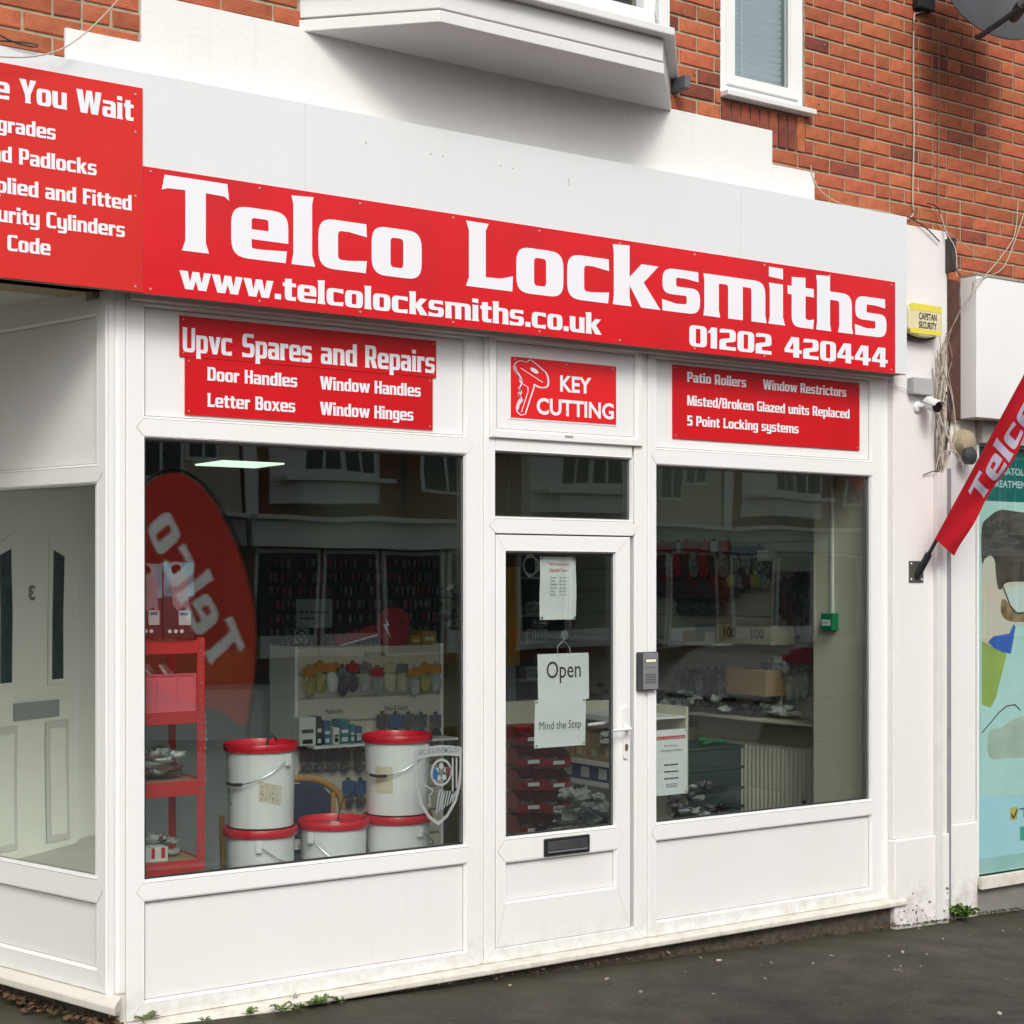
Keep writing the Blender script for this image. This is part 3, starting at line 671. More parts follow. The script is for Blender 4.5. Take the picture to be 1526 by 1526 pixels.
MB().box(-SL, .0, -.006, .06, -.1, ZBs-.053).build('base_wall', MATS['dark_footing'], side, local=True)
# ================================================================ fascia, soffit, signs
FY = -.14
fa = thing('fascia_board', 'pale grey fascia board running above the red shop sign', 'fascia', (0, 0, 0))
ft = zr(1.990)
for a_, b_2 in ((-3.2, .6445), (.6455, 3.1), (3.101, 4.3255)):
    MB().box(a_, b_2, FY, FY+.004, zr(1.130), ft).build('fascia_panel', GREYF, fa)
MB().box(-3.2, 4.3250, FY+.005, -.018, ft-.02, ft-.003).build('fascia_cap', GREYF, fa)
MB().box(4.3215, 4.3250, FY+.005, -.018, zr(1.130), ft-.021).build('fascia_end', GREYF, fa)
nm_ = MB()
for px, py in ((545, 213), (642, 229), (660, 233), (746, 247), (764, 251), (847, 267)):
    p = atY(px, py, FY); nm_.lathe([(.0025, 0), (.0035, .0010), (.002, .002)], (p.x, FY-.0002, p.z), 8, Matrix.Rotation(R(90), 4, 'X'))
p = atY(848, 268, FY); nm_.box(p.x-.0015, p.x+.0015, FY-.0012, FY-.0002, p.z-.028, p.z-.004)
nm_.build('nail_mark', mat('rust_mark', (.34, .32, .29), .8), fa)
# soffit and drip rail
SOF = dirty('soffit_board', (.62, .61, .58), (.3, .27, .22), .5, .2, .2, .02)
MB().box(-3.2, 4.3210, FY+.0045, .09, zr(1.150), zr(1.162)).build('soffit', SOF, fa)
MB().box(-3.2, 4.3210, FY+.0045, FY+.022, zr(1.127), zr(1.149)).build('drip_rail', mat('drip_grey', (.34, .33, .31), .5, var=.2), fa)
MB().box(-.07, 4.3210, -.045, -.001, zr(1.118), zr(1.149)).build('head_trim', mat('head_trim', (.60, .59, .56), .5, var=.1), fa, bevel=.006)
def screws(par, Y, pts, r=.0055, m=None):
    me = None
    for x, z in pts:
        if me is None:
            o = MB().lathe([(r, 0), (r, .0015), (r*.6, .0032)], (0, 0, 0), 10, Matrix.Rotation(R(90), 4, 'X')).build('screw', m or mat('screw_head', (.55, .30, .28), .35, metal=.3), par, local=True, smooth=True); me = o.data
        else: o = bpy.data.objects.new('screw', me); COL.objects.link(o); o.parent = par
        pl = par.location; o.location = (x-pl.x, Y-pl.y, z-pl.z)
SY = FY-.005
ms = thing('shop_sign', 'long glossy red shop sign with white name, web address and telephone number over the door', 'sign', (2.1, SY, zr(1.128)))
sx0, sx1, sz0, sz1 = -.066, 4.2275, zr(1.126), zr(1.623)
MB().box(sx0, sx1, SY, FY-.0005, sz0, sz1).build('board', RED, ms)
SC = scene
def p_(px, py): return atY(px, py, SY)
tl = p_(243, 262)
zb_ = zr(1.312); cap_ = .290
w1 = MB(); a_ = p_(243, 300).x; b_2 = p_(629, 380).x; sign_line(w1, 'Telco', a_, b_2, zb_, cap_, SY-.0012)
w1.build('sign_name', VINYL, ms)
w1 = MB(); a_ = p_(696, 380).x; b_2 = p_(1322, 480).x; sign_line(w1, 'Locksmiths', a_, b_2, zb_, cap_, SY-.0012)
w1.build('sign_name', VINYL, ms)
w1 = MB(); sign_line(w1, 'www.telcolocksmiths.co.uk', p_(268, 410).x, p_(896, 490).x, zr(1.160), .100, SY-.0012); w1.build('web_address', VINYL, ms)
w1 = MB(); sign_line(w1, '01202', p_(1027, 500).x, p_(1150, 520).x, zr(1.154), .104, SY-.0012); w1.build('telephone_number', VINYL, ms)
w1 = MB(); sign_line(w1, '420444', p_(1169, 520).x, p_(1323, 530).x, zr(1.154), .104, SY-.0012); w1.build('telephone_number', VINYL, ms)
screws(ms, SY-.0002, [(sx0+.03+i*(sx1-sx0-.06)/9, sz1-.018) for i in range(10)]+[(sx0+.03+i*(sx1-sx0-.06)/9, sz0+.018) for i in range(10)])
ss = thing('side_sign', 'satin red sign at the far left with six lines of white services text', 'sign', (-.9, SY, zr(1.137)))
tx0, tx1, tz0, tz1 = -2.35, -.0685, zr(1.128), zr(1.926)
MB().box(tx0, tx1, SY-.001, FY-.0005, tz0, tz1).build('board', RED2, ss)
def rline(t, px1, py1, px0, py0, cap, name='services_text'):
    """a line whose right end and one inner letter position were measured"""
    m = MB(); k = cap/100; w = gwidth(t)*k; r = atY(px1, py1, SY).x
    sx = .74
    gtext(m, t, lambda u, v: Vector((r-w*sx+u, SY-.0022, zb+v)), cap, sx=sx)
    return m.build(name, VINYL, ss)
for t, px1, py, cap in (('While You Wait', 199, 181, .088), ('Upgrades', 83, 209, .058), ('and Padlocks', 144, 262, .060), ('Supplied and Fitted', 196, 314, .060), ('Security Cylinders', 186, 354, .060), ('Code', 75, 381, .060)):
    zb = atY(px1, py, SY).z; rline(t, px1, py, 0, 0, cap)
screws(ss, SY-.0012, [(tx1-.03, z) for z in (tz1-.03, zr(1.75), zr(1.50), tz0+.02)]+[(tx0+.03, z) for z in (tz1-.03, zr(1.6), tz0+.02)])
# small signs on the panels; panel face is y=.020, boards stand on it
PY = .012
def small_sign(label, x0, x1, z0, z1, lines, m=RED3, Y=PY, scr=True):
    t = thing('notice_board', label, 'sign', ((x0+x1)/2, Y, z0))
    MB().box(x0, x1, Y, .0195, z0, z1).build('board', m, t)
    for s_, a, b_, zb, cap in lines:
        q = MB(); sign_line(q, s_, a, b_, zb, cap, Y-.0010); q.build('lettering', VINYL, t)
    if scr: screws(t, Y-.0002, [(x0+.015, z0+.015), (x1-.015, z0+.015), (x0+.015, z1-.015), (x1-.015, z1-.015)], .004)
    return t
def xx(px, py): return atY(px, py, PY).x
def zz(px, py): return atY(px, py, PY).z
small_sign('red sign board with one large line of white lettering, upper board over the left window', xx(268, 500), xx(650, 540), zz(650, 563), zz(650, 508),
    [('Upvc', xx(272, 510), xx(346, 510), zz(272, 524), .100), ('Spares', xx(361, 510), xx(465, 510), zz(272, 524), .098), ('and', xx(478, 510), xx(532, 510), zz(272, 524), .098), ('Repairs', xx(544, 510), xx(648, 540), zz(272, 524), .098)])
small_sign('red sign board listing door and window parts, lower board over the left window', xx(276, 530), xx(645, 600), zz(645, 641), zz(645, 563)-.001,
    [('Door Handles', xx(309, 560), xx(443, 570), zz(309, 567), .056), ('Window Handles', xx(477, 570), xx(627, 580), zz(477, 580), .056),
     ('Letter Boxes', xx(309, 600), xx(440, 610), zz(309, 606), .056), ('Window Hinges', xx(477, 610), xx(616, 620), zz(477, 618), .056)])
small_sign('red sign board with three lines of white lettering over the right window', xx(1003, 600), xx(1281, 600), zz(1003, 653), zz(1003, 543),
    [('Patio Rollers', xx(1024, 560), xx(1112, 560), zz(1024, 569), .051), ('Window Restrictors', xx(1137, 570), xx(1261, 570), zz(1137, 580), .051),
     ('Misted/Broken Glazed units Replaced', xx(1024, 600), xx(1266, 610), zz(1024, 604), .051), ('5 Point Locking systems', xx(1024, 630), xx(1190, 630), zz(1024, 634), .051)])
# key cutting board on the fanlight panel
kx0, kx1, kz0, kz1 = atY(761, 530, -.003).x, atY(918, 545, -.003).x, atY(761, 622, -.003).z, atY(761, 531, -.003).z
kc = thing('notice_board', 'red board with white key drawing and key cutting lettering above the shop door', 'sign', ((kx0+kx1)/2, -.003, kz0))
MB().box(kx0-.007, kx1+.007, -.003, -.0005, kz0-.007, kz1+.007).build('board_edge', VINYL, kc)
MB().box(kx0, kx1, -.0045, -.0032, kz0, kz1).build('board', REDK, kc)
KW, KH = kx1-kx0, kz1-kz0
def kf(u, v): return Vector((kx0+u*KW, -.0056, kz0+v*KH))
m_ = MB()
btext(m_, 'KEY', lambda u, v: kf(u, .50+v), .37, .028, .455, .755)
btext(m_, 'CUTTING', lambda u, v: kf(u, .095+v), .37, .028, .235, .975)
m_.build('lettering', VINYL, kc)
def stroke(mb, pts, w, fn):                            # a drawn line of varying width
    P_ = [Vector(p) for p in pts]; n = len(P_)
    ws = w if isinstance(w, (list, tuple)) else [w]*n
    for i in range(n-1):
        d = (P_[i+1]-P_[i]).normalized(); q = Vector((-d.y, d.x))
        a, b = P_[i]-d*.002, P_[i+1]+d*.002
        mb.add([fn(*(a+q*ws[i])), fn(*(a-q*ws[i])), fn(*(b-q*ws[i+1])), fn(*(b+q*ws[i+1]))], [(0, 1, 2, 3)])
def smooth_pts(pts, k=4, closed=False):
    P_ = [Vector(p) for p in pts]; n = len(P_); out = []
    rng = range(n if closed else n-1)
    for i in rng:
        p0 = P_[(i-1) % n] if closed or i > 0 else P_[i]; p1 = P_[i]; p2 = P_[(i+1) % n]; p3 = P_[(i+2) % n] if closed or i+2 < n else p2
        for j in range(k):
            t = j/k; out.append(.5*((2*p1)+(p2-p0)*t+(2*p0-5*p1+4*p2-p3)*t*t+(3*p1-p0-3*p2+p3)*t**3))
    if not closed: out.append(P_[-1])
    return out
kd = MB()
bow = smooth_pts([(.10,.60),(.05,.74),(.03,.86),(.08,.94),(.14,.93),(.18,.97),(.24,.90),(.29,.83),(.33,.76),(.345,.64),(.33,.55),(.27,.53),(.21,.57)], 4)
stroke(kd, bow, [.005+.010*(i/len(bow))**3 for i in range(len(bow))], kf)
stroke(kd, [(.03,.84),(.04,.78),(.085,.66),(.095,.58)], .013, kf)
stroke(kd, [(.10,.58),(.08,.50),(.085,.44),(.07,.40),(.085,.32),(.06,.24),(.05,.17),(.055,.10),(.09,.045),(.13,.07),(.215,.55)], .006, kf)
stroke(kd, [(.075,.50),(.09,.42),(.075,.37),(.10,.30),(.07,.22),(.06,.14)], .010, kf)
stroke(kd, [(.11,.56),(.155,.52),(.155,.44),(.095,.10)], .004, kf); stroke(kd, [(.09,.82),(.29,.62)], .004, kf)
kd.poly([[[(.215+.036*math.cos(t)-.012*math.sin(t), .80+.045*math.sin(t)-.014*math.cos(t)) for t in [k*math.pi/8 for k in range(16)]]]], kf)
kd.v = [(x, y-.0004*(i % 7), z) for i, (x, y, z) in enumerate(kd.v)] if False else kd.v
kd.build('key_drawing', VINYL, kc)
screws(kc, -.0048, [(kx0+.025, kz1-.013), (kx0+.32, kz1-.013), (kx1-.022, kz1-.013), (kx0+.32, kz0+.045)], .005)

# ================================================================ first floor: bay window and small window
bay = thing('bay_window', 'white projecting bay window above the sign, seen from below its flat soffit', 'bay window', (1.72, -.2, zr(2.335)))
bp = [(.69, .02), (.69, -.0), (1.113, -.446), (2.337, -.446), (2.76, -.0), (2.76, .02)]
def offp(o): return [(.69-o*.9, .02), (.69-o*.9, -.0), (1.113-o*.42, -.446-o), (2.337+o*.42, -.446-o), (2.76+o*.9, -.0), (2.76+o*.9, .02)]
z0 = zr(2.335)
MB().prismz(offp(.0), z0, z0+.051).build('soffit_fascia', BAYW, bay, bevel=.004)
MB().prismz(offp(-.006), z0+.0605, z0+.165).build('skirt_board', BAYW, bay, bevel=.003)
MB().prismz(offp(.050), z0+.166, z0+.205).build('sill', BAYW, bay, bevel=.006)
MB().prismz(offp(-.045), z0+.206, z0+.30).build('bottom_rail', UPVC, bay, bevel=.004)
MB().prismz(offp(-.085), z0+.301, z0+1.6).build('glass_pane', GLASSU, bay)
q = offp(-.045)
for (a, b) in ((0, 1), (2, 3), (3, 2), (4, 5)):
    pass
for (x_, y_) in ((q[2][0]+.02, q[2][1]+.03), (q[3][0]-.02, q[3][1]+.03), (.75, .0), (2.70, .0), (1.725, -.385)):
    MB().box(x_-.035, x_+.035, y_-.02, y_+.04, z0+.301, z0+1.6).build('mullion', UPVC, bay, bevel=.003)
MB().prismz(offp(-.11), z0+.303, z0+.304).build('window_board', WHITEPL, bay)
bl = MB()
for i in range(22): bl.box(1.20, 2.25, -.26, -.235, z0+.34+i*.05, z0+.342+i*.05, None)
bl.build('blind_slats', mat('blind_white', (.74, .78, .82), .6), bay)
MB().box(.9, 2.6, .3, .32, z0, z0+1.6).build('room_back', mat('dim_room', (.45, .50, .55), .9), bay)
MB().box(2.764, 2.800, -.10, .008, z0+.100, z0+.1655).build('shaded_cheek_box', mat('cheek_shade_grey', (.13, .13, .135), .6, var=.3, scale=20), bay, bevel=.004)  # dark grey box standing in for the bay's right cheek, shade put into its colour
uw = thing('upper_window', 'small white first floor window with venetian blind in the brick wall', 'window', (3.4, 0, UW['z0']))
x0, x1, zb = UW['x0'], UW['x1'], UW['z0']
f = MB(); f.ring(x0+.002, x1-.002, zb+.03, zb+1.7, [(0, .09), (0, .022), (.006, .016), (.040, .016), (.044, .020), (.044, .006+.006), (.050, .004), (.095, .004), (.106, .022), (.106, .05)])
f.build('frame', UPVC, uw)
for y in (.026, .044): MB().box(x0+.10, x1-.10, y, y+.004, zb+.125, zb+1.62).build('glass_pane', GLASSU, uw)
MB().ring(x0+.107, x1-.107, zb+.135, zb+1.62, [(0, .024), (.005, .024)]).build('gasket', SEAM, uw)
bl0 = None
for i in range(26):
    if bl0 is None:
        bl0 = MB().box(-.20, .20, -.012, .012, -.0008, .0008, Matrix.Rotation(R(-58), 4, 'X')).build('blind_slat', MATS['blind_white'], uw, local=True); o = bl0
    else: o = bl0.copy(); COL.objects.link(o)
    o.location = ((x0+x1)/2-uw.location.x, .085, .16+i*.034)
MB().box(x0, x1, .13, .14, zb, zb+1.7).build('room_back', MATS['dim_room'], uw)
cd = MB(); cd.tube([(x0+.20, .065, zb+.12), (x0+.20, .065, zb+1.2)], .0025, 6); cd.build('blind_cord', WHITEPL, uw)
MB().prism([(0, 0)]*0+[(x0-.004, zb), (x1+.03, zb), (x1+.03, zb+.028), (x0-.004, zb+.028)], -.055, .03).build('sill', BAYW, uw, bevel=.004)

# ================================================================ satellite dish, cables, small fittings
dc = Vector((5.18, -.36, zr(3.01)))
def world_at(px, py, Y): return atY(px, py, Y)
sd = thing('satellite_dish', 'dark grey satellite dish on a bracket at the top right of the brick wall', 'satellite dish', (4.98, -.02, zr(3.1)))
c_ = atY(1484, -8, -.38)
ax = Vector((-.38, -.84, .38)).normalized(); Mq = ax.to_track_quat('Z', 'Y').to_matrix().to_4x4()
prof = [(.001, .0)]+[(r, .16*r*r/.36/.36*.36) for r in (.08, .16, .24, .31, .355)]
prof2 = [(.36, prof[-1][1]-.002), (.362, prof[-1][1]+.006), (.355, prof[-1][1])]
dd = MB(); Md = Mq @ Matrix.Diagonal((.92, 1.0, 1, 1))
dd.lathe([(.001, -.006)]+[(r, z-.006) for r, z in prof[1:]]+prof2+list(reversed(prof)), (c_.x, c_.y, c_.z), 40, Md)
dd.build('dish', mat('dish_grey', (.040, .042, .047), .6, var=.3, scale=9, bump=.1), sd, smooth=True)
foot = atY(1462, 53, -.50); hd = atY(1524, 10, -.74)
MB().tube([foot+Vector((0, .03, .0)), foot, hd, hd+(hd-foot)*.25], .016, 8).build('arm', BLACK, sd, smooth=True)
MB().lathe([(.001, 0), (.03, 0), (.034, .03), (.03, .10), (.02, .12)], hd+Vector((0, .0, .015)), 16, (-ax).to_track_quat('Z', 'Y').to_matrix().to_4x4()).build('receiver', BLACK, sd, smooth=True)
bk = atY(1368, 3, -.03)
MB().box(bk.x-.012, bk.x+.13, -.045, .0, bk.z-.03, bk.z+.22).build('wall_bracket', BLACK, sd, bevel=.004)
MB().tube([(bk.x+.06, -.04, bk.z+.08), (bk.x+.12, -.20, bk.z+.12), (c_.x-.02, c_.y+.05, c_.z)], .022, 10).build('mast', BLACK, sd, smooth=True)
CABL = mat('cream_cable', (.52, .46, .36), .6, var=.2, scale=30); CABD = mat('black_cable', (.03, .03, .03), .5); CABB = mat('brown_cable', (.30, .24, .17), .7, var=.3, scale=20); CABW = mat('white_cable', (.55, .53, .48), .5)
def cable(pts, r, m, label, group=None, Y=-.01, name='cable'):
    P_ = []
    for p in pts: P_.append(tuple(atY(p[0], p[1], p[2] if len(p) > 2 else Y)))
    P3 = smooth_pts(P_, 4)
    # 3D catmull
    mb = MB().tube(P3, r, 7)
    return mb.build(name, m, smooth=True, cat='cable', label=label, group=group)
def smooth_pts(pts, k=4, closed=False):
    P_ = [Vector(p) for p in pts]; n = len(P_); out = []
    for i in range(n if closed else n-1):
        p0 = P_[(i-1) % n] if closed or i > 0 else P_[i]; p1 = P_[i]; p2 = P_[(i+1) % n]; p3 = P_[(i+2) % n] if closed or i+2 < n else p2
        for j in range(k):
            t = j/k; out.append(.5*((2*p1)+(p2-p0)*t+(2*p0-5*p1+4*p2-p3)*t*t+(3*p1-p0-3*p2+p3)*t**3))
    if not closed: out.append(P_[-1])
    return out
cable([(1378, 17), (1366, 20), (1362, 30), (1361, 120), (1362, 200), (1360, 290), (1361, 318), (1352, 327)], .0045, CABL, 'cream cable clipped straight down the brick wall from the dish bracket')
cable([(1398, 25), (1399, 90), (1399, 180), (1398, 260), (1398, 300)], .003, CABB, 'thin fainter cable down the bricks just right of the cream cable')
cable([(-10, 84, -.2), (40, 85, -.2), (85, 76, -.2), (120, 55, -.18), (150, 28, -.12), (180, -5, -.05)], .0028, CABL, 'pale loose cable looping up across the bricks at the top left corner')
cable([(-8, 48, -.16), (10, 58, -.16), (30, 66, -.16), (52, 70, -.16), (55, 67, -.16), (40, 64, -.15), (15, 62, -.15), (-8, 60, -.15)], .0032, CABD, 'short black cable loop lying over the grey fascia at the top left')
cable([(1208, 246, -.02), (1211, 262, -.02), (1222, 283, -.03), (1245, 300, -.03), (1275, 309, -.03), (1310, 314, -.03), (1345, 323, -.03)], .003, CABL, 'thin cream cable running along the top edge of the grey fascia')
cable([(1355, 324, -.04), (1378, 338, -.05), (1400, 360, -.05)], .004, CABD, 'short black cable sloping over the white pier top')
bunch = 'tangled cables hanging down beside the white pier'
cable([(1382, 303, -.03), (1398, 310, -.03), (1408, 340, -.05), (1418, 370, -.08), (1425, 400, -.13), (1432, 412, -.14)], .0035, CABD, 'black cable dropping over the brown box to the cable tangle')
cable([(1400, 312, -.03), (1410, 345, -.06), (1424, 372, -.10), (1426, 412, -.13)], .003, CABL, 'cream cable passing in front of the brown box')
cable([(1400, 336, -.03), (1430, 360, -.05), (1460, 382, -.04)], .0022, CABL, 'faint cable across the bricks right of the brown box')
cable([(1517, 300, -.03), (1512, 350, -.03), (1490, 385, -.06), (1465, 415, -.125), (1448, 440, -.13)], .003, CABL, 'pale cable sweeping down the bricks to the neighbouring fascia')
cable([(1526, 318, -.03), (1510, 365, -.03), (1494, 400, -.03), (1470, 412, -.12), (1452, 418, -.13)], .003, CABL, 'second pale cable beside the first on the right hand bricks')
cable([(1432, 412, -.125), (1430, 450, -.125), (1428, 470, -.10), (1412, 500, -.09), (1400, 530, -.06)], .003, CABB, 'brown cable down the side of the neighbouring fascia', Y=-.1)
cable([(1450, 420, -.125), (1447, 440, -.125), (1430, 465, -.125), (1415, 500, -.10), (1406, 560, -.06), (1404, 640, -.05)], .003, CABB, 'brown cable running down to the white trunking')
cable([(1390, 548, -.04), (1395, 580, -.05), (1400, 620, -.06), (1412, 650, -.08), (1432, 690, -.08)], .006, CABW, 'thick white cable crossing the tangle by the camera')
cable([(1404, 590, -.05), (1410, 585, -.06), (1416, 600, -.07), (1414, 640, -.06), (1408, 670, -.05)], .007, CABD, 'thick black cable with a hooked bend beside the camera')
cable([(1396, 625, -.04), (1394, 650, -.04), (1395, 680, -.05), (1397, 700, -.05)], .004, CABD, 'black cable from the camera down to the trunking')
rc_ = random.Random(11)
for i in range(15):
    x_ = 1400+rc_.uniform(-5, 10); pts_ = []
    y_ = 510+rc_.uniform(-15, 40)
    while y_ < 690+rc_.uniform(-25, 12):
        pts_.append((x_, y_, -.035-.004*i)); x_ = min(1424, max(1394, x_+rc_.uniform(-7, 9))); y_ += rc_.uniform(24, 44)
    pts_.append((1399+rc_.uniform(-2, 5), 706, -.04))
    cable(pts_, rc_.choice((.002, .0028, .0038)), rc_.choice((CABL, CABB, CABW, CABL, CABB)), 'thin cable in the tangle hanging beside the white pier', bunch)
cable([(1395, 700, -.05), (1400, 680, -.07), (1415, 672, -.09), (1430, 680, -.09), (1436, 700, -.09)], .004, CABL, 'cream cable looping over the top of the trunking')
cable([(1376, 708, -.04), (1388, 703, -.05), (1400, 702, -.06)], .003, CABD, 'short stiff black cable end poking left at the trunking top')
cable([(1325, 573, -.04), (1340, 577, -.045), (1357, 582, -.05)], .002, CABW, 'thin wire from the sign end to the grey junction box')
# meter box on the brick
bx = atY(1402, 350, -.09); by = atY(1421, 404, -.09)
t = thing('cable_box', 'dark brown weathered box on the bricks between the two fascias', 'box', ((bx.x+by.x)/2, -.03, by.z))
MB().box(4.797, by.x, -.09, -.003, by.z, bx.z).build('box', mat('brown_box', (.06, .045, .038), .6, var=.5, scale=12, bump=.4), t, bevel=.006)
# alarm sounder
al = thing('alarm_box', 'yellow and cream alarm sounder box on the white pier', 'alarm box', (4.62, -.03, zr(1.37)))
ax0, ax1 = atY(1351, 480, -.09).x, atY(1402, 480, -.09).x; az0, az1 = atY(1376, 504, -.09).z, atY(1376, 452, -.09).z
def slab(pts, y0, y1): return MB().prism(pts, y0, y1)
aw, ah = (ax1-ax0)/2, (az1-az0)/2; ac = ((ax0+ax1)/2, (az0+az1)/2)
out_ = [(ac[0]+aw*u, ac[1]+ah*v) for u, v in ((-1,.62),(-.8,.85),(-.3,1),(.3,1),(.8,.85),(1,.62),(1,-.55),(.8,-.8),(.3,-.95),(-.3,-.95),(-.8,-.8),(-1,-.55))]
MB().prism([(x, z-.012) for x, z in out_], -.07, -.030).build('back_plate', BLACK, al, bevel=.004)
MB().prism(out_, -.105, -.045).build('cover', mat('alarm_cream', (.74, .68, .42), .35, var=.1), al, bevel=.014)
for zt, zb in ((.90, .52), (-.52, -.80)):
    MB().box(ax0+.012, ax1-.012, -.1062, -.1052, ac[1]+ah*zb, ac[1]+ah*zt).build('yellow_band', mat('alarm_yellow', (.75, .66, .07), .4), al)
q = MB(); btext(q, 'CAPSTAN', onY(-.1068, 0, ac[1]+.004), .052, .02, ac[0]-.060, ac[0]+.088); btext(q, 'SECURITY', onY(-.1068, 0, ac[1]-.045), .052, .02, ac[0]-.060, ac[0]+.088)
q.build('lettering', INK, al)
# junction box
a_, b_2 = atY(1357, 562, -.06), atY(1386, 590, -.06)
jb = thing('junction_box', 'small square grey junction box above the security camera', 'junction box', ((a_.x+b_2.x)/2, -.03, b_2.z))
MB().box(a_.x+.004, b_2.x-.004, -.055, -.0305, b_2.z+.003, a_.z-.003).build('base', GREYPL, jb, bevel=.003)
MB().box(a_.x, b_2.x, -.085, -.0555, b_2.z, a_.z).build('lid', mat('light_grey_plastic', (.40, .41, .41), .45), jb, bevel=.006)
# cctv camera
cc = thing('security_camera', 'white bullet security camera under the grey junction box', 'camera', (4.60, -.03, zr(.99)))
w_ = atY(1366, 606, -.03); h_ = atY(1384, 612, -.15)
MB().lathe([(.033, 0), (.033, .012), (.022, .02)], (w_.x, -.030, w_.z), 20, Matrix.Rotation(R(90), 4, 'X')).build('mount', WHITEPL, cc, smooth=True)
MB().tube([(w_.x, -.05, w_.z), (w_.x+.01, -.085, w_.z+.008), (w_.x+.025, -.10, w_.z+.012)], .012, 10).build('bracket_arm', WHITEPL, cc, smooth=True)
cdv = Vector((-.30, -.90, -.30)).normalized(); cM = cdv.to_track_quat('Z', 'Y').to_matrix().to_4x4()
cpos = Vector((w_.x+.035, -.09, w_.z+.012))
MB().lathe([(.02, -.03), (.032, -.02), (.034, .0), (.034, .085), (.030, .088)], cpos, 24, cM).build('body', WHITEPL, cc, smooth=True)
MB().lathe([(.029, .0885), (.029, .0905), (.013, .092), (.012, .088), (.001, .088)], cpos, 24, cM).build('lens', BLACK, cc, smooth=True)
hood = MB(); hp_ = []
for k in range(11):
    t = R(20+140*k/10); hp_.append((.0385*math.cos(t), .0385*math.sin(t)))
vv = [cM @ Vector((x*s_, y*s_, z)) + cpos for z in (-.01, .118) for s_ in (1, 1.06) for x, y in hp_]
n = 11; fs_ = []
for j in range(n-1): fs_ += [(j, j+1, 2*n+j+1, 2*n+j), (n+j, 3*n+j, 3*n+j+1, n+j+1), (j, n+j, n+j+1, j+1), (2*n+j, 2*n+j+1, 3*n+j+1, 3*n+j)]
hood.add(vv, fs_); hood.build('sun_hood', WHITEPL, cc, smooth=True)
# intercom
a_, b_2 = atY(953, 972, -.03), atY(981, 1028, -.03)
ic = thing('intercom', 'grey door entry intercom with a lit name button between door and right window', 'intercom', ((a_.x+b_2.x)/2, -.001, b_2.z))
x0, x1, z0, z1 = a_.x, b_2.x, b_2.z, a_.z
MB().box(x0, x1, -.030, -.0025, z0, z1).build('housing', DARK, ic, bevel=.005)
MB().box(x0+.022, x1-.002, -.0325, -.030, z0+.005, z1-.005).build('face_plate', mat('silver_face', (.26, .265, .28), .4, metal=.3), ic, bevel=.002)
MB().box(x0+.034, x1-.016, -.0345, -.032, z1-.052, z1-.034).build('button_surround', BLACK, ic)
MB().box(x0+.037, x1-.019, -.0352, -.0343, z1-.050, z1-.036).build('name_button', mat('button_cream', (.80, .78, .62), .4), ic)
gr = MB()
for i in range(6): gr.box(x0+.034, x1-.016, -.0330, -.0324, z0+.034+i*.0085, z0+.0368+i*.0085)
gr.box(x0+.034, x1-.016, -.0330, -.0324, z1-.077, z1-.075)
gr.build('speaker_slots', BLACK, ic)
# flag bracket + pole + banner
fb = thing('wall_flag', 'red feather banner with white lettering on an angled black pole bolted to the pier', 'flag', (4.56, -.03, zr(.05)))
a_, b_2 = atY(1354, 836, -.03), atY(1375, 868, -.03)
MB().box(a_.x, b_2.x, -.036, -.0305, b_2.z, a_.z).build('bracket_plate', mat('galvanised_plate', (.17, .165, .15), .5, metal=.6, var=.4, scale=20), fb, bevel=.001)
screws(fb, -.0365, [(a_.x+.015, a_.z-.014), (b_2.x-.015, a_.z-.014), (a_.x+.015, b_2.z+.018), (b_2.x-.015, b_2.z+.018)], .006, WHITEPL)
p0 = Vector(((a_.x+b_2.x)/2+.004, -.045, atY(1366, 855, -.04).z))
pd = Vector((.045, -.545, .84)).normalized()
MB().tube([p0-pd*.02, p0+pd*.13], .020, 14).build('socket', BLACK, fb, smooth=True)
MB().tube([p0+pd*.12, p0+pd*2.6], .011, 10, r2=.006).build('pole', BLACK, fb, smooth=True)
wdir = Vector((.93, -.02, -.37)).normalized()
CLOTH = mat('flag_red_cloth', (.74, .014, .032), .7, var=.12, scale=7, bump=.3, bscale=300, trans=.30)
CLOTHW = mat('flag_print_white', (.62, .58, .74), .7, bump=.2, bscale=300)
nfl = wdir.cross(pd).normalized()
if nfl.y > 0: nfl = -nfl
def flp(u, v, off=0):                                  # u along the width, v along the pole from its foot
    wv = .016*math.sin(v*6+u*14)*min(1, u*7)+.011*math.sin(v*15-u*26)*min(1, u*6)
    return p0+pd*v+wdir*u+nfl*(wv-off+.013)
V0, V1 = .225, 2.35
fm = MB(); nu, nv = 14, 90
def uw_(v): return .268*(1-math.exp(-(v-V0+.04)*14))*(1-.25*max(0, (v-1.2))**2) if v > V0 else 0
def Wd(v):
    return (.030+.19*min(1, (v-V0)/.10)) if v < V0+.1 else max(.05, .22-.05*max(0, v-1.5)**2)
vg = []
for j in range(nv+1):
    v = V0+(V1-V0)*j/nv
    for i in range(nu+1):
        u = -.022+(.022+.180*max(.25, 1-.12*max(0, v-1.5)**2))*i/nu
        # cut off foot: the hem slopes down and outward
        vv_ = v
        if j == 0: vv_ = V0-.030*(i/nu)
        vg.append(flp(u, vv_))
fm.add(vg, [(j*(nu+1)+i, j*(nu+1)+i+1, (j+1)*(nu+1)+i+1, (j+1)*(nu+1)+i) for j in range(nv) for i in range(nu)])
bn = fm.build('banner', CLOTH, fb, smooth=True)
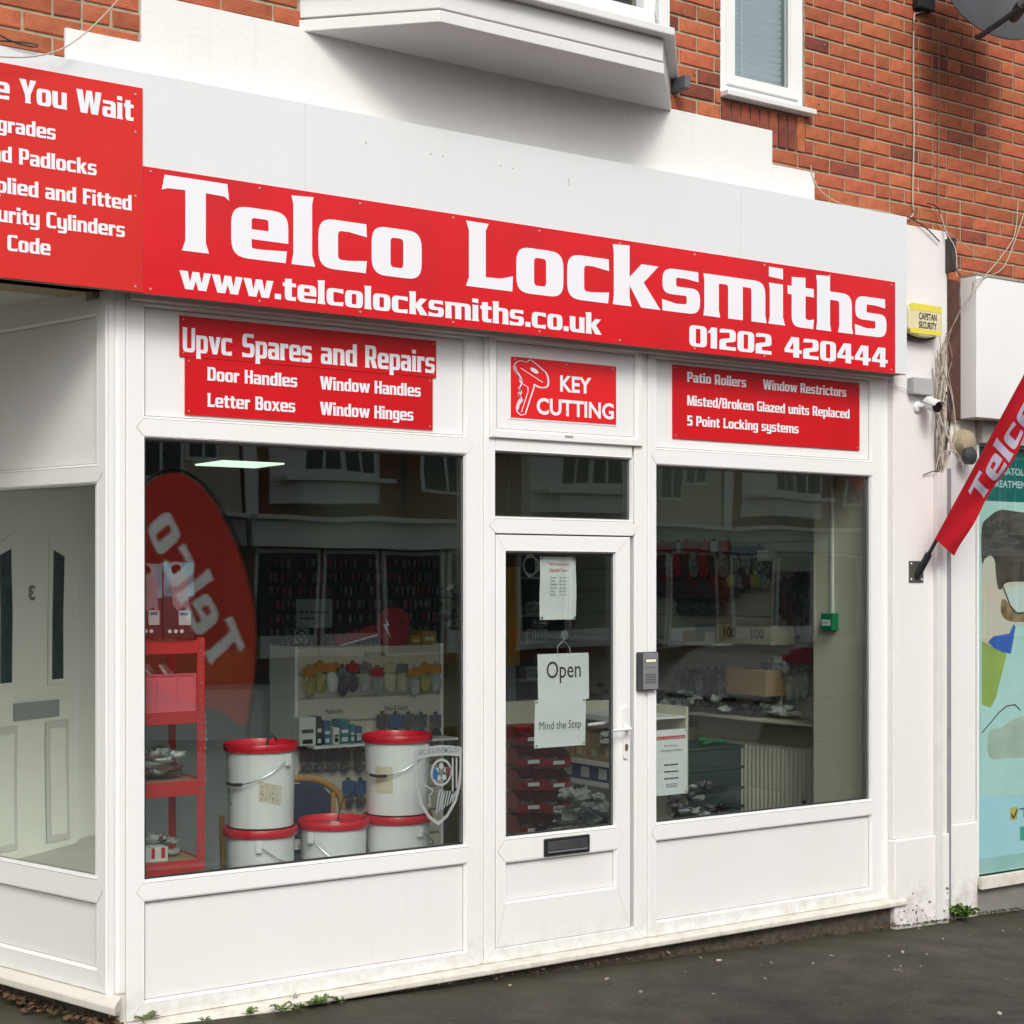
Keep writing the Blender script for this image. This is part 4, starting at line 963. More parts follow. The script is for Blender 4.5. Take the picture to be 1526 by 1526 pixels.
# lettering on the banner: reads up the pole
GLR = {  # rounder italic face of the banner
}
bt = MB()
def bfn(u, v): return flp(.014+(.148-v), V0+.30+u, -.0035)
def dense(loop, st=.02):
    out = []
    for i, p in enumerate(loop):
        q_ = loop[(i+1) % len(loop)]; L_ = math.hypot(q_[0]-p[0], q_[1]-p[1]); k_ = max(1, int(L_/st))
        out += [(p[0]+(q_[0]-p[0])*j/k_, p[1]+(q_[1]-p[1])*j/k_) for j in range(k_)]
    return out
xx_ = 0; kc_ = .142/100
for ch in 'Telco':
    g_ = GL[ch]
    for cs in g_[1:]:
        bt.poly([[dense([((xx_+px+py*.18)*kc_, py*kc_) for px, py in rounded(c)]) for c in cs]], bfn)
    xx_ += g_[0]+10
bt.build('banner_lettering', CLOTHW, fb)
# trunking and grey pipe
a_ = atY(1397, 704, -.06); b_2 = atY(1405.5, 704, -.06)
tk = thing('trunking', 'white square cable trunking with a grey pipe running down beside the pier to the pavement', 'pipe', (4.80, -.04, ground(4.8)))
MB().box(a_.x+.0, b_2.x+.0, -.060, -.0305, ground(4.8)-.01, a_.z).build('cover', mat('trunk_white', (.74, .72, .70), .4, var=.08), tk, bevel=.002)
MB().tube([(4.812, -.012, ground(4.8)-.01), (4.812, -.012, a_.z+.03)], .020, 12).build('pipe', mat('grey_pipe', (.27, .26, .29), .5, var=.2), tk, smooth=True)
# ================================================================ neighbouring shop
nf = thing('neighbour_fascia', 'plain white fascia board of the neighbouring shop on the right', 'fascia', (5.8, -.1, zr(.93)))
MB().box(4.936, 9.0, -.115, .02, zr(.934), zr(1.742)).build('board', WHITEB, nf, bevel=.002)
MB().box(4.934, 9.0, -.12, .02, zr(1.743), zr(1.752)).build('top_trim', mat('top_trim', (.35, .33, .30), .7, var=.3), nf)
MB().box(5.11, 9.0, -.02, .05, zr(.80), zr(.933)).build('head_rail', mat('head_grey', (.42, .41, .37), .6, var=.2), nf, bevel=.01)
lmp = thing('bulkhead_light', 'round cream bulkhead housing under the neighbouring fascia behind the cables', 'light', (5.03, -.02, zr(.70)))
pc = atY(1447, 665, -.05)
MB().lathe([(.072, 0), (.072, .045), (.06, .066), (.034, .078)], (pc.x, .028, pc.z+.03), 26, Matrix.Rotation(R(90), 4, 'X')).build('housing', mat('aged_cream', (.48, .41, .26), .5, var=.25), lmp, smooth=True)
MB().lathe([(.05, 0), (.052, .03), (.02, .045)], (pc.x-.01, -.03, pc.z-.055), 20, Matrix.Rotation(R(90), 4, 'X')).build('lens_ring', DARK, lmp, smooth=True)
nw = thing('neighbour_window', 'neighbouring shop window covered by printed green and blue window film', 'window', (6, 0, zr(-1.77)))
f = MB(); f.ring(5.116, 8.6, zr(-1.772), zr(.80), [(0, .09), (0, .024), (.004, .02), (.010, .02), (.014, .03)])
f.build('frame', UPVC, nw)
MB().box(5.116, 8.6, -.012, .02, zr(-1.795), zr(-1.722)).build('sill', SILL, nw, bevel=.004)
MB().box(5.116, 8.6, .03, .2, -.1, zr(-1.796)).build('base_wall', mat('grey_stall', (.24, .225, .205), .8, var=.25, scale=6, bump=.2), nw)
wx0, wx1, wz0, wz1 = 5.125, 8.59, zr(-1.72), zr(.790)
MB().box(wx0, wx1, .040, .044, wz0, wz1).build('glass_pane', glass('shop_glass', 1.5, (.98, .995, .99), .001), nw)
FY2 = .048
def film(name, m, pts, d=0): 
    k = MB(); k.poly([[[(x, z) for x, z in pts]]], lambda u, v: Vector((u, FY2-d, v))); return k.build(name, m, nw)
def W2(px, py): v = atY(px, py, FY2); return (v.x, v.z)
def rect(m, z0, z1, name, d=0, x0=wx0, x1=wx1): return film(name, m, [(x0, z0), (x1, z0), (x1, z1), (x0, z1)], d)
zA = atY(1463, 746, FY2).z; zB_ = atY(1463, 1187, FY2).z; zC = atY(1463, 1280, FY2).z
rect(mat('film_green', (.0, .13, .115), .5), zA, wz1, 'film_header')
rect(mat('film_sea', (.46, .69, .64), .5, col2=(.34, .60, .53), scale=1.6), zB_, zA, 'film_picture')
rect(mat('film_blue', (.37, .66, .74), .5, var=.08, scale=1), zC, zB_, 'film_band')
rect(mat('film_teal', (.24, .48, .46), .5, col2=(.36, .56, .54), scale=2.5), wz0, zC, 'film_foot')
q = MB(); v1 = atY(1485, 704, FY2); x_r = v1.x
btext(q, 'DERMATOLOGY', onY(FY2-.0012, 0, atY(1490, 707, FY2).z), .058, .015, atY(1472, 700, FY2).x, atY(1548, 700, FY2).x)
btext(q, 'TREATMENTS', onY(FY2-.0012, 0, atY(1490, 726, FY2).z), .058, .015, atY(1476, 726, FY2).x, atY(1540, 700, FY2).x)
q.build('film_lettering', mat('film_pale', (.45, .66, .64), .5), nw)
def fp(name, m, pts, d, sm_=True):
    P_ = [W2(*p) for p in pts]
    if sm_: P_ = [(v.x, v.y) for v in smooth_pts([Vector((x, z, 0)) for x, z in P_], 4, True)]
    return film(name, m, P_, d)
SK = mat('film_skin', (.52, .55, .45), .5, col2=(.60, .50, .40), scale=5)
fp('printed_coat', mat('film_coat', (.44, .70, .66), .5, var=.1, scale=3), [(1463, 960), (1500, 950), (1545, 960), (1600, 1000), (1640, 1100), (1640, 1185), (1463, 1185)], .0006, False)
fp('printed_shirt', mat('film_lime', (.30, .44, .10), .5, var=.2, scale=5), [(1463, 950), (1478, 960), (1500, 975), (1494, 1000), (1484, 1040), (1476, 1055), (1463, 1050)], .0010, False)
fp('printed_neck', SK, [(1463, 850), (1505, 850), (1510, 925), (1506, 952), (1480, 965), (1463, 955)], .0012, False)
fp('printed_face', SK, [(1465, 830), (1500, 815), (1550, 815), (1572, 850), (1575, 890), (1560, 915), (1530, 932), (1500, 925), (1475, 900)], .0014)
fp('printed_hair', mat('film_hair', (.030, .028, .024), .5, col2=(.085, .075, .055), scale=9), [(1463, 838), (1463, 785), (1474, 770), (1490, 760), (1512, 762), (1540, 768), (1562, 790), (1564, 838), (1556, 858), (1530, 866), (1508, 867), (1497, 870), (1492, 878), (1487, 876), (1484, 858), (1482, 840), (1476, 830), (1468, 832)], .0018)
q = MB(); rh = random.Random(4)
for i in range(46):
    x_ = rh.uniform(1466, 1556); y_ = 764+rh.uniform(2, 62)+abs(x_-1510)*.12
    stroke(q, [W2(x_, y_), W2(x_+rh.uniform(6, 10), y_-rh.uniform(2, 6)), W2(x_+rh.uniform(13, 22), y_+rh.uniform(-6, 5))], .0022, lambda u, v: Vector((u, FY2-.0021-.00001*i, v)))
q.build('printed_hair_strands', mat('film_hair_light', (.13, .12, .09), .5), nw)
fp('printed_ear', SK, [(1466, 840), (1472, 829), (1479, 830), (1483, 842), (1481, 858), (1477, 868), (1468, 862)], .0022)
fp('printed_beard', mat('film_beard', (.13, .085, .045), .5, col2=(.34, .24, .12), scale=16), [(1491, 898), (1497, 893), (1509, 909), (1522, 914), (1540, 918), (1530, 926), (1506, 926), (1493, 917)], .0022)
fp('printed_lens', mat('film_lens', (.50, .63, .56), .5), [(1498, 878), (1520, 872), (1545, 870), (1550, 892), (1530, 910), (1516, 912), (1504, 900)], .0026)
q = MB(); stroke(q, [W2(*p) for p in ((1492, 868), (1498, 884), (1505, 903), (1515, 914), (1526, 913), (1540, 905))], .005, lambda u, v: Vector((u, FY2-.0030, v))); q.build('printed_glasses', INK, nw)
fp('printed_collar', mat('film_royal', (.04, .13, .50), .5, var=.2, scale=8), [(1472, 957), (1480, 948), (1494, 946), (1504, 944), (1510, 930), (1513, 934), (1506, 974), (1494, 972), (1480, 965)], .0024, False)
fp('printed_hands', mat('film_tan', (.42, .54, .45), .5, var=.2, scale=6), [(1474, 1090), (1490, 1085), (1520, 1068), (1560, 1070), (1560, 1120), (1500, 1130), (1474, 1128)], .0012)
q = MB(); stroke(q, [W2(*p) for p in ((1463, 1092), (1475, 1078), (1488, 1062), (1500, 1052), (1512, 1050), (1520, 1058))], .0035, lambda u, v: Vector((u, FY2-.0022, v))); q.build('printed_cord', INK, nw)
q = MB(); a_, b_2 = W2(1505, 1204), W2(1516, 1221); q.box(a_[0], b_2[0], FY2-.0016, FY2-.0010, b_2[1], a_[1]); q.build('printed_tick_box', mat('film_gold', (.50, .42, .10), .5), nw)
q = MB(); stroke(q, [W2(1507, 1213), W2(1510, 1219), W2(1516, 1206)], .006, lambda u, v: Vector((u, FY2-.0022, v))); q.build('printed_tick', INK, nw)
q = MB(); btext(q, 'T', onY(FY2-.0016, 0, W2(1519, 1219)[1]), .085, .0, W2(1519, 1219)[0], W2(1534, 1219)[0]); q.build('film_lettering', INK, nw)
a_, b_2 = W2(1520, 1232), W2(1540, 1250); MB().box(a_[0], b_2[0], FY2-.0016, FY2-.0010, b_2[1], a_[1]).build('printed_square', mat('film_tick_green', (.05, .36, .28), .5), nw)
MB().box(wx0, wx1, .08, .1, wz0, wz1).build('backing', mat('grey_backing', (.2, .2, .2), .9), nw)
# ================================================================ shell of the shop, lobby and roof
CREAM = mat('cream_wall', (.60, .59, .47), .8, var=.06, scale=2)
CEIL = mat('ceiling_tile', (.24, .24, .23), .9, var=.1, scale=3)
CARPET = mat('navy_carpet', (.018, .020, .030), .95, var=.4, scale=60)
FLZ, CLZ = .14, zr(1.0)
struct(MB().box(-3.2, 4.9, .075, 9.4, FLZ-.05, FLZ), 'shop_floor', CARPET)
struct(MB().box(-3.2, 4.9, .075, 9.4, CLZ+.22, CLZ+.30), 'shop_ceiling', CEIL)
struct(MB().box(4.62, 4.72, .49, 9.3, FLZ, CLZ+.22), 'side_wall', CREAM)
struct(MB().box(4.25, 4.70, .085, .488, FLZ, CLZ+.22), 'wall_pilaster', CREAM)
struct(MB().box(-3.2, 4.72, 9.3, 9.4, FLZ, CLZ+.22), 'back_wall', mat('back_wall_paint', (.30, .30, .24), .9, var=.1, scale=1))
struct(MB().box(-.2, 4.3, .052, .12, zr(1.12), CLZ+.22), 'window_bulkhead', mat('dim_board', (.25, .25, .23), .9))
for i in range(6):
    struct(MB().box(-3.1, 4.6, .4+i*1.5, .43+i*1.5, CLZ-.002+.215, CLZ+.219), 'ceiling_rail', WHITEPL)
# lobby
def reflR(x, y):
    nx, ny = -ey*1.0, ex*1.0                       # unit normal of the side window plane (ex,ey along it)
    d_ = (x-rx)*nx+(y-ry)*ny
    return x-2*d_*nx, y-2*d_*ny
def virt(px, Z): d_ = ray(px); return reflR(-X0+d_[0]/F*Z, -D+d_[1]/F*Z)
DCX, DCY = virt(22, 9.8)
LBZ = .19
LW = mat('lobby_wall', (.80, .82, .74), .7, var=.05, scale=2)
struct(MB().box(-4.6, -.80, DCY, DCY+.1, LBZ, 3.2), 'lobby_back_wall', LW)
struct(MB().box(-4.7, -4.6, -.0, DCY+.1, LBZ, 3.3), 'lobby_side_wall', LW)
e1 = (rx+ex*(SL+.01), ry+ey*(SL+.01)); ln = (DCY-e1[1])/ey; e2 = (e1[0]+ex*ln, DCY)
struct(MB().prismz([(e1[0], e1[1]), (e1[0]+.1, e1[1]+.02), (e2[0]+.12, e2[1]), e2], LBZ-.1, 3.2), 'lobby_wall', LW)
struct(MB().box(-4.6, -.15, .095, DCY+.1, zr(1.166), zr(1.2)), 'lobby_ceiling', SOF)
struct(MB().box(-3.3, -3.2, DCY+.1, 9.4, FLZ, CLZ+.25), 'shop_left_wall', CREAM)
struct(MB().box(-3.2, .05, DCY+.1, DCY+.2, FLZ, CLZ+.25), 'partition_wall', CREAM) if False else None
rfm = MB(); rfm.box(-6.5, 12, .25, 9.5, ZT, ZT+.1); rfm.box(-6.5, 12, 9.42, 9.5, 0, ZT); rfm.box(-6.5, -6.4, .25, 9.42, 0, ZT); rfm.box(11.9, 12, .25, 9.42, 0, ZT)
rfm.build('roof', mat('roof_dark', (.06, .06, .065), .9), bld)
struct(MB().add([(-4.6, 1.0, ground(-4.6)+.006), (-.47, 1.0, ground(-.47)+.006), (-.80, DCY, ground(-.8)+.006), (-4.6, DCY, ground(-4.6)+.006)], [(0, 1, 2, 3)]), 'lobby_floor', mat('lobby_tile', (.58, .58, .52), .6, var=.15, scale=3))
# street door of the flat, seen only as a reflection in the side window
fd = thing('flat_door', 'white panelled front door numbered 3 at the back of the lobby, mirrored in the side window', 'door', (DCX, DCY-.01, LBZ))
DW = mat('door_white', (.80, .82, .74), .4, var=.04)
z3 = lambda py: ZE+(HY-py)/F*9.8
MB().box(DCX-.47, DCX+.47, DCY-.05, DCY-.001, LBZ, zr(.62)).build('frame', UPVC, fd, bevel=.004)
MB().box(DCX-.41, DCX+.41, DCY-.075, DCY-.052, LBZ+.04, zr(.56)).build('leaf', DW, fd, bevel=.003)
MB().ring(DCX-.415, DCX+.415, LBZ+.035, zr(.565), [(0, -.0), (.004, 0)]).build('gap', SEAM, fd).location.y = DCY-.052-(DCY-.01)
for s_ in (-1, 1):
    c0 = DCX+s_*.235
    arch = [(c0-.05, z3(1015)), (c0+.05, z3(1015)), (c0+.05, z3(828 if s_ > 0 else 818)), (c0-.05, z3(818 if s_ > 0 else 828))]
    arch2 = [(c0-.085, z3(1024)), (c0+.085, z3(1024)), (c0+.085, z3(816 if s_ > 0 else 792)), (c0-.085, z3(792 if s_ > 0 else 816))]
    MB().prism(arch2, DCY-.083, DCY-.074).build('moulding', DW, fd, bevel=.006)
    MB().prism(arch, DCY-.0860, DCY-.080).build('pane', mat('door_lite', (.05, .08, .09), .1, var=.5, scale=30), fd)
    MB().box(c0-.11, c0+.11, DCY-.083, DCY-.074, LBZ+.12, z3(1078)).build('moulding', mat('moulding_edge', (.60, .61, .55), .5), fd, bevel=.010)
    MB().box(c0-.075, c0+.075, DCY-.088, DCY-.080, LBZ+.16, z3(1090)).build('raised_panel', DW, fd, bevel=.010)
MB().box(DCX-.25, DCX+.16, DCY-.088, DCY-.075, z3(1072), z3(1046)).build('letter_plate', mat('door_silver', (.42, .46, .46), .3, metal=.5), fd, bevel=.004)
MB().ring(DCX-.256, DCX+.166, z3(1073.5), z3(1044.5), [(0, 0), (.008, 0)]).build('plate_edge', BLACK, fd).location.y = -.0895+.01+.0
q = MB(); btext(q, '3', onY(DCY-.080, DCX-.03, z3(893)), .125, .03); q.build('house_number', mat('number_grey', (.20, .20, .19), .4), fd)
eb = thing('entry_box', 'black key box on the lobby wall beside the flat door, mirrored in the side window', 'box', (DCX-.80, DCY-.01, z3(910)))
MB().box(DCX-.86, DCX-.74, DCY-.06, DCY-.001, z3(910), z3(866)).build('body', BLACK, eb, bevel=.01)
MB().box(DCX-.83, DCX-.77, DCY-.065, DCY-.059, z3(892), z3(886)).build('name_strip', WHITEPL, eb)

# ================================================================ ceiling lights
pl4 = [(291, 693.7), (336, 687.4), (423, 692.5), (377, 698.3)]
p4 = [atZ(px, py, CLZ) for px, py in pl4]; lc = sum(p4, Vector())/4
EM = mat('light_diffuser', (.80, 1.0, .84), .5, emit=1.0)
for i, (lx, ly) in enumerate(((lc.x, lc.y), (lc.x-2.4, lc.y), (lc.x, lc.y-2.4), (lc.x-2.4, lc.y-2.4), (lc.x-2.4, lc.y-4.6), (lc.x, lc.y-4.8))):
    if i == 0:
        L0 = thing('ceiling_light', 'lit square ceiling panel seen high in the left shop window', 'ceiling light', (lx, ly, CLZ))
        MB().box(-.30, .30, -.30, .30, .012, .216).build('housing', WHITEPL, L0, local=True)
        MB().box(-.285, .285, -.285, .285, .0, .0115).build('diffuser', EM, L0, local=True)
    else: again(L0, (lx, ly, CLZ), label='lit square ceiling panel of the shop, hidden above the window heads', group='ceiling panels further inside the shop')

# ================================================================ crumpled bags, packets and boxes
CLEAR = mat('clear_bag', (.45, .48, .46), .18, var=.5, scale=30, spec=.9)
CLEARD = mat('clear_bag_dark', (.16, .17, .17), .2, col2=(.40, .42, .40), scale=35, spec=.9)
def blob(mb, c, s, rn, n=9, k=6, amp=.35):
    prof = []
    vs = []; 
    for i in range(k+1):
        t = math.pi*i/k
        for j in range(n):
            a_ = 2*math.pi*j/n; r_ = 1+rn.uniform(-amp, amp) if 0 < i < k else 1
            vs.append((c[0]+s[0]*math.sin(t)*math.cos(a_)*r_, c[1]+s[1]*math.sin(t)*math.sin(a_)*r_, c[2]+s[2]*(1-math.cos(t))*.5*(r_ if 0 < i < k else 1)))
    mb.add(vs, [(i*n+j, i*n+(j+1) % n, (i+1)*n+(j+1) % n, (i+1)*n+j) for i in range(k) for j in range(n)])
def heap(name, label, cat, x0, x1, y0, y1, z0, h, n, mats, seed=1, size=.06):
    rn = random.Random(seed); t = thing(name, label, cat, ((x0+x1)/2, (y0+y1)/2, z0))
    mbs = [MB() for _ in mats]
    for i in range(n):
        s_ = size*rn.uniform(.6, 1.2); x = rn.uniform(x0+s_*.6, x1-s_*.6); y = rn.uniform(y0+s_*.4, y1-s_*.4)
        f_ = 1-abs((x-(x0+x1)/2)/((x1-x0)/2))**2*.6
        blob(mbs[rn.randrange(len(mats))], (x, y, z0+max(0, rn.uniform(0, h-s_*.7))*f_), (s_, s_*.6, s_*.8), rn)
    for m_, mb in zip(mats, mbs):
        if mb.v: mb.build('packet', m_, t, kind='stuff')
    return t
def packet_kind(name, cardm, bodym, w=.075, h=.17, top=.3, lump=.014):
    t = thing(name, 'x', 'packet', (0, 0, 0))
    MB().box(-w/2, w/2, -.003, 0, h*(1-top), h).build('header_card', cardm, t, local=True)
    rn = random.Random(hash(name) % 97 if False else len(name)); mb = MB(); blob(mb, (0, -.010, 0), (w*.50, lump, h*(1-top)), rn, 8, 5, .14); mb.build('bag', bodym, t, local=True)
    MB().box(-.012, .012, -.0032, 0, h, h+.018).build('hang_tab', bodym, t, local=True)
    MB().tube([(0, .03, h+.006), (0, -.05, h+.006)], .002, 5).build('peg', STEEL, t, local=True)
    return t
def solid(name, c, **k): return mat(name, c, k.pop('rough', .45), **k)
ORG = solid('orange_card', (.50, .20, .03)); YEL = solid('yellow_bag', (.42, .35, .12), var=.3, scale=20, rough=.25); REDC = solid('red_card', (.42, .02, .03)); GRYC = solid('grey_card', (.16, .17, .18))
CRMC = solid('cream_card', (.50, .46, .30)); DKB = solid('dark_bag', (.035, .035, .045), rough=.25, col2=(.14, .13, .15), scale=40); MAR = solid('maroon_card', (.10, .035, .045)); BLUC = solid('blue_card', (.03, .09, .22)); WHC = solid('white_card', (.60, .62, .60)); TEAL = solid('teal_card', (.03, .16, .20)); BRW = solid('cardboard', (.34, .22, .11), rough=.8, var=.12, scale=8)
used = {}
def put(kind, cardm, bodym, loc, rz, label, group=None, w=.075, h=.17, top=.3, lump=.014):
    key = (kind, cardm.name, bodym.name, w, h)
    if key not in used:
        t = packet_kind(kind, cardm, bodym, w, h, top, lump); t.location = loc; t.rotation_euler = (0, 0, rz); used[key] = t
        t['label'] = label
        if group: t['group'] = group
        return t
    return again(used[key], loc, rz, label, group)
def box_thing(name, label, cat, x0, x1, y0, y1, z0, z1, m, front=None, bevel=.003, rz=0, group=None):
    t = thing(name, label, cat, ((x0+x1)/2, (y0+y1)/2, z0), 0, group)
    MB().box(x0, x1, y0, y1, z0, z1).build('carton', m, t, bevel=bevel)
    if front:
        fm_, a, b, c, d = front
        MB().box(x0+(x1-x0)*a, x0+(x1-x0)*b, y0-.0015, y0-.0003, z0+(z1-z0)*c, z0+(z1-z0)*d).build('printed_label', fm_, t)
    t.rotation_euler = (0, 0, rz)
    return t
# ---------------- gondola facing the left window
GY = 1.88
def g_(px, py, dy=0): return atY(px, py, GY-dy)
gx0, gx1 = g_(443, 1000).x, g_(655, 1000).x; gz1 = g_(550, 964).z
gd = thing('display_stand', 'cream slatted display stand of locks and bolts behind the left window', 'display stand', ((gx0+gx1)/2, GY, FLZ))
SLAT = mat('slat_cream', (.56, .54, .43), .6, var=.06, scale=3)
MB().box(gx0, gx1, GY+.02, GY+.30, FLZ, gz1).build('carcass', SLAT, gd)
zc_ = FLZ+.04; i = 0; hh = (gz1-FLZ-.04)/10
me_ = None
for i in range(10):
    if me_ is None: o = MB().box(gx0, gx1, GY, GY+.018, FLZ+.04, FLZ+.04+hh-.012).build('slat', SLAT, gd, bevel=.002); me_ = o
    else:
        o = me_.copy(); COL.objects.link(o); o.location = (0, 0, hh*i)
MB().box(gx0-.02, gx0, GY-.01, GY+.3, FLZ, gz1+.01).build('end_panel', WHITEPL, gd); MB().box(gx1, gx1+.02, GY-.01, GY+.3, FLZ, gz1+.01).build('end_panel', WHITEPL, gd)
def htext(t, a, b, py, size=.040, par=gd):
    q = MB(); btext(q, t, onY(GY-.0015, 0, g_(a, py).z), size, .01, g_(a, py).x, g_(b, py).x); return q.build('header_text', INK, par)
htext('Barrel Bolts', 543, 575, 978); htext('Padlocks', 485, 511, 1064); htext('Hasp & Staple', 573, 607, 1059)
MB().box(gx0, gx1, GY-.20, GY-.001, g_(500, 1108, .1).z-.012, g_(500, 1108, .1).z).build('shelf', WHITEPL, gd)
nm = {0: 'first', 1: 'second', 2: 'third', 3: 'fourth', 4: 'fifth', 5: 'sixth', 6: 'seventh', 7: 'eighth', 8: 'ninth', 9: 'tenth', 10: 'eleventh', 11: 'twelfth'}
rowA = [(457, ORG, YEL), (473, ORG, YEL), (491, ORG, WHC), (506, GRYC, DKB), (521, REDC, DKB), (540, GRYC, CLEAR), (558, REDC, CLEARD), (577, CRMC, CRMC), (595, GRYC, CRMC), (613, ORG, CLEAR), (629, ORG, YEL), (645, ORG, CLEAR)]
for i, (px, c1, c2) in enumerate(rowA):
    p = g_(px, 1032 if i % 3 else 1038); put('hanging_packet', c1, c2, (p.x, GY-.03, p.z), 0, f'{nm[i]} hanging packet from the left in the top row of the cream display stand', w=.078, h=.165)
for i, (px, c1, c2) in enumerate([(566, DKB, MAR), (585, BLUC, DKB), (604, DKB, DKB), (623, DKB, BLUC), (645, DKB, DKB)]):
    p = g_(px, 1104); put('hanging_packet', c1, c2, (p.x, GY-.03, p.z), 0, f'{nm[i]} dark lock packet from the left in the hasp row of the display stand', w=.078, h=.155, top=.5)
for i, px in enumerate((452, 471, 490, 509, 531)):
    p = g_(px, 1150); put('hanging_packet', MAR, DKB, (p.x, GY-.03, p.z), 0, f'{nm[i]} maroon padlock packet from the left in the third row of the display stand', w=.072, h=.13, top=.55)
for i, px in enumerate((515, 533, 452, 470)):
    p = g_(px, 1202); put('hanging_packet', BLUC, DKB, (p.x, GY-.03, p.z), 0, f'{nm[i]} dark blue packet hanging low on the display stand behind the chair', w=.075, h=.15, top=.5)
shz = g_(500, 1108, .1).z+.001
for i, (a, b, py, m_, lab) in enumerate([(446, 471, 1070, WHC, 'white and black carton at the left end of the stand shelf'), (472, 480, 1068, BLACK, 'tall black carton on the display stand shelf'), (483, 493, 1075, BLUC, 'dark blue carton with white labels on the stand shelf'), (497, 506, 1085, WHC, 'low pale carton between blue cartons on the stand shelf'),
        (507, 521, 1073, TEAL, 'teal carton with white labels on the stand shelf'), (522, 529, 1080, TEAL, 'small teal carton beside the taller teal one'), (530, 540, 1083, BLUC, 'bright blue carton at the right end of the cartons')]):
    p, q_ = g_(a, py, .14), g_(b, py, .14)
    t = box_thing('carton', lab, 'box', p.x, q_.x, GY-.14, GY-.04, shz, max(p.z, shz+.05), m_, (WHC if m_ is not WHC else BLACK, .15, .85, .45, .58))
    q = MB(); q.box(p.x+(q_.x-p.x)*.2, p.x+(q_.x-p.x)*.8, GY-.1416, GY-.1403, shz+.012, shz+.035); q.build('printed_label', WHC if m_ is not WHC else BLACK, t)
# ---------------- giant red key standing on the display
kz = gz1+.001
ky = thing('giant_key', 'large flat red display key standing on top of the display stand', 'key', (g_(560, 964).x, GY+.12, kz))
def kp(px, py): v = atY(px, py, GY+.12); return (v.x, max(v.z, kz+.0))
bow_ = [(562, 948), (558, 935), (560, 918), (570, 908), (583, 904), (597, 908), (607, 918), (608, 935), (606, 950), (600, 962), (585, 964), (570, 962)]
bla = [(505, 964), (499, 957), (503, 945), (509, 947), (513, 951), (517, 943), (522, 942), (526, 944), (529, 938), (534, 942), (538, 937), (545, 934), (558, 931)]
MB().prism([kp(*p) for p in bla+[(558, 935), (562, 948)][1:]], GY+.105, GY+.125).build('blade', mat('key_red', (.30, .015, .025), .4), ky)
MB().prism([kp(*p) for p in bow_], GY+.095, GY+.1040).build('bow', MATS['key_red'], ky, bevel=.003)
q = MB(); stroke(q, [kp(505, 962), kp(560, 946)], .004, lambda u, v: Vector((u, GY+.1035, v))); q.build('groove', VINYL, ky)
q = MB()
emb = [kp(*p) for p in ((571, 921), (577, 931), (573, 934), (580, 952), (575, 944), (567, 930), (573, 930))]
q.poly([[emb[:]]], lambda u, v: Vector((u, GY+.0935, v))); q.build('emblem', VINYL, ky)
q = MB(); q.lathe([(.011, 0), (.011, .002)], (kp(596, 927)[0], GY+.0945, kp(596, 927)[1]), 12, Matrix.Rotation(R(90), 4, 'X')); q.build('key_hole', BLACK, ky)
for i, (pa_, pb_, yt_) in enumerate(((612, 628, 947), (629, 651, 941))):
    pA, pB = atY(pa_, yt_, GY+.08), atY(pb_, yt_, GY+.08)
    box_thing('carton', ('small mustard carton beside the red key on the display stand', 'larger mustard carton at the right end of the display stand top')[i], 'box', pA.x, pB.x, GY+.08, GY+.2, kz, pA.z, solid('mustard_card', (.30, .20, .04), var=.1), (CRMC, .2, .8, .3, .6))
# ---------------- dark key board behind with rows of blanks
KY = 2.7
kb = thing('key_board', 'tall dark board of hanging key blanks behind the display stand', 'display board', (atY(520, 900, KY).x, KY, FLZ))
a_, b_2 = atY(388, 815, KY), atY(655, 1000, KY)
MB().box(a_.x, b_2.x, KY, KY+.05, FLZ, a_.z).build('board', mat('dark_board', (.028, .03, .028), .6, var=.5, scale=4), kb)
rk = random.Random(4); mbs = [MB(), MB(), MB()]
for r_ in range(9):
    z_ = a_.z-.07-r_*.085; x_ = a_.x+.05
    while x_ < b_2.x-.04:
        if rk.random() < .86:
            h_ = rk.uniform(.035, .06); mbs[rk.choice((0, 0, 1, 2))].box(x_, x_+rk.uniform(.012, .026), KY-.03, KY-.005, z_-h_, z_)
        x_ += rk.uniform(.03, .045)
for mb, m_ in zip(mbs, (solid('key_steel', (.12, .12, .115), rough=.4), solid('key_dull', (.05, .055, .05)), solid('key_red_head', (.16, .02, .03)))): mb.build('key_blank', m_, kb, kind='stuff')
a_, b_2 = atY(441, 893, KY-.04), atY(495, 935, KY-.04)
nt_ = thing('wall_notice', 'dim white notice sheet above the no smoking sign behind the left window', 'notice', ((a_.x+b_2.x)/2, KY-.04, b_2.z))
MB().box(a_.x, b_2.x, KY-.042, KY-.04, b_2.z, a_.z).build('sheet', mat('dim_paper', (.26, .28, .27), .7), nt_)
q = MB(); btext(q, 'All Keys Cutting', onY(KY-.0435, 0, atY(446, 912, KY).z), .04, .01, atY(446, 912, KY).x, atY(490, 912, KY).x); q = MB()
for k_, (u0, u1) in enumerate(((446, 490), (447, 468))):
    y_ = 911+k_*9; x_ = u0
    while x_ < u1:
        w_ = rk.uniform(3, 9); c1, c2 = atY(x_, y_, KY-.0435), atY(min(x_+w_, u1), y_+3, KY-.0435); q.box(c1.x, c2.x, KY-.0435, KY-.043, c2.z, c1.z); x_ += w_+2
q.build('faint_print', INK, nt_)
a_, b_2 = atY(439, 938, KY-.04), atY(458, 958, KY-.04)
ns = thing('no_smoking_sign', 'small square no smoking sign with a crossed cigarette in a ring', 'sign', ((a_.x+b_2.x)/2, KY-.04, b_2.z))
MB().box(a_.x, b_2.x, KY-.042, KY-.04, b_2.z, a_.z).build('plate', mat('sign_grey_white', (.40, .42, .40), .6), ns)
cx_, cz_ = (a_.x+b_2.x)/2, (a_.z+b_2.z)/2; r_ = (a_.z-b_2.z)*.42; q = MB()
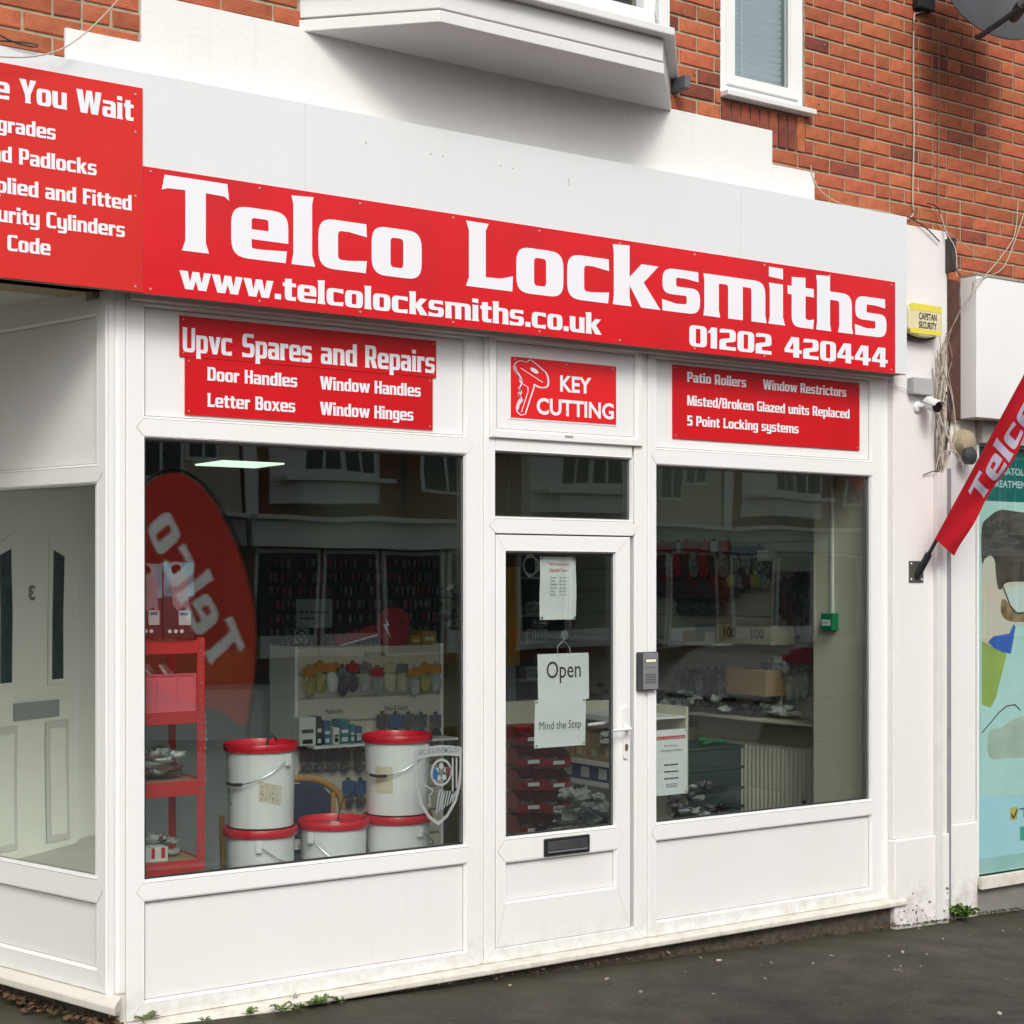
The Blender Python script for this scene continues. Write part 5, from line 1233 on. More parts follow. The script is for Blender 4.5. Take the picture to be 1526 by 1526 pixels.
ringp = [Vector((cx_+r_*math.cos(t), cz_+r_*math.sin(t))) for t in [2*math.pi*k/24 for k in range(25)]]
fnk = lambda u, v: Vector((u, KY-.0435, v))
stroke(q, ringp, .005, fnk); stroke(q, [(cx_-r_*.7, cz_+r_*.7), (cx_+r_*.7, cz_-r_*.7)], .005, fnk); stroke(q, [(cx_-r_*.6, cz_-r_*.3), (cx_+r_*.6, cz_+r_*.1)], .004, fnk)
q.build('symbol', INK, ns)
# ---------------- counter
CY = 2.35
a_, b_2 = atY(300, 1030, CY), atY(441, 1030, CY)
ct = thing('shop_counter', 'pale grey counter front with an olive upstand behind the red shelving', 'counter', ((a_.x+b_2.x)/2, CY, FLZ))
MB().box(a_.x-.4, b_2.x, CY, CY+.5, FLZ, a_.z).build('front', mat('counter_grey', (.40, .43, .43), .5, var=.06, scale=2), ct)
MB().box(a_.x-.4, b_2.x+1.5, CY+.52, CY+.58, FLZ, atY(400, 966, CY+.52).z).build('upstand', mat('olive_board', (.20, .16, .05), .6, var=.2, scale=2), ct)
# ---------------- buckets
BUK = mat('bucket_white', (.80, .83, .83), .32, var=.04, scale=5); LID = mat('lid_red', (.62, .014, .035), .3, var=.1, scale=5)
def bucket_at(px, pz, Y, label, wire=1):
    p = atY(px, 1000, Y); H = .378; r = .1615
    t = thing('bucket', label, 'bucket', (p.x, Y, pz))
    c = (0, 0, 0)
    MB().lathe([(r*.86, 0), (r*.90, .004), (r*.955, H-.05), (r*.965, H-.03)], c, 44).build('tub', BUK, t, local=True, smooth=True)
    MB().lathe([(r*.975, H-.040), (r*1.03, H-.036), (r*1.045, H-.024), (r*1.045, H-.006), (r*1.02, H), (r*.97, H), (r*.94, H-.012), (r*.93, H-.022), (.001, H-.020)], c, 44).build('lid', LID, t, local=True, smooth=True)
    return t
def wire(t, ang, drop, side, grip=True):
    r = .163; H = .31; pts = []
    for k in range(13):
        u = k/12; a_ = ang+math.pi*u-math.pi/2
        d_ = Vector((math.sin(a_), -math.cos(a_), 0))*(r*(1+.08*math.sin(math.pi*u)))
        pts.append((d_.x, d_.y, H-drop*math.sin(math.pi*u)))
    MB().tube(pts, .0022, 6).build('handle_wire', STEEL, t, local=True, smooth=True)
    if grip: MB().tube(pts[5:8], .0075, 8).build('handle_grip', BLACK, t, local=True, smooth=True)
    for k in (0, 12):
        x, y, z = pts[k]; 
        MB().box(-.014, .014, -.008, .004, -.030, .022, Matrix.Translation((x, y, z)) @ Matrix.Rotation(math.atan2(x, -y), 4, 'Z')).build('lug', BUK, t, local=True, bevel=.003)
zL = zr(-1.485); zU = zL+.380
struct(MB().box(.50, 1.60, .10, .98, FLZ, zL-.001), 'window_platform', mat('platform_dark', (.03, .032, .04), .9))
b1 = bucket_at(389, zU, .50, 'white tub with red lid and a torn paper label, upper one of the left stack'); wire(b1, R(-70), .11, 1)
b2 = bucket_at(388, zL, .50, 'white tub with red lid, bottom one of the left stack beside the red shelving'); wire(b2, R(62), .12, 1, False)
b3 = bucket_at(497, zL, .52, 'white tub with red lid standing alone between the two stacks'); wire(b3, R(22), .15, 1)
b4 = bucket_at(592, zU, .50, 'white tub with red lid and a faded yellow label, upper one of the right stack'); wire(b4, R(-62), .12, 1)
b5 = bucket_at(592, zL, .50, 'white tub with red lid and a small red label, bottom one of the right stack'); wire(b5, R(100), .10, 1, False)
def curved_patch(t, a0, a1, z0, z1, m, name, tilt=0, r=.1595, off=.0012):
    mb = MB(); n = 10; vs_ = []
    for j in range(2):
        for i in range(n+1):
            a_ = a0+(a1-a0)*i/n; z = (z0, z1)[j]+tilt*(i/n-.5); rr_ = .1615*(.90+.055*max(0, z)/.328)+off
            vs_.append((rr_*math.sin(a_), -rr_*math.cos(a_), z))
    mb.add(vs_, [(i, i+1, n+1+i+1, n+1+i) for i in range(n)]); return mb.build(name, m, t, local=True)
FD = -TH
curved_patch(b1, FD+R(-5)+R(10), FD+R(45), .115, .205, mat('torn_label', (.58, .50, .38), .8, col2=(.66, .64, .58), scale=30), 'paper_label', .02-.045)
q = MB()
rl = random.Random(9)
for k in range(26):
    a_ = FD+R(rl.uniform(8, 42)); z = rl.uniform(.125, .2)-.02*((a_-FD)/R(45)-.5); rr_ = .1615*(.90+.055*z/.328)+.0022; w_ = R(rl.uniform(1, 3)); h_ = rl.uniform(.002, .007)
    q.add([(rr_*math.sin(a_), -rr_*math.cos(a_), z), (rr_*math.sin(a_+w_), -rr_*math.cos(a_+w_), z), (rr_*math.sin(a_+w_), -rr_*math.cos(a_+w_), z+h_), (rr_*math.sin(a_), -rr_*math.cos(a_), z+h_)], [(0, 1, 2, 3)])
q.build('label_print', mat('label_brown', (.30, .13, .08), .8), b1, local=True)
# marker writing at the left side of the upper tub
q = MB()
def on_tub(u, v): r = .1615*(.90+.055*v/.328)+.0012; a_ = FD+R(-68)+u/.157; return Vector((r*math.sin(a_), -r*math.cos(a_), v))
stroke(q, [(0.0+.018*math.cos(t), .245+.022*math.sin(t)) for t in [k*.55 for k in range(12)]], .002, on_tub)
for l_ in ([(0, .223), (.005, .20), (-.005, .19)], [(.02, .215), (.03, .19)], [(.0, .17), (.02, .175), (.02, .15)], [(.0, .13), (.01, .11), (.02, .13)], [(.03, .13), (.03, .105), (.045, .11)]): stroke(q, l_, .002, on_tub)
q.build('marker_writing', INK, b1, local=True)
curved_patch(b4, FD+R(-38), FD+R(-4), .11, .235, mat('faded_label', (.66, .61, .44), .7, var=.15, scale=20), 'faded_label')
curved_patch(b5, FD+R(8), FD+R(40), .155, .182, mat('danger_label', (.50, .03, .03), .6), 'red_label'); 
curved_patch(b5, FD+R(12), FD+R(36), .162, .174, mat('danger_print', (.12, .03, .03), .6, var=.6, scale=90), 'label_print', off=.0018)
curved_patch(b2, FD+R(22), FD+R(58), .10, .145, mat('glue_stain', (.62, .58, .42), .7), 'glue_mark')
t = thing('black_hook', 'curved black handle lying over the lid of the left upper tub', 'hook', (b1.location.x, .5, zU+.378))
hx0 = b1.location.x; hz = zU+.36
MB().tube(smooth_pts([(hx0+.0, .45, hz), (hx0+.012, .45, hz+.03), (hx0+.035, .46, hz+.045), (hx0+.06, .48, hz+.038), (hx0+.075, .50, hz+.022)], 5), .006, 8).build('hook', BLACK, t, smooth=True)
t = thing('wire_pull', 'thin black curved wire rising from the middle tub lid', 'wire', (b3.location.x, .52, zL+.37))
hx0 = b3.location.x; hz = zL+.36
MB().tube(smooth_pts([(hx0+.01, .50, hz), (hx0+.025, .50, hz+.06), (hx0+.055, .52, hz+.11), (hx0+.11, .56, hz+.15)], 5), .0035, 6).build('wire', BLACK, t, smooth=True)
MB().lathe([(.022, 0), (.022, .006), (.012, .008)], (hx0-.015, .48, hz-.001), 16).build('cap', WHITEPL, t)
# ---------------- chair behind the tubs
ch = thing('chair', 'wooden framed armchair with a dark blue padded back behind the tubs', 'chair', (atY(465, 1200, 1.25).x, 1.25, FLZ))
CHY = 1.15; WOOD = mat('beech_wood', (.42, .22, .07), .45, var=.2, scale=12, stretch=(1, 1, 8)); BLU = mat('blue_fabric', (.02, .03, .075), .9, var=.3, scale=80)
def cp_(px, py, Y=CHY): return tuple(atY(px, py, Y))
MB().tube(smooth_pts([cp_(400, 1165), cp_(440, 1160), cp_(475, 1163), cp_(498, 1176), cp_(508, 1190), cp_(510, 1206)], 5), .019, 10).build('top_rail', WOOD, ch, smooth=True)
MB().tube([cp_(496, 1180), cp_(494, 1320)], .015, 8).build('leg', WOOD, ch, smooth=True)
MB().tube([cp_(330, 1215, 1.0), cp_(334, 1330, 1.0)], .015, 8).build('leg', WOOD, ch, smooth=True)
MB().prism([(cp_(380, 1172)[0], cp_(380, 1172)[2]), (cp_(440, 1168)[0], cp_(440, 1168)[2]), (cp_(480, 1172)[0], cp_(480, 1172)[2]), (cp_(491, 1184)[0], cp_(491, 1184)[2]), (cp_(491, 1250)[0], cp_(491, 1250)[2]), (cp_(380, 1250)[0], cp_(380, 1250)[2])][::-1], CHY-.02, CHY+.03).build('backrest', BLU, ch, bevel=.01)
MB().box(cp_(380, 1200)[0], cp_(498, 1200)[0], CHY-.45, CHY, .50, .57).build('seat', BLU, ch, bevel=.02)
# ---------------- red boltless shelving at the left
SYF = .135
def s_(px, py, Y=SYF): return atY(px, py, Y)
rx0, rx1 = .012, s_(305, 1000).x
rs = thing('red_shelving', 'red metal shelving unit with chipboard shelves at the left edge of the window', 'shelving', ((rx0+rx1)/2, .3, FLZ))
RSH = mat('red_powder_coat', (.52, .035, .040), .4, var=.08, scale=6); CHIP = mat('chipboard', (.34, .25, .15), .85, col2=(.26, .18, .10), scale=60)
zt_ = s_(300, 950).z; pw = rx1-s_(294, 1000).x
for x_ in (rx1-pw, rx0-.03):
    for y_ in (SYF, SYF+.30):
        MB().box(x_, x_+pw, y_, y_+.0025, FLZ, zt_).build('post', RSH, rs)
        MB().box(x_+pw-.0025 if x_ > .1 else x_, (x_+pw) if x_ > .1 else x_+.0025, y_+.003, y_+.033, FLZ, zt_).build('post_flange', RSH, rs)
kh = MB(); z_ = zt_-.02
while z_ > FLZ: kh.lathe([(.0045, 0), (.0045, .001)], (rx1-pw*.5, SYF-.0008, z_), 8, Matrix.Rotation(R(90), 4, 'X')); z_ -= .034
kh.build('slot_hole', SEAM, rs, kind='stuff')
shelf_z = []
for ya, yb in ((955, 974), (1060, 1079), (1163, 1186), (1282, 1302)):
    z1_, z0_ = s_(270, ya).z, s_(270, yb).z; shelf_z.append(z1_-.006)
    MB().box(rx0-.03, rx1-pw-.0005, SYF-.006, SYF-.001, z0_, z1_).build('beam', RSH, rs, bevel=.002); MB().box(rx0, rx1-pw, SYF+.304, SYF+.309, z0_, z1_).build('beam', RSH, rs)
    MB().box(rx1-.006, rx1-.001, SYF+.035, SYF+.30, z0_, z1_).build('side_beam', RSH, rs)
    MB().box(rx0, rx1-.008, SYF+.001, SYF+.30, z1_-.016, z1_-.006).build('shelf', CHIP, rs)
# pink parts bin with a bundle of stays
PINK = mat('pink_bin', (.66, .13, .17), .4, var=.05)
z0_ = shelf_z[1]+.001; z1_ = s_(250, 1006).z; bx1 = s_(292, 1030).x
pb = thing('parts_bin', 'pink plastic parts bin full of metal stays on the red shelving', 'bin', ((rx0+bx1)/2, .28, z0_))
m_ = MB(); m_.box(rx0+.01, bx1, SYF+.012, SYF+.016, z0_, z1_); m_.box(rx0+.01, bx1, SYF+.25, SYF+.254, z0_, z1_); m_.box(rx0+.01, rx0+.014, SYF+.0165, SYF+.2495, z0_, z1_); m_.box(bx1-.004, bx1, SYF+.0165, SYF+.2495, z0_, z1_); m_.box(rx0+.0145, bx1-.0045, SYF+.0165, SYF+.2495, z0_, z0_+.004)
m_.build('tub', PINK, pb); MB().ring(rx0+.006, bx1+.004, z0_+.001, z1_+.003, [(0, SYF+.006), (.006, SYF+.006), (.006, SYF+.011)]).build('rim', PINK, pb)
for k_ in range(2): xk = rx0+.01+(bx1-rx0)*(.33+.34*k_); MB().box(xk-.002, xk+.002, SYF+.008, SYF+.0115, z0_+.008, z1_-.006).build('rib', PINK, pb)
stg = 'metal stays leaning in the pink parts bin'
for k_ in range(9):
    x_ = rx0+.03+k_*.024; o = MB().box(-.007, .007, -.0015, .0015, 0, .13).build('metal_stay', (CLEARD, STEEL, GREYPL)[k_ % 3], origin=(0, 0, 0), label='thin metal stay leaning to the left in the pink parts bin', cat='metal stay', group=stg)
    o.location = (x_+.03, SYF+.05+.02*(k_ % 3), z1_-.06); o.rotation_euler = (R(4), R(-34-rl.uniform(0, 12)), 0)
heap('packet_heap', 'heap of foil and plastic packets on the third red shelf', 'packets', rx0+.01, rx1-.06, SYF+.04, SYF+.28, shelf_z[2]+.001, .15, 46, [CLEARD, solid('brass_bag', (.28, .24, .12), rough=.3), CLEAR, MAR, solid('bronze_bag', (.14, .09, .08), rough=.3)], 3, .045)
heap('packet_heap', 'small heap of packets on the bottom red shelf', 'packets', rx0+.01, rx0+.30, SYF+.10, SYF+.28, shelf_z[3]+.001, .11, 26, [CLEARD, MAR, CLEAR], 5, .045)
heap('packet_heap', 'clear packets heaped on the second red shelf behind the pink bin', 'packets', rx0+.01, rx1-.06, SYF+.258, SYF+.295, shelf_z[1]+.001, .17, 8, [CLEARD], 6, .03)
bxx = box_thing('carton', 'small white carton with red stripes on the bottom red shelf', 'box', s_(221, 1240).x, s_(257, 1240).x, SYF+.04, SYF+.12, shelf_z[3]+.001, shelf_z[3]+.062, WHC, (REDC, .32, .45, .25, .97), rz=R(-4))
MB().box(s_(221, 1240).x+.075, s_(221, 1240).x+.092, SYF+.0385, SYF+.0397, shelf_z[3]+.016, shelf_z[3]+.06).build('printed_label', REDC, bxx)
# shrink packs hooked on the side of the rack
t = thing('hanging_strip', 'clear strip of small packets hanging on the right side of the red shelving', 'packets', (rx1+.02, .2, zr(-1.1)))
m_ = MB(); rs2 = random.Random(2)
for k_ in range(9): blob(m_, (rx1+.022, SYF+.06, s_(312, 1075+k_*12).z), (.014, .02, .030), rs2, 7, 4)
m_.build('packet', solid('strip_bag', (.42, .36, .38), rough=.3, var=.4, scale=30), t)
# teal glove/ key cover cards hanging over the rack
for i, (a, b, y0_, y1_) in enumerate(((200, 242, 840, 951), (243, 289, 838, 951))):
    p, q_ = atY(a, y0_, .11), atY(b, y1_, .11); x0, x1 = max(p.x, -.06)+.002, q_.x-.002
    t = thing('carded_pack', ('teal carded pack at the very left edge of the window above the red shelving', 'dark teal carded pack with a pale ribbon shape hanging above the red shelving')[i], 'packet', ((x0+x1)/2, .11, q_.z))
    MB().box(x0, x1, .11, .114, q_.z, p.z).build('card', solid('pack_black', (.012, .022, .028), rough=.3), t)
    MB().box(x0, x1, .1088, .1096, p.z-.14, p.z).build('card_top', solid('pack_teal', (.03, .11, .17), col2=(.12, .24, .32), scale=14), t)
    rb_ = MB(); rb_.poly([[[(x0+(x1-x0)*u, q_.z+(p.z-q_.z)*v) for u, v in ((.22, .82), (.5, .88), (.78, .80), (.86, .34), (.66, .42), (.46, .36), (.30, .44))]]], lambda u, v: Vector((u, .1070, v)))
    rb_.build('ribbon_print', solid('pack_pink', (.20, .14, .17)), t)
    q = MB(); q.lathe([(.030, 0), (.034, .002), (.022, .002), (.022, 0)], ((x0+x1)/2-.012, .1074, p.z-.03), 20, Matrix.Rotation(R(90), 4, 'X')); q.build('ring_print', solid('ring_grey', (.16, .19, .21)), t)
    MB().box(x0+(x1-x0)*.5, x0+(x1-x0)*.9, .1075, .1083, q_.z+.055, q_.z+.115).build('price_label', solid('label_grey', (.40, .42, .44)), t)
    MB().box(x0+(x1-x0)*.55, x0+(x1-x0)*.82, .1066, .1072, q_.z+.095, q_.z+.108).build('price_band', BLUC, t)
    q = MB()
    for k_ in range(3): q.lathe([(.008, 0), (.008, .001)], (x0+(x1-x0)*(.2+.2*k_), .1078, q_.z+.03), 10, Matrix.Rotation(R(90), 4, 'X'))
    q.build('symbol_print', WHC, t)
# ================================================================ seen through the door
BINY = 1.35
RBIN = mat('red_bin', (.36, .012, .022), .35, var=.1, scale=6)
def bin_proto():
    t = thing('storage_bin', 'x', 'bin', (0, 0, 0)); w, d, h = .155, .20, .105
    m_ = MB()
    m_.box(-w/2, w/2, .0, d, 0, .003)
    m_.add([(-w/2, 0, .0), (w/2, 0, .0), (w/2, -.03, .055), (-w/2, -.03, .055)], [(0, 1, 2, 3)]); m_.add([(-w/2, .003, .003), (w/2, .003, .003), (w/2, -.027, .055), (-w/2, -.027, .055)], [(0, 1, 2, 3)])
    for s2 in (-1, 1):
        x = s2*w/2; m_.add([(x, 0, 0), (x, d, 0), (x, d, h), (x, .05, h), (x, -.03, .055)], [(0, 1, 2, 3, 4)]); x -= s2*.003; m_.add([(x, 0, 0), (x, d, 0), (x, d, h), (x, .05, h), (x, -.027, .055)], [(0, 1, 2, 3, 4)])
    m_.box(-w/2, w/2, d-.003, d, .003, h); m_.build('bin', RBIN, t, local=True)
    MB().box(-.035, .035, -.0365, -.033, .026, .046, Matrix.Rotation(R(0), 4, 'X')).build('label', WHC, t, local=True)
    mm = MB(); blob(mm, (0, .10, .01), (.055, .06, .045), random.Random(3), 8, 5, .3); mm.build('contents', DKB, t, local=True)
    return t
bpz = [atY(800, y_, BINY).z for y_ in (1112, 1152, 1182, 1212, 1237)]
pr0 = bin_proto(); first = True
unit = thing('bin_rack', 'cream louvred end panel carrying two columns of red storage bins behind the door', 'rack', (2.95, 1.5, FLZ))
xa = atY(778, 1100, BINY).x; xb = atY(843, 1100, BINY).x
MB().box(xa-.02, xb+.02, BINY+.205, BINY+.235, FLZ, zr(-.70)).build('panel', SLAT, unit)
step_ = .129
for c_i, px in enumerate((792, 825)):
    for r_ in range(5):
        loc = (atY(px, 1100, BINY).x, BINY-(.03 if c_i else 0), zr(-1.47)+r_*step_-(.012 if c_i else 0)+.02)
        lab = f'red storage bin, {nm[4-r_]} from the top of the {"left" if c_i == 0 else "right"} column behind the door'
        if first: pr0.location = loc; pr0['label'] = lab; first = False
        else: again(pr0, loc, label=lab)
        used['bin'] = pr0
for o_ in [pr0]+[o for o in scene.objects if o.name.startswith('storage_bin') and o.parent is None and o is not pr0]: o_.rotation_euler = (0, 0, R(-14))
# shelving unit right of the bins, fronts facing left
ux0, ux1, uy0, uy1 = 3.19, 3.62, .88, 1.56
us = thing('goods_shelving', 'white goods shelving behind the door holding brown and blue cartons', 'shelving', ((ux0+ux1)/2, 1.2, FLZ))
MB().box(ux1, ux1+.02, uy0, uy1, FLZ, zr(-.72)).build('back_panel', SLAT, us); MB().box(ux0-.06, ux1, uy1, uy1+.018, FLZ, zr(-.72)).build('end_panel', SLAT, us)
for py in (1130, 1160, 1063):
    z_ = atX(852, py, ux0).z; MB().box(ux0, ux1, uy0, uy1, z_-.012, z_).build('shelf', WHITEPL, us); MB().box(ux0-.008, ux0-.001, uy0, uy1, z_-.022, z_+.006).build('shelf_edge', WHITEPL, us)
MB().box(ux0, ux1, uy0-.003, uy1, FLZ, FLZ+.06).build('plinth', WHITEPL, us)
zsh = atX(852, 1160, ux0).z
for i in range(4):
    y_ = uy1-.03-i*.165; t = thing('carton', f'{nm[i]} blue carton from the back on the low shelf behind the door', 'box', (ux0+.1, y_-.07, zsh))
    MB().box(ux0+.01, ux0+.2, y_-.15, y_, zsh+.001, zsh+.095).build('carton', solid('blue_carton', (.03, .06, .17), var=.1), t, bevel=.002); MB().box(ux0+.0085, ux0+.0095, y_-.125, y_-.05, zsh+.02, zsh+.08).build('printed_label', WHC, t)
zsh = atX(852, 1130, ux0).z
for i in range(5):
    y_ = uy1-.02-i*.135; hgt = (.16, .19, .15, .18, .14)[i]; t = thing('carton', f'{nm[i]} brown carton from the back on the middle shelf behind the door', 'box', (ux0+.1, y_-.06, zsh))
    MB().box(ux0+.02, ux0+.2, y_-.125, y_, zsh+.001, zsh+hgt).build('carton', BRW, t, bevel=.002); MB().box(ux0+.0185, ux0+.0195, y_-.09, y_-.04, zsh+.03, zsh+.07).build('printed_label', CRMC, t)
heap('bag_heap', 'heap of clear plastic bags of fittings on the floor shelf behind the door', 'bags', 2.70, 3.14, .66, 1.16, FLZ, .66, 190, [CLEAR, CLEARD, CLEAR, solid('bag_black', (.02, .02, .025), rough=.2)], 8, .056)
heap('bag_heap', 'crumpled clear bag lying on the brown cartons behind the door', 'bags', 3.15, 3.30, .95, 1.15, zsh+.10, .09, 10, [CLEAR], 9, .045)
# upper racks deeper in the shop
RY = 3.3
rk2 = thing('basket_rack', 'dark slatted rack with white wire baskets deep in the shop behind the door', 'rack', (4.2, RY, FLZ))
a_, b_2 = atY(757, 820, RY), atY(985, 1060, RY); 
MB().box(a_.x, 4.60, RY+.02, RY+.06, FLZ, zr(.42)).build('back_panel', solid('rack_dark', (.05, .055, .05), rough=.7, var=.4, scale=5), rk2)
for py in (860, 915, 955, 1010, 1040):
    z_ = atY(850, py, RY-.15).z; MB().box(a_.x, 4.55, RY-.16, RY+.018, z_-.015, z_).build('shelf', solid('rack_shelf', (.30, .31, .29), rough=.6), rk2)
rb3 = random.Random(12); i = 0
for py in (915, 955, 1010):
    z_ = atY(850, py, RY-.15).z+.001; x_ = a_.x+.05; j_ = 0
    while x_ < 4.3 and i < 34:
        w_ = rb3.uniform(.13, .21)
        t = thing('wire_basket', f'wire basket, {nm[min(j_, 11)]} from the left on the {("upper", "middle", "lower")[(915, 955, 1010).index(py)]} shelf of the dark rack', 'basket', (x_+w_/2, RY-.1, z_))
        m_ = MB(); m_.ring(x_, x_+w_, z_, z_+.085, [(0, RY-.158), (.006, RY-.158)])
        n_b = 7
        for k_ in range(1, n_b): m_.box(x_+w_*k_/n_b-.002, x_+w_*k_/n_b+.002, RY-.158, RY-.155, z_+.006, z_+.08)
        m_.build('basket', WHC, t)
        mm = MB(); blob(mm, (x_+w_/2, RY-.08, z_), (w_*.42, .06, .09), rb3, 9, 5, .25); mm.build('contents', rb3.choice((GRYC, DKB, REDC, CLEARD, BRW, MAR)), t)
        x_ += w_+.02; i += 1; j_ += 1
a_, b_2 = atY(757, 845, 2.5), atY(775, 992, 2.5)
t = thing('yellow_banner', 'narrow mustard yellow display strip seen at the left edge of the door glass', 'banner', ((a_.x+b_2.x)/2, 2.5, FLZ))
MB().box(a_.x-.05, b_2.x, 2.5, 2.53, b_2.z, a_.z).build('strip', solid('mustard', (.30, .20, .03), var=.25, scale=5), t, bevel=.003); MB().box(a_.x, b_2.x-.03, 2.505, 2.53, FLZ, b_2.z-.001).build('post', GRYC, t)
MB().box(a_.x+.005, b_2.x-.01, 2.4975, 2.4995, b_2.z+.08, b_2.z+.25).build('orange_patch', solid('orange_print', (.45, .15, .03)), t)
a_ = atY(790, 843, 2.0)
t = thing('cable_coil', 'coil of pale cord hanging at the top of the door glass', 'coil', (a_.x, 2.0, a_.z))
m_ = MB()
for k_ in range(4): m_.tube([(a_.x+.045*math.cos(u)*(1+.15*k_)+.01*k_, 2.0+.01*k_, a_.z+.07*math.sin(u)*(1-.08*k_)) for u in [2*math.pi*j/16 for j in range(17)]], .004, 5)
m_.build('cord', WHC, t, smooth=True)
# ================================================================ right window: side wall display
WX = 4.60
slw = thing('slat_wall', 'cream slatted wall panel with goods along the right side of the shop', 'display wall', (WX, 3, FLZ))
zq = zr(-.84); k_ = 0; base = None
while zq+.155*k_ < zr(.36):
    if base is None: base = MB().box(WX, WX+.018, .50, 7.0, zq, zq+.147).build('slat', mat('slat_pale', (.50, .49, .42), .6, var=.06, scale=2), slw, bevel=.002)
    else: o = base.copy(); COL.objects.link(o); o.location = (0, 0, .155*k_)
    k_ += 1
MB().box(4.40, 4.615, .50, 4.2, zr(-.86), zr(-.845)).build('ledge', CREAM, slw)
def w_(px, py, X=4.55): return atX(px, py, X)
def wput(c1, c2, px, py, label, w=.08, h=.17, top=.3, X=4.55, group=None):
    p = w_(px, py, X); return put('hanging_packet', c1, c2, (X, p.y, p.z), R(-90), label, group, w=w, h=h, top=top)
for i, px in enumerate((988, 1000, 1011, 1023, 1036, 1050, 1064, 1079)):
    wput((REDC, REDC, WHC, REDC)[i % 4], (MAR, CLEARD, REDC)[i % 3], px, 862, f'{nm[i]} red carded packet from the left in the long row on the side wall', w=.12, h=.24)
for i, px in enumerate((1097, 1113, 1130)):
    wput(BLUC, CLEARD, px, 852, f'{nm[i]} blue topped packet from the left on the side wall', w=.10, h=.16)
for i, (px, py, hh_) in enumerate(((1158, 955, .36), (1169, 925, .26), (1180, 962, .40), (1190, 958, .42), (1200, 930, .30))):
    wput(DKB, (DKB, MAR, MAR, DKB, DKB)[i], px, py, f'{nm[i]} dark hanging tool from the left on the side wall near the pilaster', w=.07, h=hh_, top=.25)
for i, px in enumerate((1020, 1033, 1046, 1059, 1072)):
    wput(DKB, DKB, px, 917, f'{nm[i]} dark green packet from the left in the middle row of the side wall', w=.16, h=.11, top=.3)
for i, px in enumerate((1012, 1023, 1034, 1045, 1056, 1067, 1078)):
    wput((GRYC, CLEAR, DKB)[i % 3], (CLEARD, DKB, DKB)[i % 3], px, 1058, f'{nm[i]} clear and black packet from the left in the lower row of the side wall', w=.12, h=.26, top=.12)
for i, (px, py) in enumerate(((1143, 1055), (1152, 1052), (1162, 1060), (1178, 1046), (1188, 1050), (1199, 1045))):
    wput((BLUC, CLEAR, WHC)[i % 3], (CLEAR, CLEARD, CLEAR)[i % 3], px, py, f'{nm[i]} clear bag of fittings from the left beside the brown box on the side wall', w=.09, h=.28, top=.15)
def wbox(px0, px1, py0, py1, X, dpt, label, m_, txt=None, X2=None):
    p, q_ = atX(px0, py1, X), atX(px1, py0, X); ya, yb = q_.y, p.y
    zt2 = (atX(px0, py0, X).z+atX(px1, py0, X).z)/2; zb2 = (atX(px0, py1, X).z+atX(px1, py1, X).z)/2
    t = thing('carton', label, 'box', (X+dpt/2, (ya+yb)/2, zb2)); MB().box(X, X+dpt, ya, yb, zb2, zt2).build('carton', m_, t, bevel=.004)
    if txt:
        for fy in (.25, .75):
            q = MB(); btext(q, txt, lambda u, v: Vector((X-.0015, yb-(yb-ya)*fy+.07-u, zb2+(zt2-zb2)*.35+v)), .085, .02); q.build('printed_number', INK, t)
    return t
rx2 = random.Random(31)
for i, px in enumerate((986, 996, 1006, 1017, 1028, 1040, 1052, 1065, 1079, 1094)):
    wput((MAR, REDC, MAR)[i % 3], (DKB, MAR, MAR)[i % 3], px, 893+rx2.uniform(-2, 3), f'{nm[i]} maroon packet from the left in the second row of the side wall', w=.13, h=.20, top=.45, X=4.54)
for i, px in enumerate((1092, 1103, 1115, 1127, 1139)):
    wput((WHC, GRYC, CRMC)[i % 3], (YEL, CLEARD, MAR)[i % 3], px, 878, f'{nm[i]} small packet with a pale card from the left below the blue topped packets', w=.12, h=.13, X=4.54)
for i, px in enumerate((1160, 1172, 1184, 1196, 1207)):
    wput((WHC, REDC, GRYC)[i % 3], (CLEARD, CLEAR, CLEARD)[i % 3], px, 1010-3*i, f'{nm[i]} clear packet from the left beside the dark red carton', w=.08, h=.13, X=4.52)
for i, (pa_, pb_, ya_, yb_, mm_) in enumerate(((1000, 1016, 936, 962, WHC), (1018, 1034, 940, 963, BRW), (1036, 1048, 930, 962, GRYC), (1050, 1065, 942, 962, CRMC))):
    wbox(pa_, pb_, ya_, yb_, 4.38, .18, f'{nm[i]} mixed carton from the left on the side wall shelf before the printed 100 carton', mm_)
heap('bag_heap', 'row of clear and black packets along the side wall ledge over the radiator', 'bags', 4.40, 4.60, .9, 4.0, zr(-.845), .13, 70, [CLEARD, DKB, CLEAR, WHC], 33, .06)
wbox(1068, 1150, 932, 960, 4.35, .22, 'open cardboard carton printed 100 on the side wall shelf', solid('pale_card', (.36, .32, .22), rough=.8), '100')
wbox(1082, 1142, 998, 1036, 4.38, .2, 'brown cardboard box hung among packets on the side wall', BRW)
wbox(1177, 1211, 966, 990, 4.45, .13, 'dark red carton on the side wall beside the pilaster', solid('crimson_box', (.22, .012, .03)))
wbox(1128, 1146, 820, 836, 4.5, .08, 'white and blue small box in the top row of the side wall', WHC)
wbox(1150, 1212, 832, 852, 4.45, .12, 'long white carton at the top right of the side wall display', solid('pale_carton', (.34, .34, .32)))
heap('bag_heap', 'bulging bubble wrap bag on the shelf behind the intercom', 'bags', 4.15, 4.52, 3.1, 5.2, zr(-.38), .42, 44, [CLEAR, CLEAR, CLEARD], 14, .11)
MB().box(4.2, 4.59, 1.3, 4.2, zr(-.40), zr(-.385)).build('shelf', solid('grey_shelf', (.42, .43, .40), rough=.6), slw)
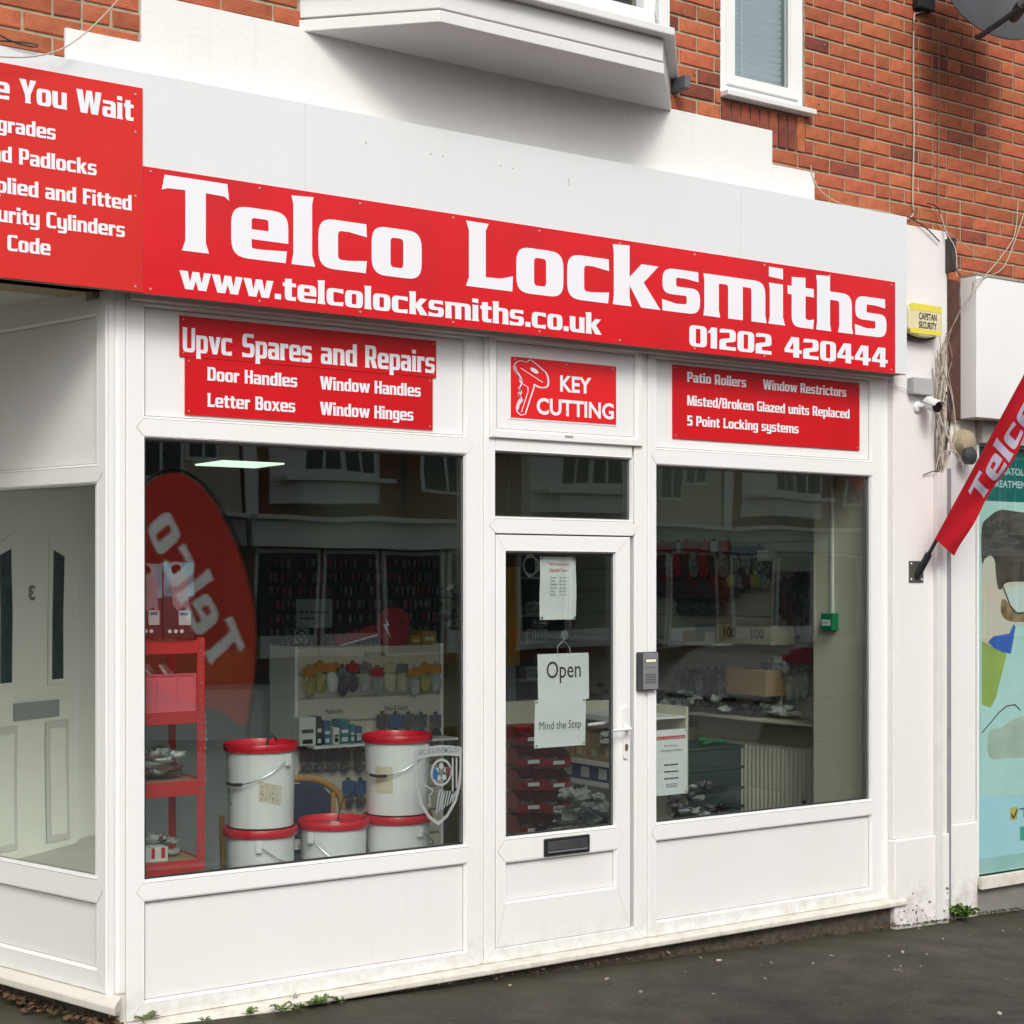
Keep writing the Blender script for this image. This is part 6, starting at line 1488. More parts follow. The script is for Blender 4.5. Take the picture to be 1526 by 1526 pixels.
q = MB(); btext(q, 'LONG PULL HANDLE', lambda u, v: Vector((WX-.002, atX(1045, 884, WX).y-u, atX(1045, 884, WX).z+v)), .06, .01); q = None
# counter end with blue pack
cxa, cxb = atY(975, 1080, 1.9).x, atY(1062, 1080, 1.9).x
cb = thing('side_counter', 'pale counter end with a wooden top behind the notice in the right window', 'counter', ((cxa+cxb)/2, 2.1, FLZ))
zt3 = atY(1020, 1078, 1.9).z
MB().box(cxa, cxb, 1.9, 2.6, zt3-.03, zt3).build('top', BRW, cb, bevel=.003); MB().box(cxa, cxb-.02, 1.92, 2.6, FLZ, zt3-.031).build('body', CREAM, cb)
heap('packet_heap', 'bright blue packet with white print on the side counter', 'packets', cxa+.02, cxa+.18, 1.95, 2.15, zt3+.001, .14, 7, [solid('bright_blue', (.02, .12, .50), col2=(.4, .5, .6), scale=14)], 15, .07)
heap('packet_heap', 'clear crumpled packets on the side counter beside the blue packet', 'packets', cxa+.17, cxb-.02, 1.95, 2.2, zt3+.001, .09, 16, [CLEAR, solid('white_bag', (.6, .6, .55), rough=.3)], 16, .055)
# grey green drawer tower
DGX0, DGX1, DGY = atY(1044, 1150, 1.0).x, atY(1106, 1150, 1.0).x, 1.0
dt = thing('drawer_tower', 'dark grey green tower of stacked plastic drawers with black handles by the radiator', 'drawers', ((DGX0+DGX1)/2, 1.2, FLZ))
DG = mat('drawer_grey_green', (.055, .075, .07), .45, var=.1, scale=5)
tz = [atY(1075, y_, DGY).z for y_ in (1113, 1144, 1175, 1203, 1232)]
for i in range(4):
    MB().box(DGX0-.09, DGX1-.004, DGY, DGY+.4, tz[i+1]+.004, tz[i]-.014).build('drawer', DG, dt, bevel=.004)
    MB().box(DGX0-.10, DGX1+.012, DGY-.008, DGY+.41, tz[i]-.0135, tz[i]+.0035).build('drawer_rim', DG, dt, bevel=.003)
    MB().box(DGX0-.118, DGX0-.101, DGY+.10, DGY+.30, tz[i]-.05, tz[i]-.02).build('handle', BLACK, dt, bevel=.004); MB().box(DGX0-.0935, DGX0-.0905, DGY+.02, DGY+.09, tz[i]-.06, tz[i]-.03).build('label', WHC, dt)
MB().box(DGX0-.09, DGX1, DGY, DGY+.4, FLZ, tz[4]+.003).build('base', DG, dt)
heap('packet_heap', 'green cable ties lying on top of the drawer tower', 'packets', DGX0-.02, DGX1-.08, DGY+.02, DGY+.2, tz[0]+.005, .035, 10, [solid('green_tie', (.02, .16, .06))], 17, .03)
heap('bag_heap', 'dark packets of handles spilling in front of the drawer tower', 'bags', DGX0-.34, DGX0-.02, DGY-.35, DGY+.1, .45, .34, 46, [DKB, CLEARD, BLACK, CLEARD], 18, .055)
heap('bag_heap', 'black packets lying along the foot of the drawer tower by the glass', 'bags', DGX0-.30, DGX1-.04, DGY-.32, DGY-.02, .40, .15, 34, [DKB, CLEARD, BLACK], 19, .05)
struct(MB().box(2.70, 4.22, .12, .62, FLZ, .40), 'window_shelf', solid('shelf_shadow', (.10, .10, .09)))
# radiator
RX = 4.50
rd = thing('radiator', 'white panel radiator with vertical flutes on the side wall', 'radiator', (RX+.03, 1.8, zr(-1.42)))
pa, pb2 = atX(1057, 1100, RX), atX(1211, 1118, RX); rz1 = (pa.z+pb2.z)/2; rz0 = rz1-.50; ya, yb = .52, pa.y
RAD = mat('radiator_cream', (.66, .66, .55), .4)
MB().box(RX+.012, RX+.05, ya, yb, rz0, rz1).build('panel', RAD, rd, bevel=.004)
fl_ = None; y_ = ya+.02
while y_ < yb-.02:
    if fl_ is None: fl_ = MB().prismz([(RX+.0115, -.014), (RX+.0115, .014), (RX-.001, .008), (RX-.001, -.008)], rz0+.015, rz1-.015).build('flute', RAD, rd); fl_.location = Vector((0, y_, 0))-rd.location+Vector((0, 0, 0))*0; fl_['b'] = 0; 
    else: o = fl_.copy(); COL.objects.link(o); o.location = (fl_.location.x, y_-rd.location.y, fl_.location.z)
    y_ += .036
for ch_ in rd.children:
    if 'b' in ch_.keys(): del ch_['b']
fm_ = fl_.data
off_ = Vector(rd.location)
for v in fm_.vertices: v.co = v.co+off_          # flutes are placed by y in the room
# tools standing at the pilaster
for i, (px, py, hh_, tl, m_) in enumerate(((1192, 1205, .26, 4, BLACK), (1205, 1205, .22, 14, WHC), (1186, 1205, .16, -10, CLEARD), (1222, 1203, .14, 28, BLACK))):
    p = atY(px, 1215, .52); o = MB().tube([(0, 0, 0), (0, 0, hh_*.7), (0, 0, hh_)], .022, 9, r2=.014).build('boxed_tool', m_, origin=(0, 0, 0), cat='tool', label=('black upright tool packet beside the pilaster foot', 'white handled tool leaning right beside the pilaster', 'clear packet leaning left beside the radiator foot', 'short black handle leaning far right on the pilaster foot')[i])
    o.location = (p.x, .50, .401); o.rotation_euler = (0, R(tl), 0)
# emergency call point on the pilaster side, with its conduit
EX = 4.25
a_, b_2 = atX(1231, 908, EX), atX(1252, 945, EX)
em = thing('call_point', 'green emergency door release box with a white label on the cream pilaster', 'call point', (EX-.02, (a_.y+b_2.y)/2, b_2.z))
EG = mat('call_green', (.0, .20, .08), .35)
yc = (a_.y+b_2.y)/2; zc2 = (a_.z+b_2.z)/2
MB().box(EX-.055, EX-.001, yc-.045, yc+.045, zc2-.048, zc2+.048).build('case', EG, em, bevel=.005)
MB().box(EX-.0575, EX-.0555, yc-.032, yc+.032, zc2-.022, zc2+.012).build('label', WHITEPL, em)
q = MB()
for k_ in range(4): q.box(EX-.0585, EX-.0578, yc-.02+k_*.011, yc-.013+k_*.011, zc2-.008, zc2-.002)
q.build('label_print', INK, em)
cd = MB().box(EX-.014, EX-.001, yc-.008, yc+.008, zc2+.049, CLZ).build('conduit', WHITEPL, label='white conduit running up the cream pilaster from the green box', cat='conduit')
# ================================================================ sheets and stickers on the inside of the glass
GYI = .0505
def sheet(px0, px1, py0, py1, label, Y=GYI, m=PAPER, dr_=0, wave=0, name='paper_notice', cat='notice'):
    a_, b_2 = atY(px0, (py0+0), Y), atY(px1, py1, Y); zt4 = (atY(px0, py0, Y).z); zb4 = b_2.z
    t = thing(name, label, cat, ((a_.x+b_2.x)/2, Y, zb4))
    mb = MB(); nx_, nz_ = 6, 10; vs2 = []
    for j in range(nz_+1):
        for i in range(nx_+1):
            u, v = i/nx_, j/nz_; vs2.append((a_.x+(b_2.x-a_.x)*u+dr_*v, Y+wave*(1+math.sin(v*6.3+u*2))*.5, zb4+(zt4-zb4)*v))
    mb.add(vs2, [(j*(nx_+1)+i, j*(nx_+1)+i+1, (j+1)*(nx_+1)+i+1, (j+1)*(nx_+1)+i) for j in range(nz_) for i in range(nx_)]); mb.build('sheet', m, t)
    return t, a_.x, b_2.x, zb4, zt4
def line(par, t, x0, x1, z, size, m=INK, Y=GYI-.0010, bold=.0, name='print'):
    q = MB(); btext(q, t, onY(Y, 0, z), size, bold, x0, x1); return q.build(name, m, par)
def studs(par, x0, x1, z0, z1, Y=GYI):
    m_ = MB()
    for x, z in ((x0+.010, z0+.010), (x1-.010, z0+.010), (x0+.010, z1-.010), (x1-.010, z1-.010)): m_.lathe([(.006, 0), (.005, .002)], (x, Y-.0002, z), 10, Matrix.Rotation(R(90), 4, 'X'))
    m_.build('fixing_dot', STEEL, par)
t, x0, x1, z0, z1 = sheet(805, 859, 829, 923, 'curled paper sheet of opening times at the top of the door glass', wave=.006)
h = z1-z0; w = x1-x0
line(t, 'Telco Locksmiths', x0+w*.22, x0+w*.78, z0+h*.865, .02, INKR, Y=GYI-.0022); line(t, 'Opening Times', x0+w*.25, x0+w*.73, z0+h*.77, .02, INKR, Y=GYI-.0022)
q = MB(); q.box(x0+w*.25, x0+w*.73, GYI-.0024, GYI-.002, z0+h*.762, z0+h*.765); q.build('underline', INKR, t)
for i, dday in enumerate(('Monday', 'Tuesday', 'Wednesday', 'Thursday', 'Friday', 'Saturday')):
    wd_ = (.15, .13, .19, .17, .12, .16)[i]
    line(t, dday, x0+w*.27, x0+w*(.27+wd_), z0+h*(.655-.054*i), .012, INK, Y=GYI-.0022); line(t, '9am  5pm' if i < 5 else '9am  4pm', x0+w*.52, x0+w*.71, z0+h*(.655-.054*i), .012, INK, Y=GYI-.0022)
studs(t, x0, x1, z0, z1, GYI-.001)
t, x0, x1, z0, z1 = sheet(802, 878, 975, 1041, 'white card reading Open hung from a sucker hook on the door glass', Y=.062, dr_=-.004, name='open_sign', cat='sign')
line(t, 'Open', x0+(x1-x0)*.16, x0+(x1-x0)*.83, z0+(z1-z0)*.48, .115, Y=.0608, bold=.004)
a_ = atY(841, 946, .055); hk = MB(); hk.tube([(a_.x, .058, a_.z-.025), (x0+(x1-x0)*.37, .060, a_.z-.055), (x0+(x1-x0)*.38, .0605, z1-.008)], .0016, 5); hk.tube([(a_.x, .058, a_.z-.025), (x0+(x1-x0)*.60, .060, a_.z-.06), (x0+(x1-x0)*.63, .0605, z1-.008)], .0016, 5)
hk.build('string', WHC, t)
sh_ = thing('suction_hook', 'clear round suction hook holding the open card on the door glass', 'hook', (a_.x, .055, a_.z))
MB().lathe([(.024, 0), (.022, .004), (.010, .010), (.006, .016)], (a_.x, .052, a_.z), 22, Matrix.Rotation(R(-90), 4, 'X')).build('cup', mat('clear_rubber', (.12, .13, .13), .15), sh_, smooth=True)
MB().tube([(a_.x, .055, a_.z), (a_.x, .0535, a_.z-.02), (a_.x+.006, .057, a_.z-.030)], .003, 6).build('hook', STEEL, sh_)
t, x0, x1, z0, z1 = sheet(796, 872, 1044, 1110, 'white card reading Mind the Step fixed below the open card', Y=.0505, dr_=.005, name='step_notice')
line(t, 'Mind the Step', x0+(x1-x0)*.10, x0+(x1-x0)*.92, z0+(z1-z0)*.38, .056); studs(t, x0+.004, x1+.002, z0, z1)
t, x0, x1, z0, z1 = sheet(970, 1024, 1089, 1182, 'white notice of out of hours numbers in the lower left of the right window', name='hours_notice')
w = x1-x0; h = z1-z0; xv = 2.674
q = MB(); q.box(xv, x1-.012, GYI-.0016, GYI-.001, z0+h*.85, z0+h*.90); q.build('red_band', INKR, t)
line(t, 'Telco Locksmiths', xv+.004, x1-.016, z0+h*.858, .016, PAPER, Y=GYI-.0024)
line(t, 'Out of hours...', x0+w*.36, x0+w*.76, z0+h*.735, .018); line(t, 'Emergency Numbers', x0+w*.28, x0+w*.87, z0+h*.665, .018)
for i in range(3):
    q = MB(); rl2 = random.Random(i); x_ = x0+w*.36
    while x_ < x0+w*.74: ww_ = rl2.uniform(.004, .012); q.box(x_, x_+ww_, GYI-.0016, GYI-.001, z0+h*(.45-i*.105), z0+h*(.45-i*.105)+.007); x_ += ww_+.002
    q.build('blurred_print', INK, t)
q = MB()
for i in range(3): q.box(x0+w*.40, x0+w*.72, GYI-.0016, GYI-.001, z0+h*(.16-i*.022), z0+h*(.16-i*.022)+.003)
q.build('small_print', mat('grey_ink', (.25, .25, .26), .6), t)
studs(t, xv-.005, x1, z0, z1)
# club crest sticker on the left window
CR = mat('frosted_vinyl', (.30, .33, .325), .5); CRL = mat('crest_light', (.60, .63, .62), .5)
cY = .0228
a_, b_2 = atY(617, 1113, cY), atY(689, 1227, cY)
cs2 = thing('crest_sticker', 'grey frosted football club crest sticker in the lower right of the left window', 'sticker', ((a_.x+b_2.x)/2, cY, b_2.z))
cw, chh = b_2.x-a_.x, a_.z-b_2.z; cx0, cz0 = a_.x, b_2.z
def cf(u, v): return Vector((cx0+u*cw, cY, cz0+v*chh))
shield = [(.5,0),(.30,.10),(.12,.28),(.03,.50),(.0,.70),(.0,.95),(.06,.965),(.3,.99),(.5,1.0),(.7,.99),(.94,.965),(1.0,.95),(1.0,.70),(.97,.50),(.88,.28),(.70,.10)]
inner = [(.5,.055),(.33,.135),(.17,.30),(.09,.50),(.06,.68),(.06,.84),(.3,.865),(.5,.87),(.7,.865),(.94,.84),(.94,.68),(.91,.50),(.83,.30),(.67,.135)]
q = MB(); q.poly([[shield, inner]], cf); q.build('shield', CR, cs2)
cfl = lambda u, v: cf(u, v)-Vector((0, .0008, 0))
q = MB(); btext(q, 'AFC BOURNEMOUTH', lambda u, v: cfl(u, .885+v+.02*math.sin(math.pi*u)), .095, .02, .08, .93); q.build('lettering', GREYPL if False else mat('crest_dark', (.16, .18, .18), .6), cs2)
q = MB()
circ = lambda cx3, cy3, r3, n3=24: [(cx3+r3*math.cos(t), cy3+r3*.78*math.sin(t)) for t in [2*math.pi*k/n3 for k in range(n3)]]
q.poly([[circ(.56, .66, .22), circ(.56, .66, .18)]], cf)
for k in range(5):
    t_ = R(90+72*k); q.poly([[[(.56+.10*math.cos(t_)+.055*math.cos(t_+R(72*j+36)), .66+.078*math.sin(t_)+.043*math.sin(t_+R(72*j+36))) for j in range(5)]]], lambda u, v: cf(u, v)+Vector((0, -.0003*1, 0)))
for k in range(2): u0 = .78+.08*k; q.poly([[[(u0, .30+.14*k), (u0+.035, .33+.14*k), (u0+.035, .83), (u0, .83)]]], cf)
q.build('ball', CR, cs2)
q = MB(); q.poly([[[(.38, .60), (.47, .56), (.50, .66), (.44, .72), (.38, .68)]]], lambda u, v: cf(u, v)-Vector((0, .0010, 0))); q.build('ball_patch', BLUC, cs2)
q = MB(); q.poly([[[(.66, .62), (.74, .60), (.76, .70), (.70, .74), (.64, .70)]]], lambda u, v: cf(u, v)-Vector((0, .0010, 0))); q.build('ball_patch', MAR, cs2)
q = MB()
for k in range(7): u0 = .44+.055*k; q.poly([[[(u0, .15+.02*k), (u0+.028, .16+.02*k), (u0-.03+.13, .44-.005*k), (u0-.058+.13, .44-.005*k)]]], cf)
stroke(q, smooth_pts([Vector(p+(0,)) for p in ((.18,.60),(.20,.52),(.28,.50),(.40,.44),(.50,.46))], 3) and [(.18,.58),(.20,.52),(.28,.50),(.40,.44),(.30,.38),(.34,.30),(.28,.24)], .008, cf)
q.build('stripes', CR, cs2)
# ================================================================ across the street (seen mirrored in the shop windows)
OY = -27.0
OB = mat('far_brick', (.24, .075, .035), .9, var=.3, scale=6); OW = mat('far_white', (.80, .80, .77), .6, var=.08, scale=2); OC = mat('far_cream', (.55, .50, .36), .7, var=.08, scale=2); OG = mat('far_glass', (.03, .04, .045), .08); ORF = mat('far_roof', (.10, .07, .06), .9, var=.3, scale=6); OGY = mat('far_fascia', (.40, .42, .42), .5)
def uni(i, x0):
    W_ = 7.2; t = thing('terrace_shop', ('cream fronted shop house with a gable across the street, mirrored in the windows', 'brick shop house with a white bay and gable across the street, mirrored in the windows')[i % 2], 'building', (x0+W_/2, OY, gk(6.5)), group=('cream shop houses across the street', 'brick shop houses across the street')[i % 2])
    b = gk(6.5)
    MB().box(x0, x0+W_, OY-8, OY, b+3.2, 6.3).build('upper_wall', OC if i % 2 == 0 else OB, t)
    MB().box(x0, x0+W_, OY-8, OY-.2, b, b+3.19).build('ground_wall', OB, t)
    MB().box(x0+.05, x0+W_-.05, OY+.02, OY+.25, 2.75, 3.45).build('fascia', OGY if i % 3 else OW, t)
    # roof with a front gable
    MB().prism([(x0, 6.31), (x0+W_, 6.31), (x0+W_, 6.5), (x0, 6.5)], OY-8.3, OY+.3).build('eaves', OW, t)
    r_ = MB(); r_.add([(x0, OY+.3, 6.51), (x0+W_, OY+.3, 6.51), (x0+W_, OY-4, 9.3), (x0, OY-4, 9.3), (x0, OY-8.3, 6.51), (x0+W_, OY-8.3, 6.51)], [(0, 1, 2, 3), (3, 2, 5, 4)]); r_.build('roof', ORF, t)
    gx = x0+2.1
    MB().prism([(gx-1.9, 6.52), (gx+1.9, 6.52), (gx, 8.6)], OY-2, OY+.35).build('gable', OW if i % 2 else OC, t)
    bg = MB(); stroke(bg, [(gx-2.15, 6.35), (gx, 8.75), (gx+2.15, 6.35)], .12, lambda u, v: Vector((u, OY+.42, v))); bg.build('barge_board', OW, t)
    # bay
    m_ = MB(); m_.prismz([(gx-1.5, OY), (gx-1.0, OY+.7), (gx+1.0, OY+.7), (gx+1.5, OY)], 3.75, 6.3); m_.build('bay', OW, t)
    for (wx, ww_, z0_, z1_, y_) in ((gx-.95, .85, 4.45, 5.3, OY+.72), (gx+.05, .85, 4.45, 5.3, OY+.72), (gx-.95, .85, 5.4, 5.9, OY+.72), (gx+.05, .85, 5.4, 5.9, OY+.72), (x0+4.8, .9, 4.2, 5.8, OY+.03), (x0+5.9, .7, 4.6, 5.8, OY+.03)):
        w0 = MB().box(wx-.08, wx+ww_+.08, y_-.02, y_+.0, z0_-.08, z1_+.08).build('window', OW, t)
        MB().box(wx, wx+ww_, y_+.001, y_+.01, z0_, z1_).build('pane', OG, w0)
        bq = MB(); bq.box(wx+ww_*.5-.03, wx+ww_*.5+.03, y_+.011, y_+.03, z0_, z1_)
        if z1_-z0_ > .7: bq.box(wx, wx+ww_, y_+.031, y_+.04, z0_+(z1_-z0_)*.68, z0_+(z1_-z0_)*.75)
        bq.build('glazing_bar', OW, w0)
    MB().box(gx-1.55, gx+1.55, OY+.05, OY+.86, 6.02, 6.12).build('bay_cornice', OW, t); MB().box(gx-1.5, gx+1.5, OY+.05, OY+.84, 4.22, 4.32).build('bay_sill', OW, t)
    MB().box(x0+.02, x0+.30, OY+.01, OY+.06, 3.5, 6.3).build('quoin', OW if i % 2 else OB, t); MB().tube([(x0+4.3, OY+.1, 3.5), (x0+4.3, OY+.1, 6.3)], .05, 8).build('downpipe', BLACK if i % 2 else OW, t)
    MB().box(x0+.05, x0+W_-.05, OY+.26, OY+.5, 3.40, 3.50).build('fascia_cornice', OW, t)
    # shop front
    for k in range(4):
        wx = x0+.3+k*1.7; w0 = MB().box(wx, wx+1.6, OY-.195, OY-.10, b+.25, 2.7).build('shop_front', OW, t)
        MB().box(wx+.08, wx+1.52, OY-.098, OY-.09, b+(.75 if k != 2 else .3), 2.6).build('pane', OG, w0)
for i in range(9): uni(i, -8.4+7.25*i)
# parked car at the kerb
car = thing('parked_car', 'silver hatchback parked at the kerb outside, mirrored in the right window', 'car', (9.5, -5.0, gk(6.5)-.12))
PNT = mat('silver_paint', (.030, .033, .036), .6, spec=.25); CG = mat('car_glass', (.015, .02, .022), .35, spec=.3)
cz = -.12; L0_ = 4.2
bodyp = [(-2.1, .35), (-2.08, .70), (-1.95, .92), (-1.75, .98), (-1.0, 1.02), (1.0, .98), (1.75, .88), (2.05, .70), (2.1, .45), (2.05, .28), (1.75, .25)]
def arch(xc): return [(xc+.36*math.cos(t), .30+.36*math.sin(t)) for t in [math.pi*k/8 for k in range(9)]]
low = [(1.72, .25)]+arch(1.30)+[(.85, .22), (-.85, .22)]+arch(-1.30)+[(-1.75, .25)]
m_ = MB(); m_.prism(bodyp+low, -.86, .86); m_.build('body', PNT, car, local=True, bevel=.04)
cab = [(-1.85, .99), (-1.55, 1.36), (-1.1, 1.46), (.10, 1.47), (.45, 1.40), (1.15, 1.0)]
def cabm(pts, w0_, w1_, z_lo, z_hi):
    m2 = MB(); n = len(pts); wv = [w0_+(w1_-w0_)*(z-z_lo)/(z_hi-z_lo) for x, z in pts]
    m2.add([(x, -w_2, z) for (x, z), w_2 in zip(pts, wv)]+[(x, w_2, z) for (x, z), w_2 in zip(pts, wv)], [tuple(range(n)), tuple(range(2*n-1, n-1, -1))]+[(i, i+n, (i+1) % n+n, (i+1) % n) for i in range(n)]); return m2
cabm(cab, .80, .60, .99, 1.47).build('cabin', PNT, car, local=True, bevel=.03)
for s2 in (-1, 1):
    for pts in ([(-1.62, 1.03), (-1.42, 1.32), (-1.0, 1.39), (-.55, 1.40), (-.55, 1.03)], [(-.48, 1.03), (-.48, 1.40), (.08, 1.40), (.38, 1.34), (.92, 1.03)]):
        m2 = MB(); m2.add([(x, s2*(.80-.20*(z-.99)/.48+.012), z) for x, z in pts], [tuple(range(len(pts)))]); m2.build('side_window', CG, car, local=True)
m2 = MB(); m2.add([(1.13, -.70, 1.03), (1.13, .70, 1.03), (.50, .58, 1.40), (.50, -.58, 1.40)], [(0, 1, 2, 3)]); m2.build('windscreen', CG, car, local=True)
TY = mat('tyre', (.02, .02, .02), .8)
for x_ in (-1.30, 1.30):
    for s2 in (-1, 1):
        w0 = MB().lathe([(.20, -.10), (.31, -.10), (.32, -.07), (.32, .07), (.31, .10), (.20, .10)], (x_, s2*.76, .31), 28, Matrix.Rotation(R(90), 4, 'X')).build('wheel', TY, car, local=True, smooth=True)
        MB().lathe([(.001, 0), (.19, 0), (.20, -.03), (.20, .03)], (x_, s2*.845, .31), 20, Matrix.Rotation(R(90*s2), 4, 'X')).build('rim', STEEL, w0, local=True)
MB().box(2.02, 2.11, -.75, -.45, .60, .74).build('headlight', WHITEPL, car, local=True, bevel=.02); MB().box(2.02, 2.11, .45, .75, .60, .74).build('headlight', WHITEPL, car, local=True, bevel=.02)
car.scale = (1.05, 1, 1.08)
# teardrop flag on the pavement
TY_ = -3.42
def tf_(px, py): v = atY(px, py, -TY_); return Vector((v.x, TY_, v.z))
tp = [(374, 1085), (386, 1010), (388, 930), (374, 862), (348, 790), (312, 730), (268, 704), (226, 722), (192, 780), (172, 850), (172, 920), (196, 985), (262, 1035), (330, 1062)]
tf = thing('teardrop_flag', 'red teardrop pavement flag with white lettering outside, mirrored in the left window', 'flag', (tf_(376, 1085).x, TY_, ground(2)-.05))
tpp = smooth_pts([tf_(*p) for p in tp], 4, True)
edge = smooth_pts([tf_(*p) for p in ((376, 1085), (389, 1010), (391, 930), (378, 860), (352, 787), (315, 726), (268, 699), (222, 718), (188, 778))], 5)
MB().tube([Vector((edge[0].x, TY_, ground(2)-.05))]+edge, .016, 8, r2=.006).build('pole', BLACK, tf, smooth=True)
MB().box(edge[0].x-.25, edge[0].x+.25, TY_-.03, TY_+.03, ground(2)-.06, ground(2)-.03).build('base', BLACK, tf); MB().box(edge[0].x-.03, edge[0].x+.03, TY_-.25, TY_+.25, ground(2)-.028, ground(2)-.0).build('base', BLACK, tf)
q = MB(); dx_, dy_ = -.445, -.895; ux_, uy_ = .895, -.445; xx_ = 0; kq = .55
outer = [(v.x, v.z) for v in tpp]; holes = []; isl = []
def tl_(u, v): w_ = tf_(324+dx_*u*.93+ux_*v*.9, 1006+dy_*u+uy_*v*.9); return (w_.x, w_.z)
fl3 = lambda u, v: Vector((u, TY_, v))
for ch in 'Telco':
    g_2 = GL[ch]
    for cs in g_2[1:]:
        loops = [[tl_((xx_+px+py*.30)*kq, py*kq*1.2) for px, py in rounded(c)] for c in cs]
        q.poly([loops], fl3); holes.append(loops[0]); isl += loops[1:]
    xx_ += g_2[0]+14
sm2 = MB(); sm2.poly([[outer]+holes]+[[i_] for i_ in isl], fl3)
sm2.build('sail', mat('flag_red_sail', (.66, .055, .04), .7, trans=.5), tf)
q.build('sail_lettering', mat('sail_white', (.85, .85, .88), .6, trans=.7), tf)

# ================================================================ leaves, weeds and litter
LEAFM = mat('dry_leaf', (.16, .085, .04), .85, col2=(.09, .05, .03), scale=20, objrand=.4)
LEAFP = mat('pale_leaf', (.36, .31, .24), .8, var=.3, scale=20, objrand=.3)
WEED = mat('weed_green', (.07, .13, .025), .6, col2=(.12, .19, .04), scale=30)
def leafv(rn, s):
    pts = [(0, 0), (.35, .25), (.5, .6), (.2, 1), (-.25, .75), (-.4, .3)]
    tl = rn.uniform(0, 6.28); ax_ = Euler((rn.uniform(-.5, .5), rn.uniform(-.5, .5), tl)).to_matrix(); b_ = rn.uniform(.1, .4)
    return [ax_ @ Vector((x*s, (y-.5)*s, abs(x)*s*b_+rn.uniform(0, .1)*s)) for x, y in pts]
rn = random.Random(21); lm = MB()
for i in range(900):
    s2 = rn.random(); 
    if i < 620:
        s_l = rn.uniform(-.1, 1.6); off_l = abs(rn.gauss(.0, .055))+.01; x = rx_ = -.158+ex*s_l*1.0-.9647*off_l+.03; y = .004+ey*s_l-.26*off_l
    else:
        x = rn.uniform(1.2, 4.35); y = -.03-abs(rn.gauss(0, .022))
    z = ground(x)+(.0 if y < 0 else .0)+rn.uniform(.002, .012+(.03*math.exp(-((off_l)/.05)) if i < 620 else 0)); 
    c0 = Vector((x, y, z-.05*max(0, -y)/3.6)); lm.add([c0+v for v in leafv(rn, rn.uniform(.012, .036) if i < 620 else rn.uniform(.008, .02))], [(0, 1, 2), (0, 2, 3), (0, 3, 4), (0, 4, 5)])
lm.build('leaf_litter', LEAFM, kind='stuff', label='drift of small dead brown leaves under the shop sills', cat='leaves')
lme = None
for i in range(34):
    px, py = [(1045, 1430), (1072, 1433), (1135, 1440), (1150, 1437), (1212, 1437), (1240, 1426), (1335, 1447), (1366, 1449), (1372, 1441), (1490, 1512), (1500, 1460), (1520, 1385), (1396, 1492), (1065, 1483), (1140, 1460), (1382, 1424), (1345, 1420), (1325, 1426), (1342, 1441), (1342, 1448), (1495, 1388), (996, 1421), (1062, 1397), (912, 1414), (1022, 1450), (1405, 1400), (1445, 1396), (1370, 1385), (820, 1505), (760, 1470), (1250, 1500), (1100, 1500), (905, 1460), (955, 1480)][i]
    # onto the sloping pavement
    z = .03
    for _ in range(6):
        p = atZ(px, py, z); z = ground(p.x)-.05*max(0, -p.y)/3.6
    m_ = MB(); m_.add(leafv(rn, rn.uniform(.014, .030)), [(0, 1, 2), (0, 2, 3), (0, 3, 4), (0, 4, 5)])
    m_.build('fallen_leaf', LEAFP, local=True, label='single small pale dead leaf lying on the dark tarmac', cat='leaf', group='pale leaves scattered on the tarmac').location = (p.x, p.y, z+.004)
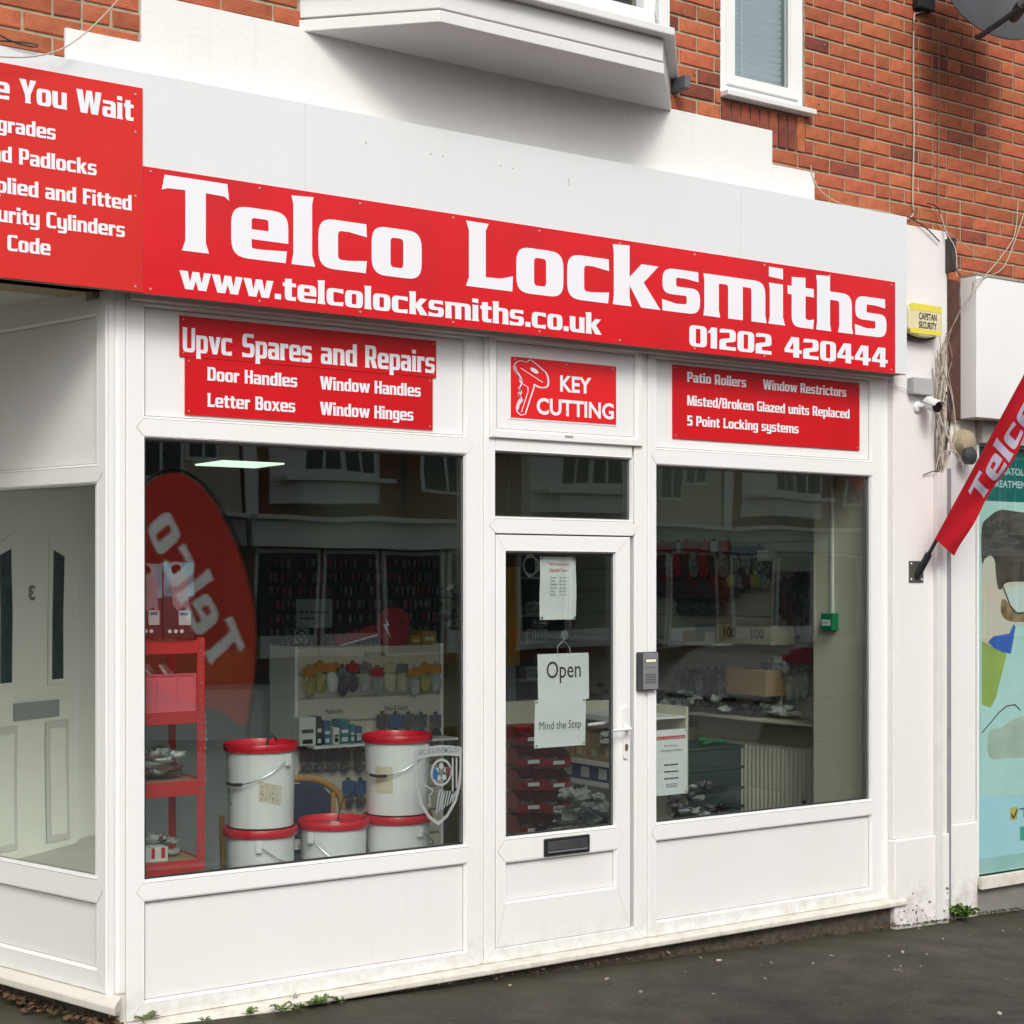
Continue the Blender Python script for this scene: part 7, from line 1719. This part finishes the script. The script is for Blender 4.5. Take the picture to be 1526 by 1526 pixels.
def weed(x, y, n, s, label, seed, up=.5):
    r2 = random.Random(seed); m_ = MB(); z = ground(x)-.05*max(0, -y)/3.6
    for i in range(n):
        a_ = r2.uniform(0, 6.28); l_ = s*r2.uniform(.5, 1.1); w_2 = l_*r2.uniform(.16, .28); d_ = Vector((math.cos(a_), math.sin(a_), 0)); q_ = Vector((-d_.y, d_.x, 0)); h_ = l_*r2.uniform(.1, up)
        b0 = Vector((x, y, z))+d_*.1*s+Vector((r2.uniform(-.3, .3)*s, r2.uniform(-.2, .2)*s, 0))
        m_.add([b0, b0+d_*l_*.3+q_*w_2*.8+Vector((0, 0, h_)), b0+d_*l_*.75+q_*w_2*.9+Vector((0, 0, h_*1.3)), b0+d_*l_+Vector((0, 0, h_*.9)), b0+d_*l_*.75-q_*w_2*.9+Vector((0, 0, h_*1.3)), b0+d_*l_*.3-q_*w_2*.8+Vector((0, 0, h_)), b0+d_*l_*.55+Vector((0, 0, h_*1.05))], [(0, 1, 6), (1, 2, 6), (2, 3, 6), (3, 4, 6), (4, 5, 6), (5, 0, 6)])
    return m_.build('weed', WEED, label=label, cat='weed', origin=(x, y, z))
weed(4.90, -.05, 40, .085, 'leafy green weed growing at the foot of the white trunking', 1, .9)
for i, (px, py, nn, ss2, lab) in enumerate(((372, 1512, 14, .035, 'small green weed at the plinth, leftmost of the weeds under the left window'), (420, 1506, 20, .045, 'spreading clump of small weeds at the plinth under the left window'), (445, 1503, 16, .040, 'low weed beside the spreading clump under the left window'), (478, 1496, 20, .05, 'bushy little weed, rightmost under the left window'), (508, 1492, 12, .04, 'flat weed against the plinth near the door end'), (305, 1521, 12, .035, 'tiny weed at the plinth near the corner post'), (215, 1520, 16, .05, 'weed growing out of the leaves at the corner post foot'))):
    z = .12
    for _ in range(6): p = atZ(px, py, z); z = ground(p.x)-.05*max(0, -p.y)/3.6
    weed(p.x, min(p.y, -.07 if px > 230 else p.y), nn, ss2, lab, i+5, .6)
gt = MB(); r3 = random.Random(6)
for i in range(16):
    p = atY(437+r3.uniform(-7, 9), 1487, -.055); a_ = r3.uniform(-.7, .7); l_ = r3.uniform(.02, .05)
    gt.add([(p.x-.001, p.y, p.z), (p.x+.001, p.y, p.z), (p.x+math.sin(a_)*l_, p.y-.004, p.z+math.cos(a_)*l_*.8)], [(0, 1, 2)])
gt.build('grass_tuft', WEED, label='tuft of grass sprouting from the plinth joint under the left window', cat='grass')
# moss along the foot of the walls
ms_ = MB(); r4 = random.Random(8)
for i in range(500):
    x = r4.uniform(4.3, 7.0); y = -.05-abs(r4.gauss(0, .02)) if x < 4.8 else (.01 if x < 5.11 else .0)-abs(r4.gauss(0, .03)); s2 = r4.uniform(.003, .011); z = ground(x)
    ms_.add([(x-s2, y-s2, z), (x+s2, y-s2, z), (x+s2*.6, y+s2, z+.002), (x, y, z+s2*.9)], [(0, 1, 3), (1, 2, 3), (2, 0, 3)])
ms_.build('moss_strip', mat('moss_brown', (.07, .065, .03), .95, var=.5, scale=50), kind='stuff', label='thin strip of dark moss and grit along the wall foot', cat='moss')
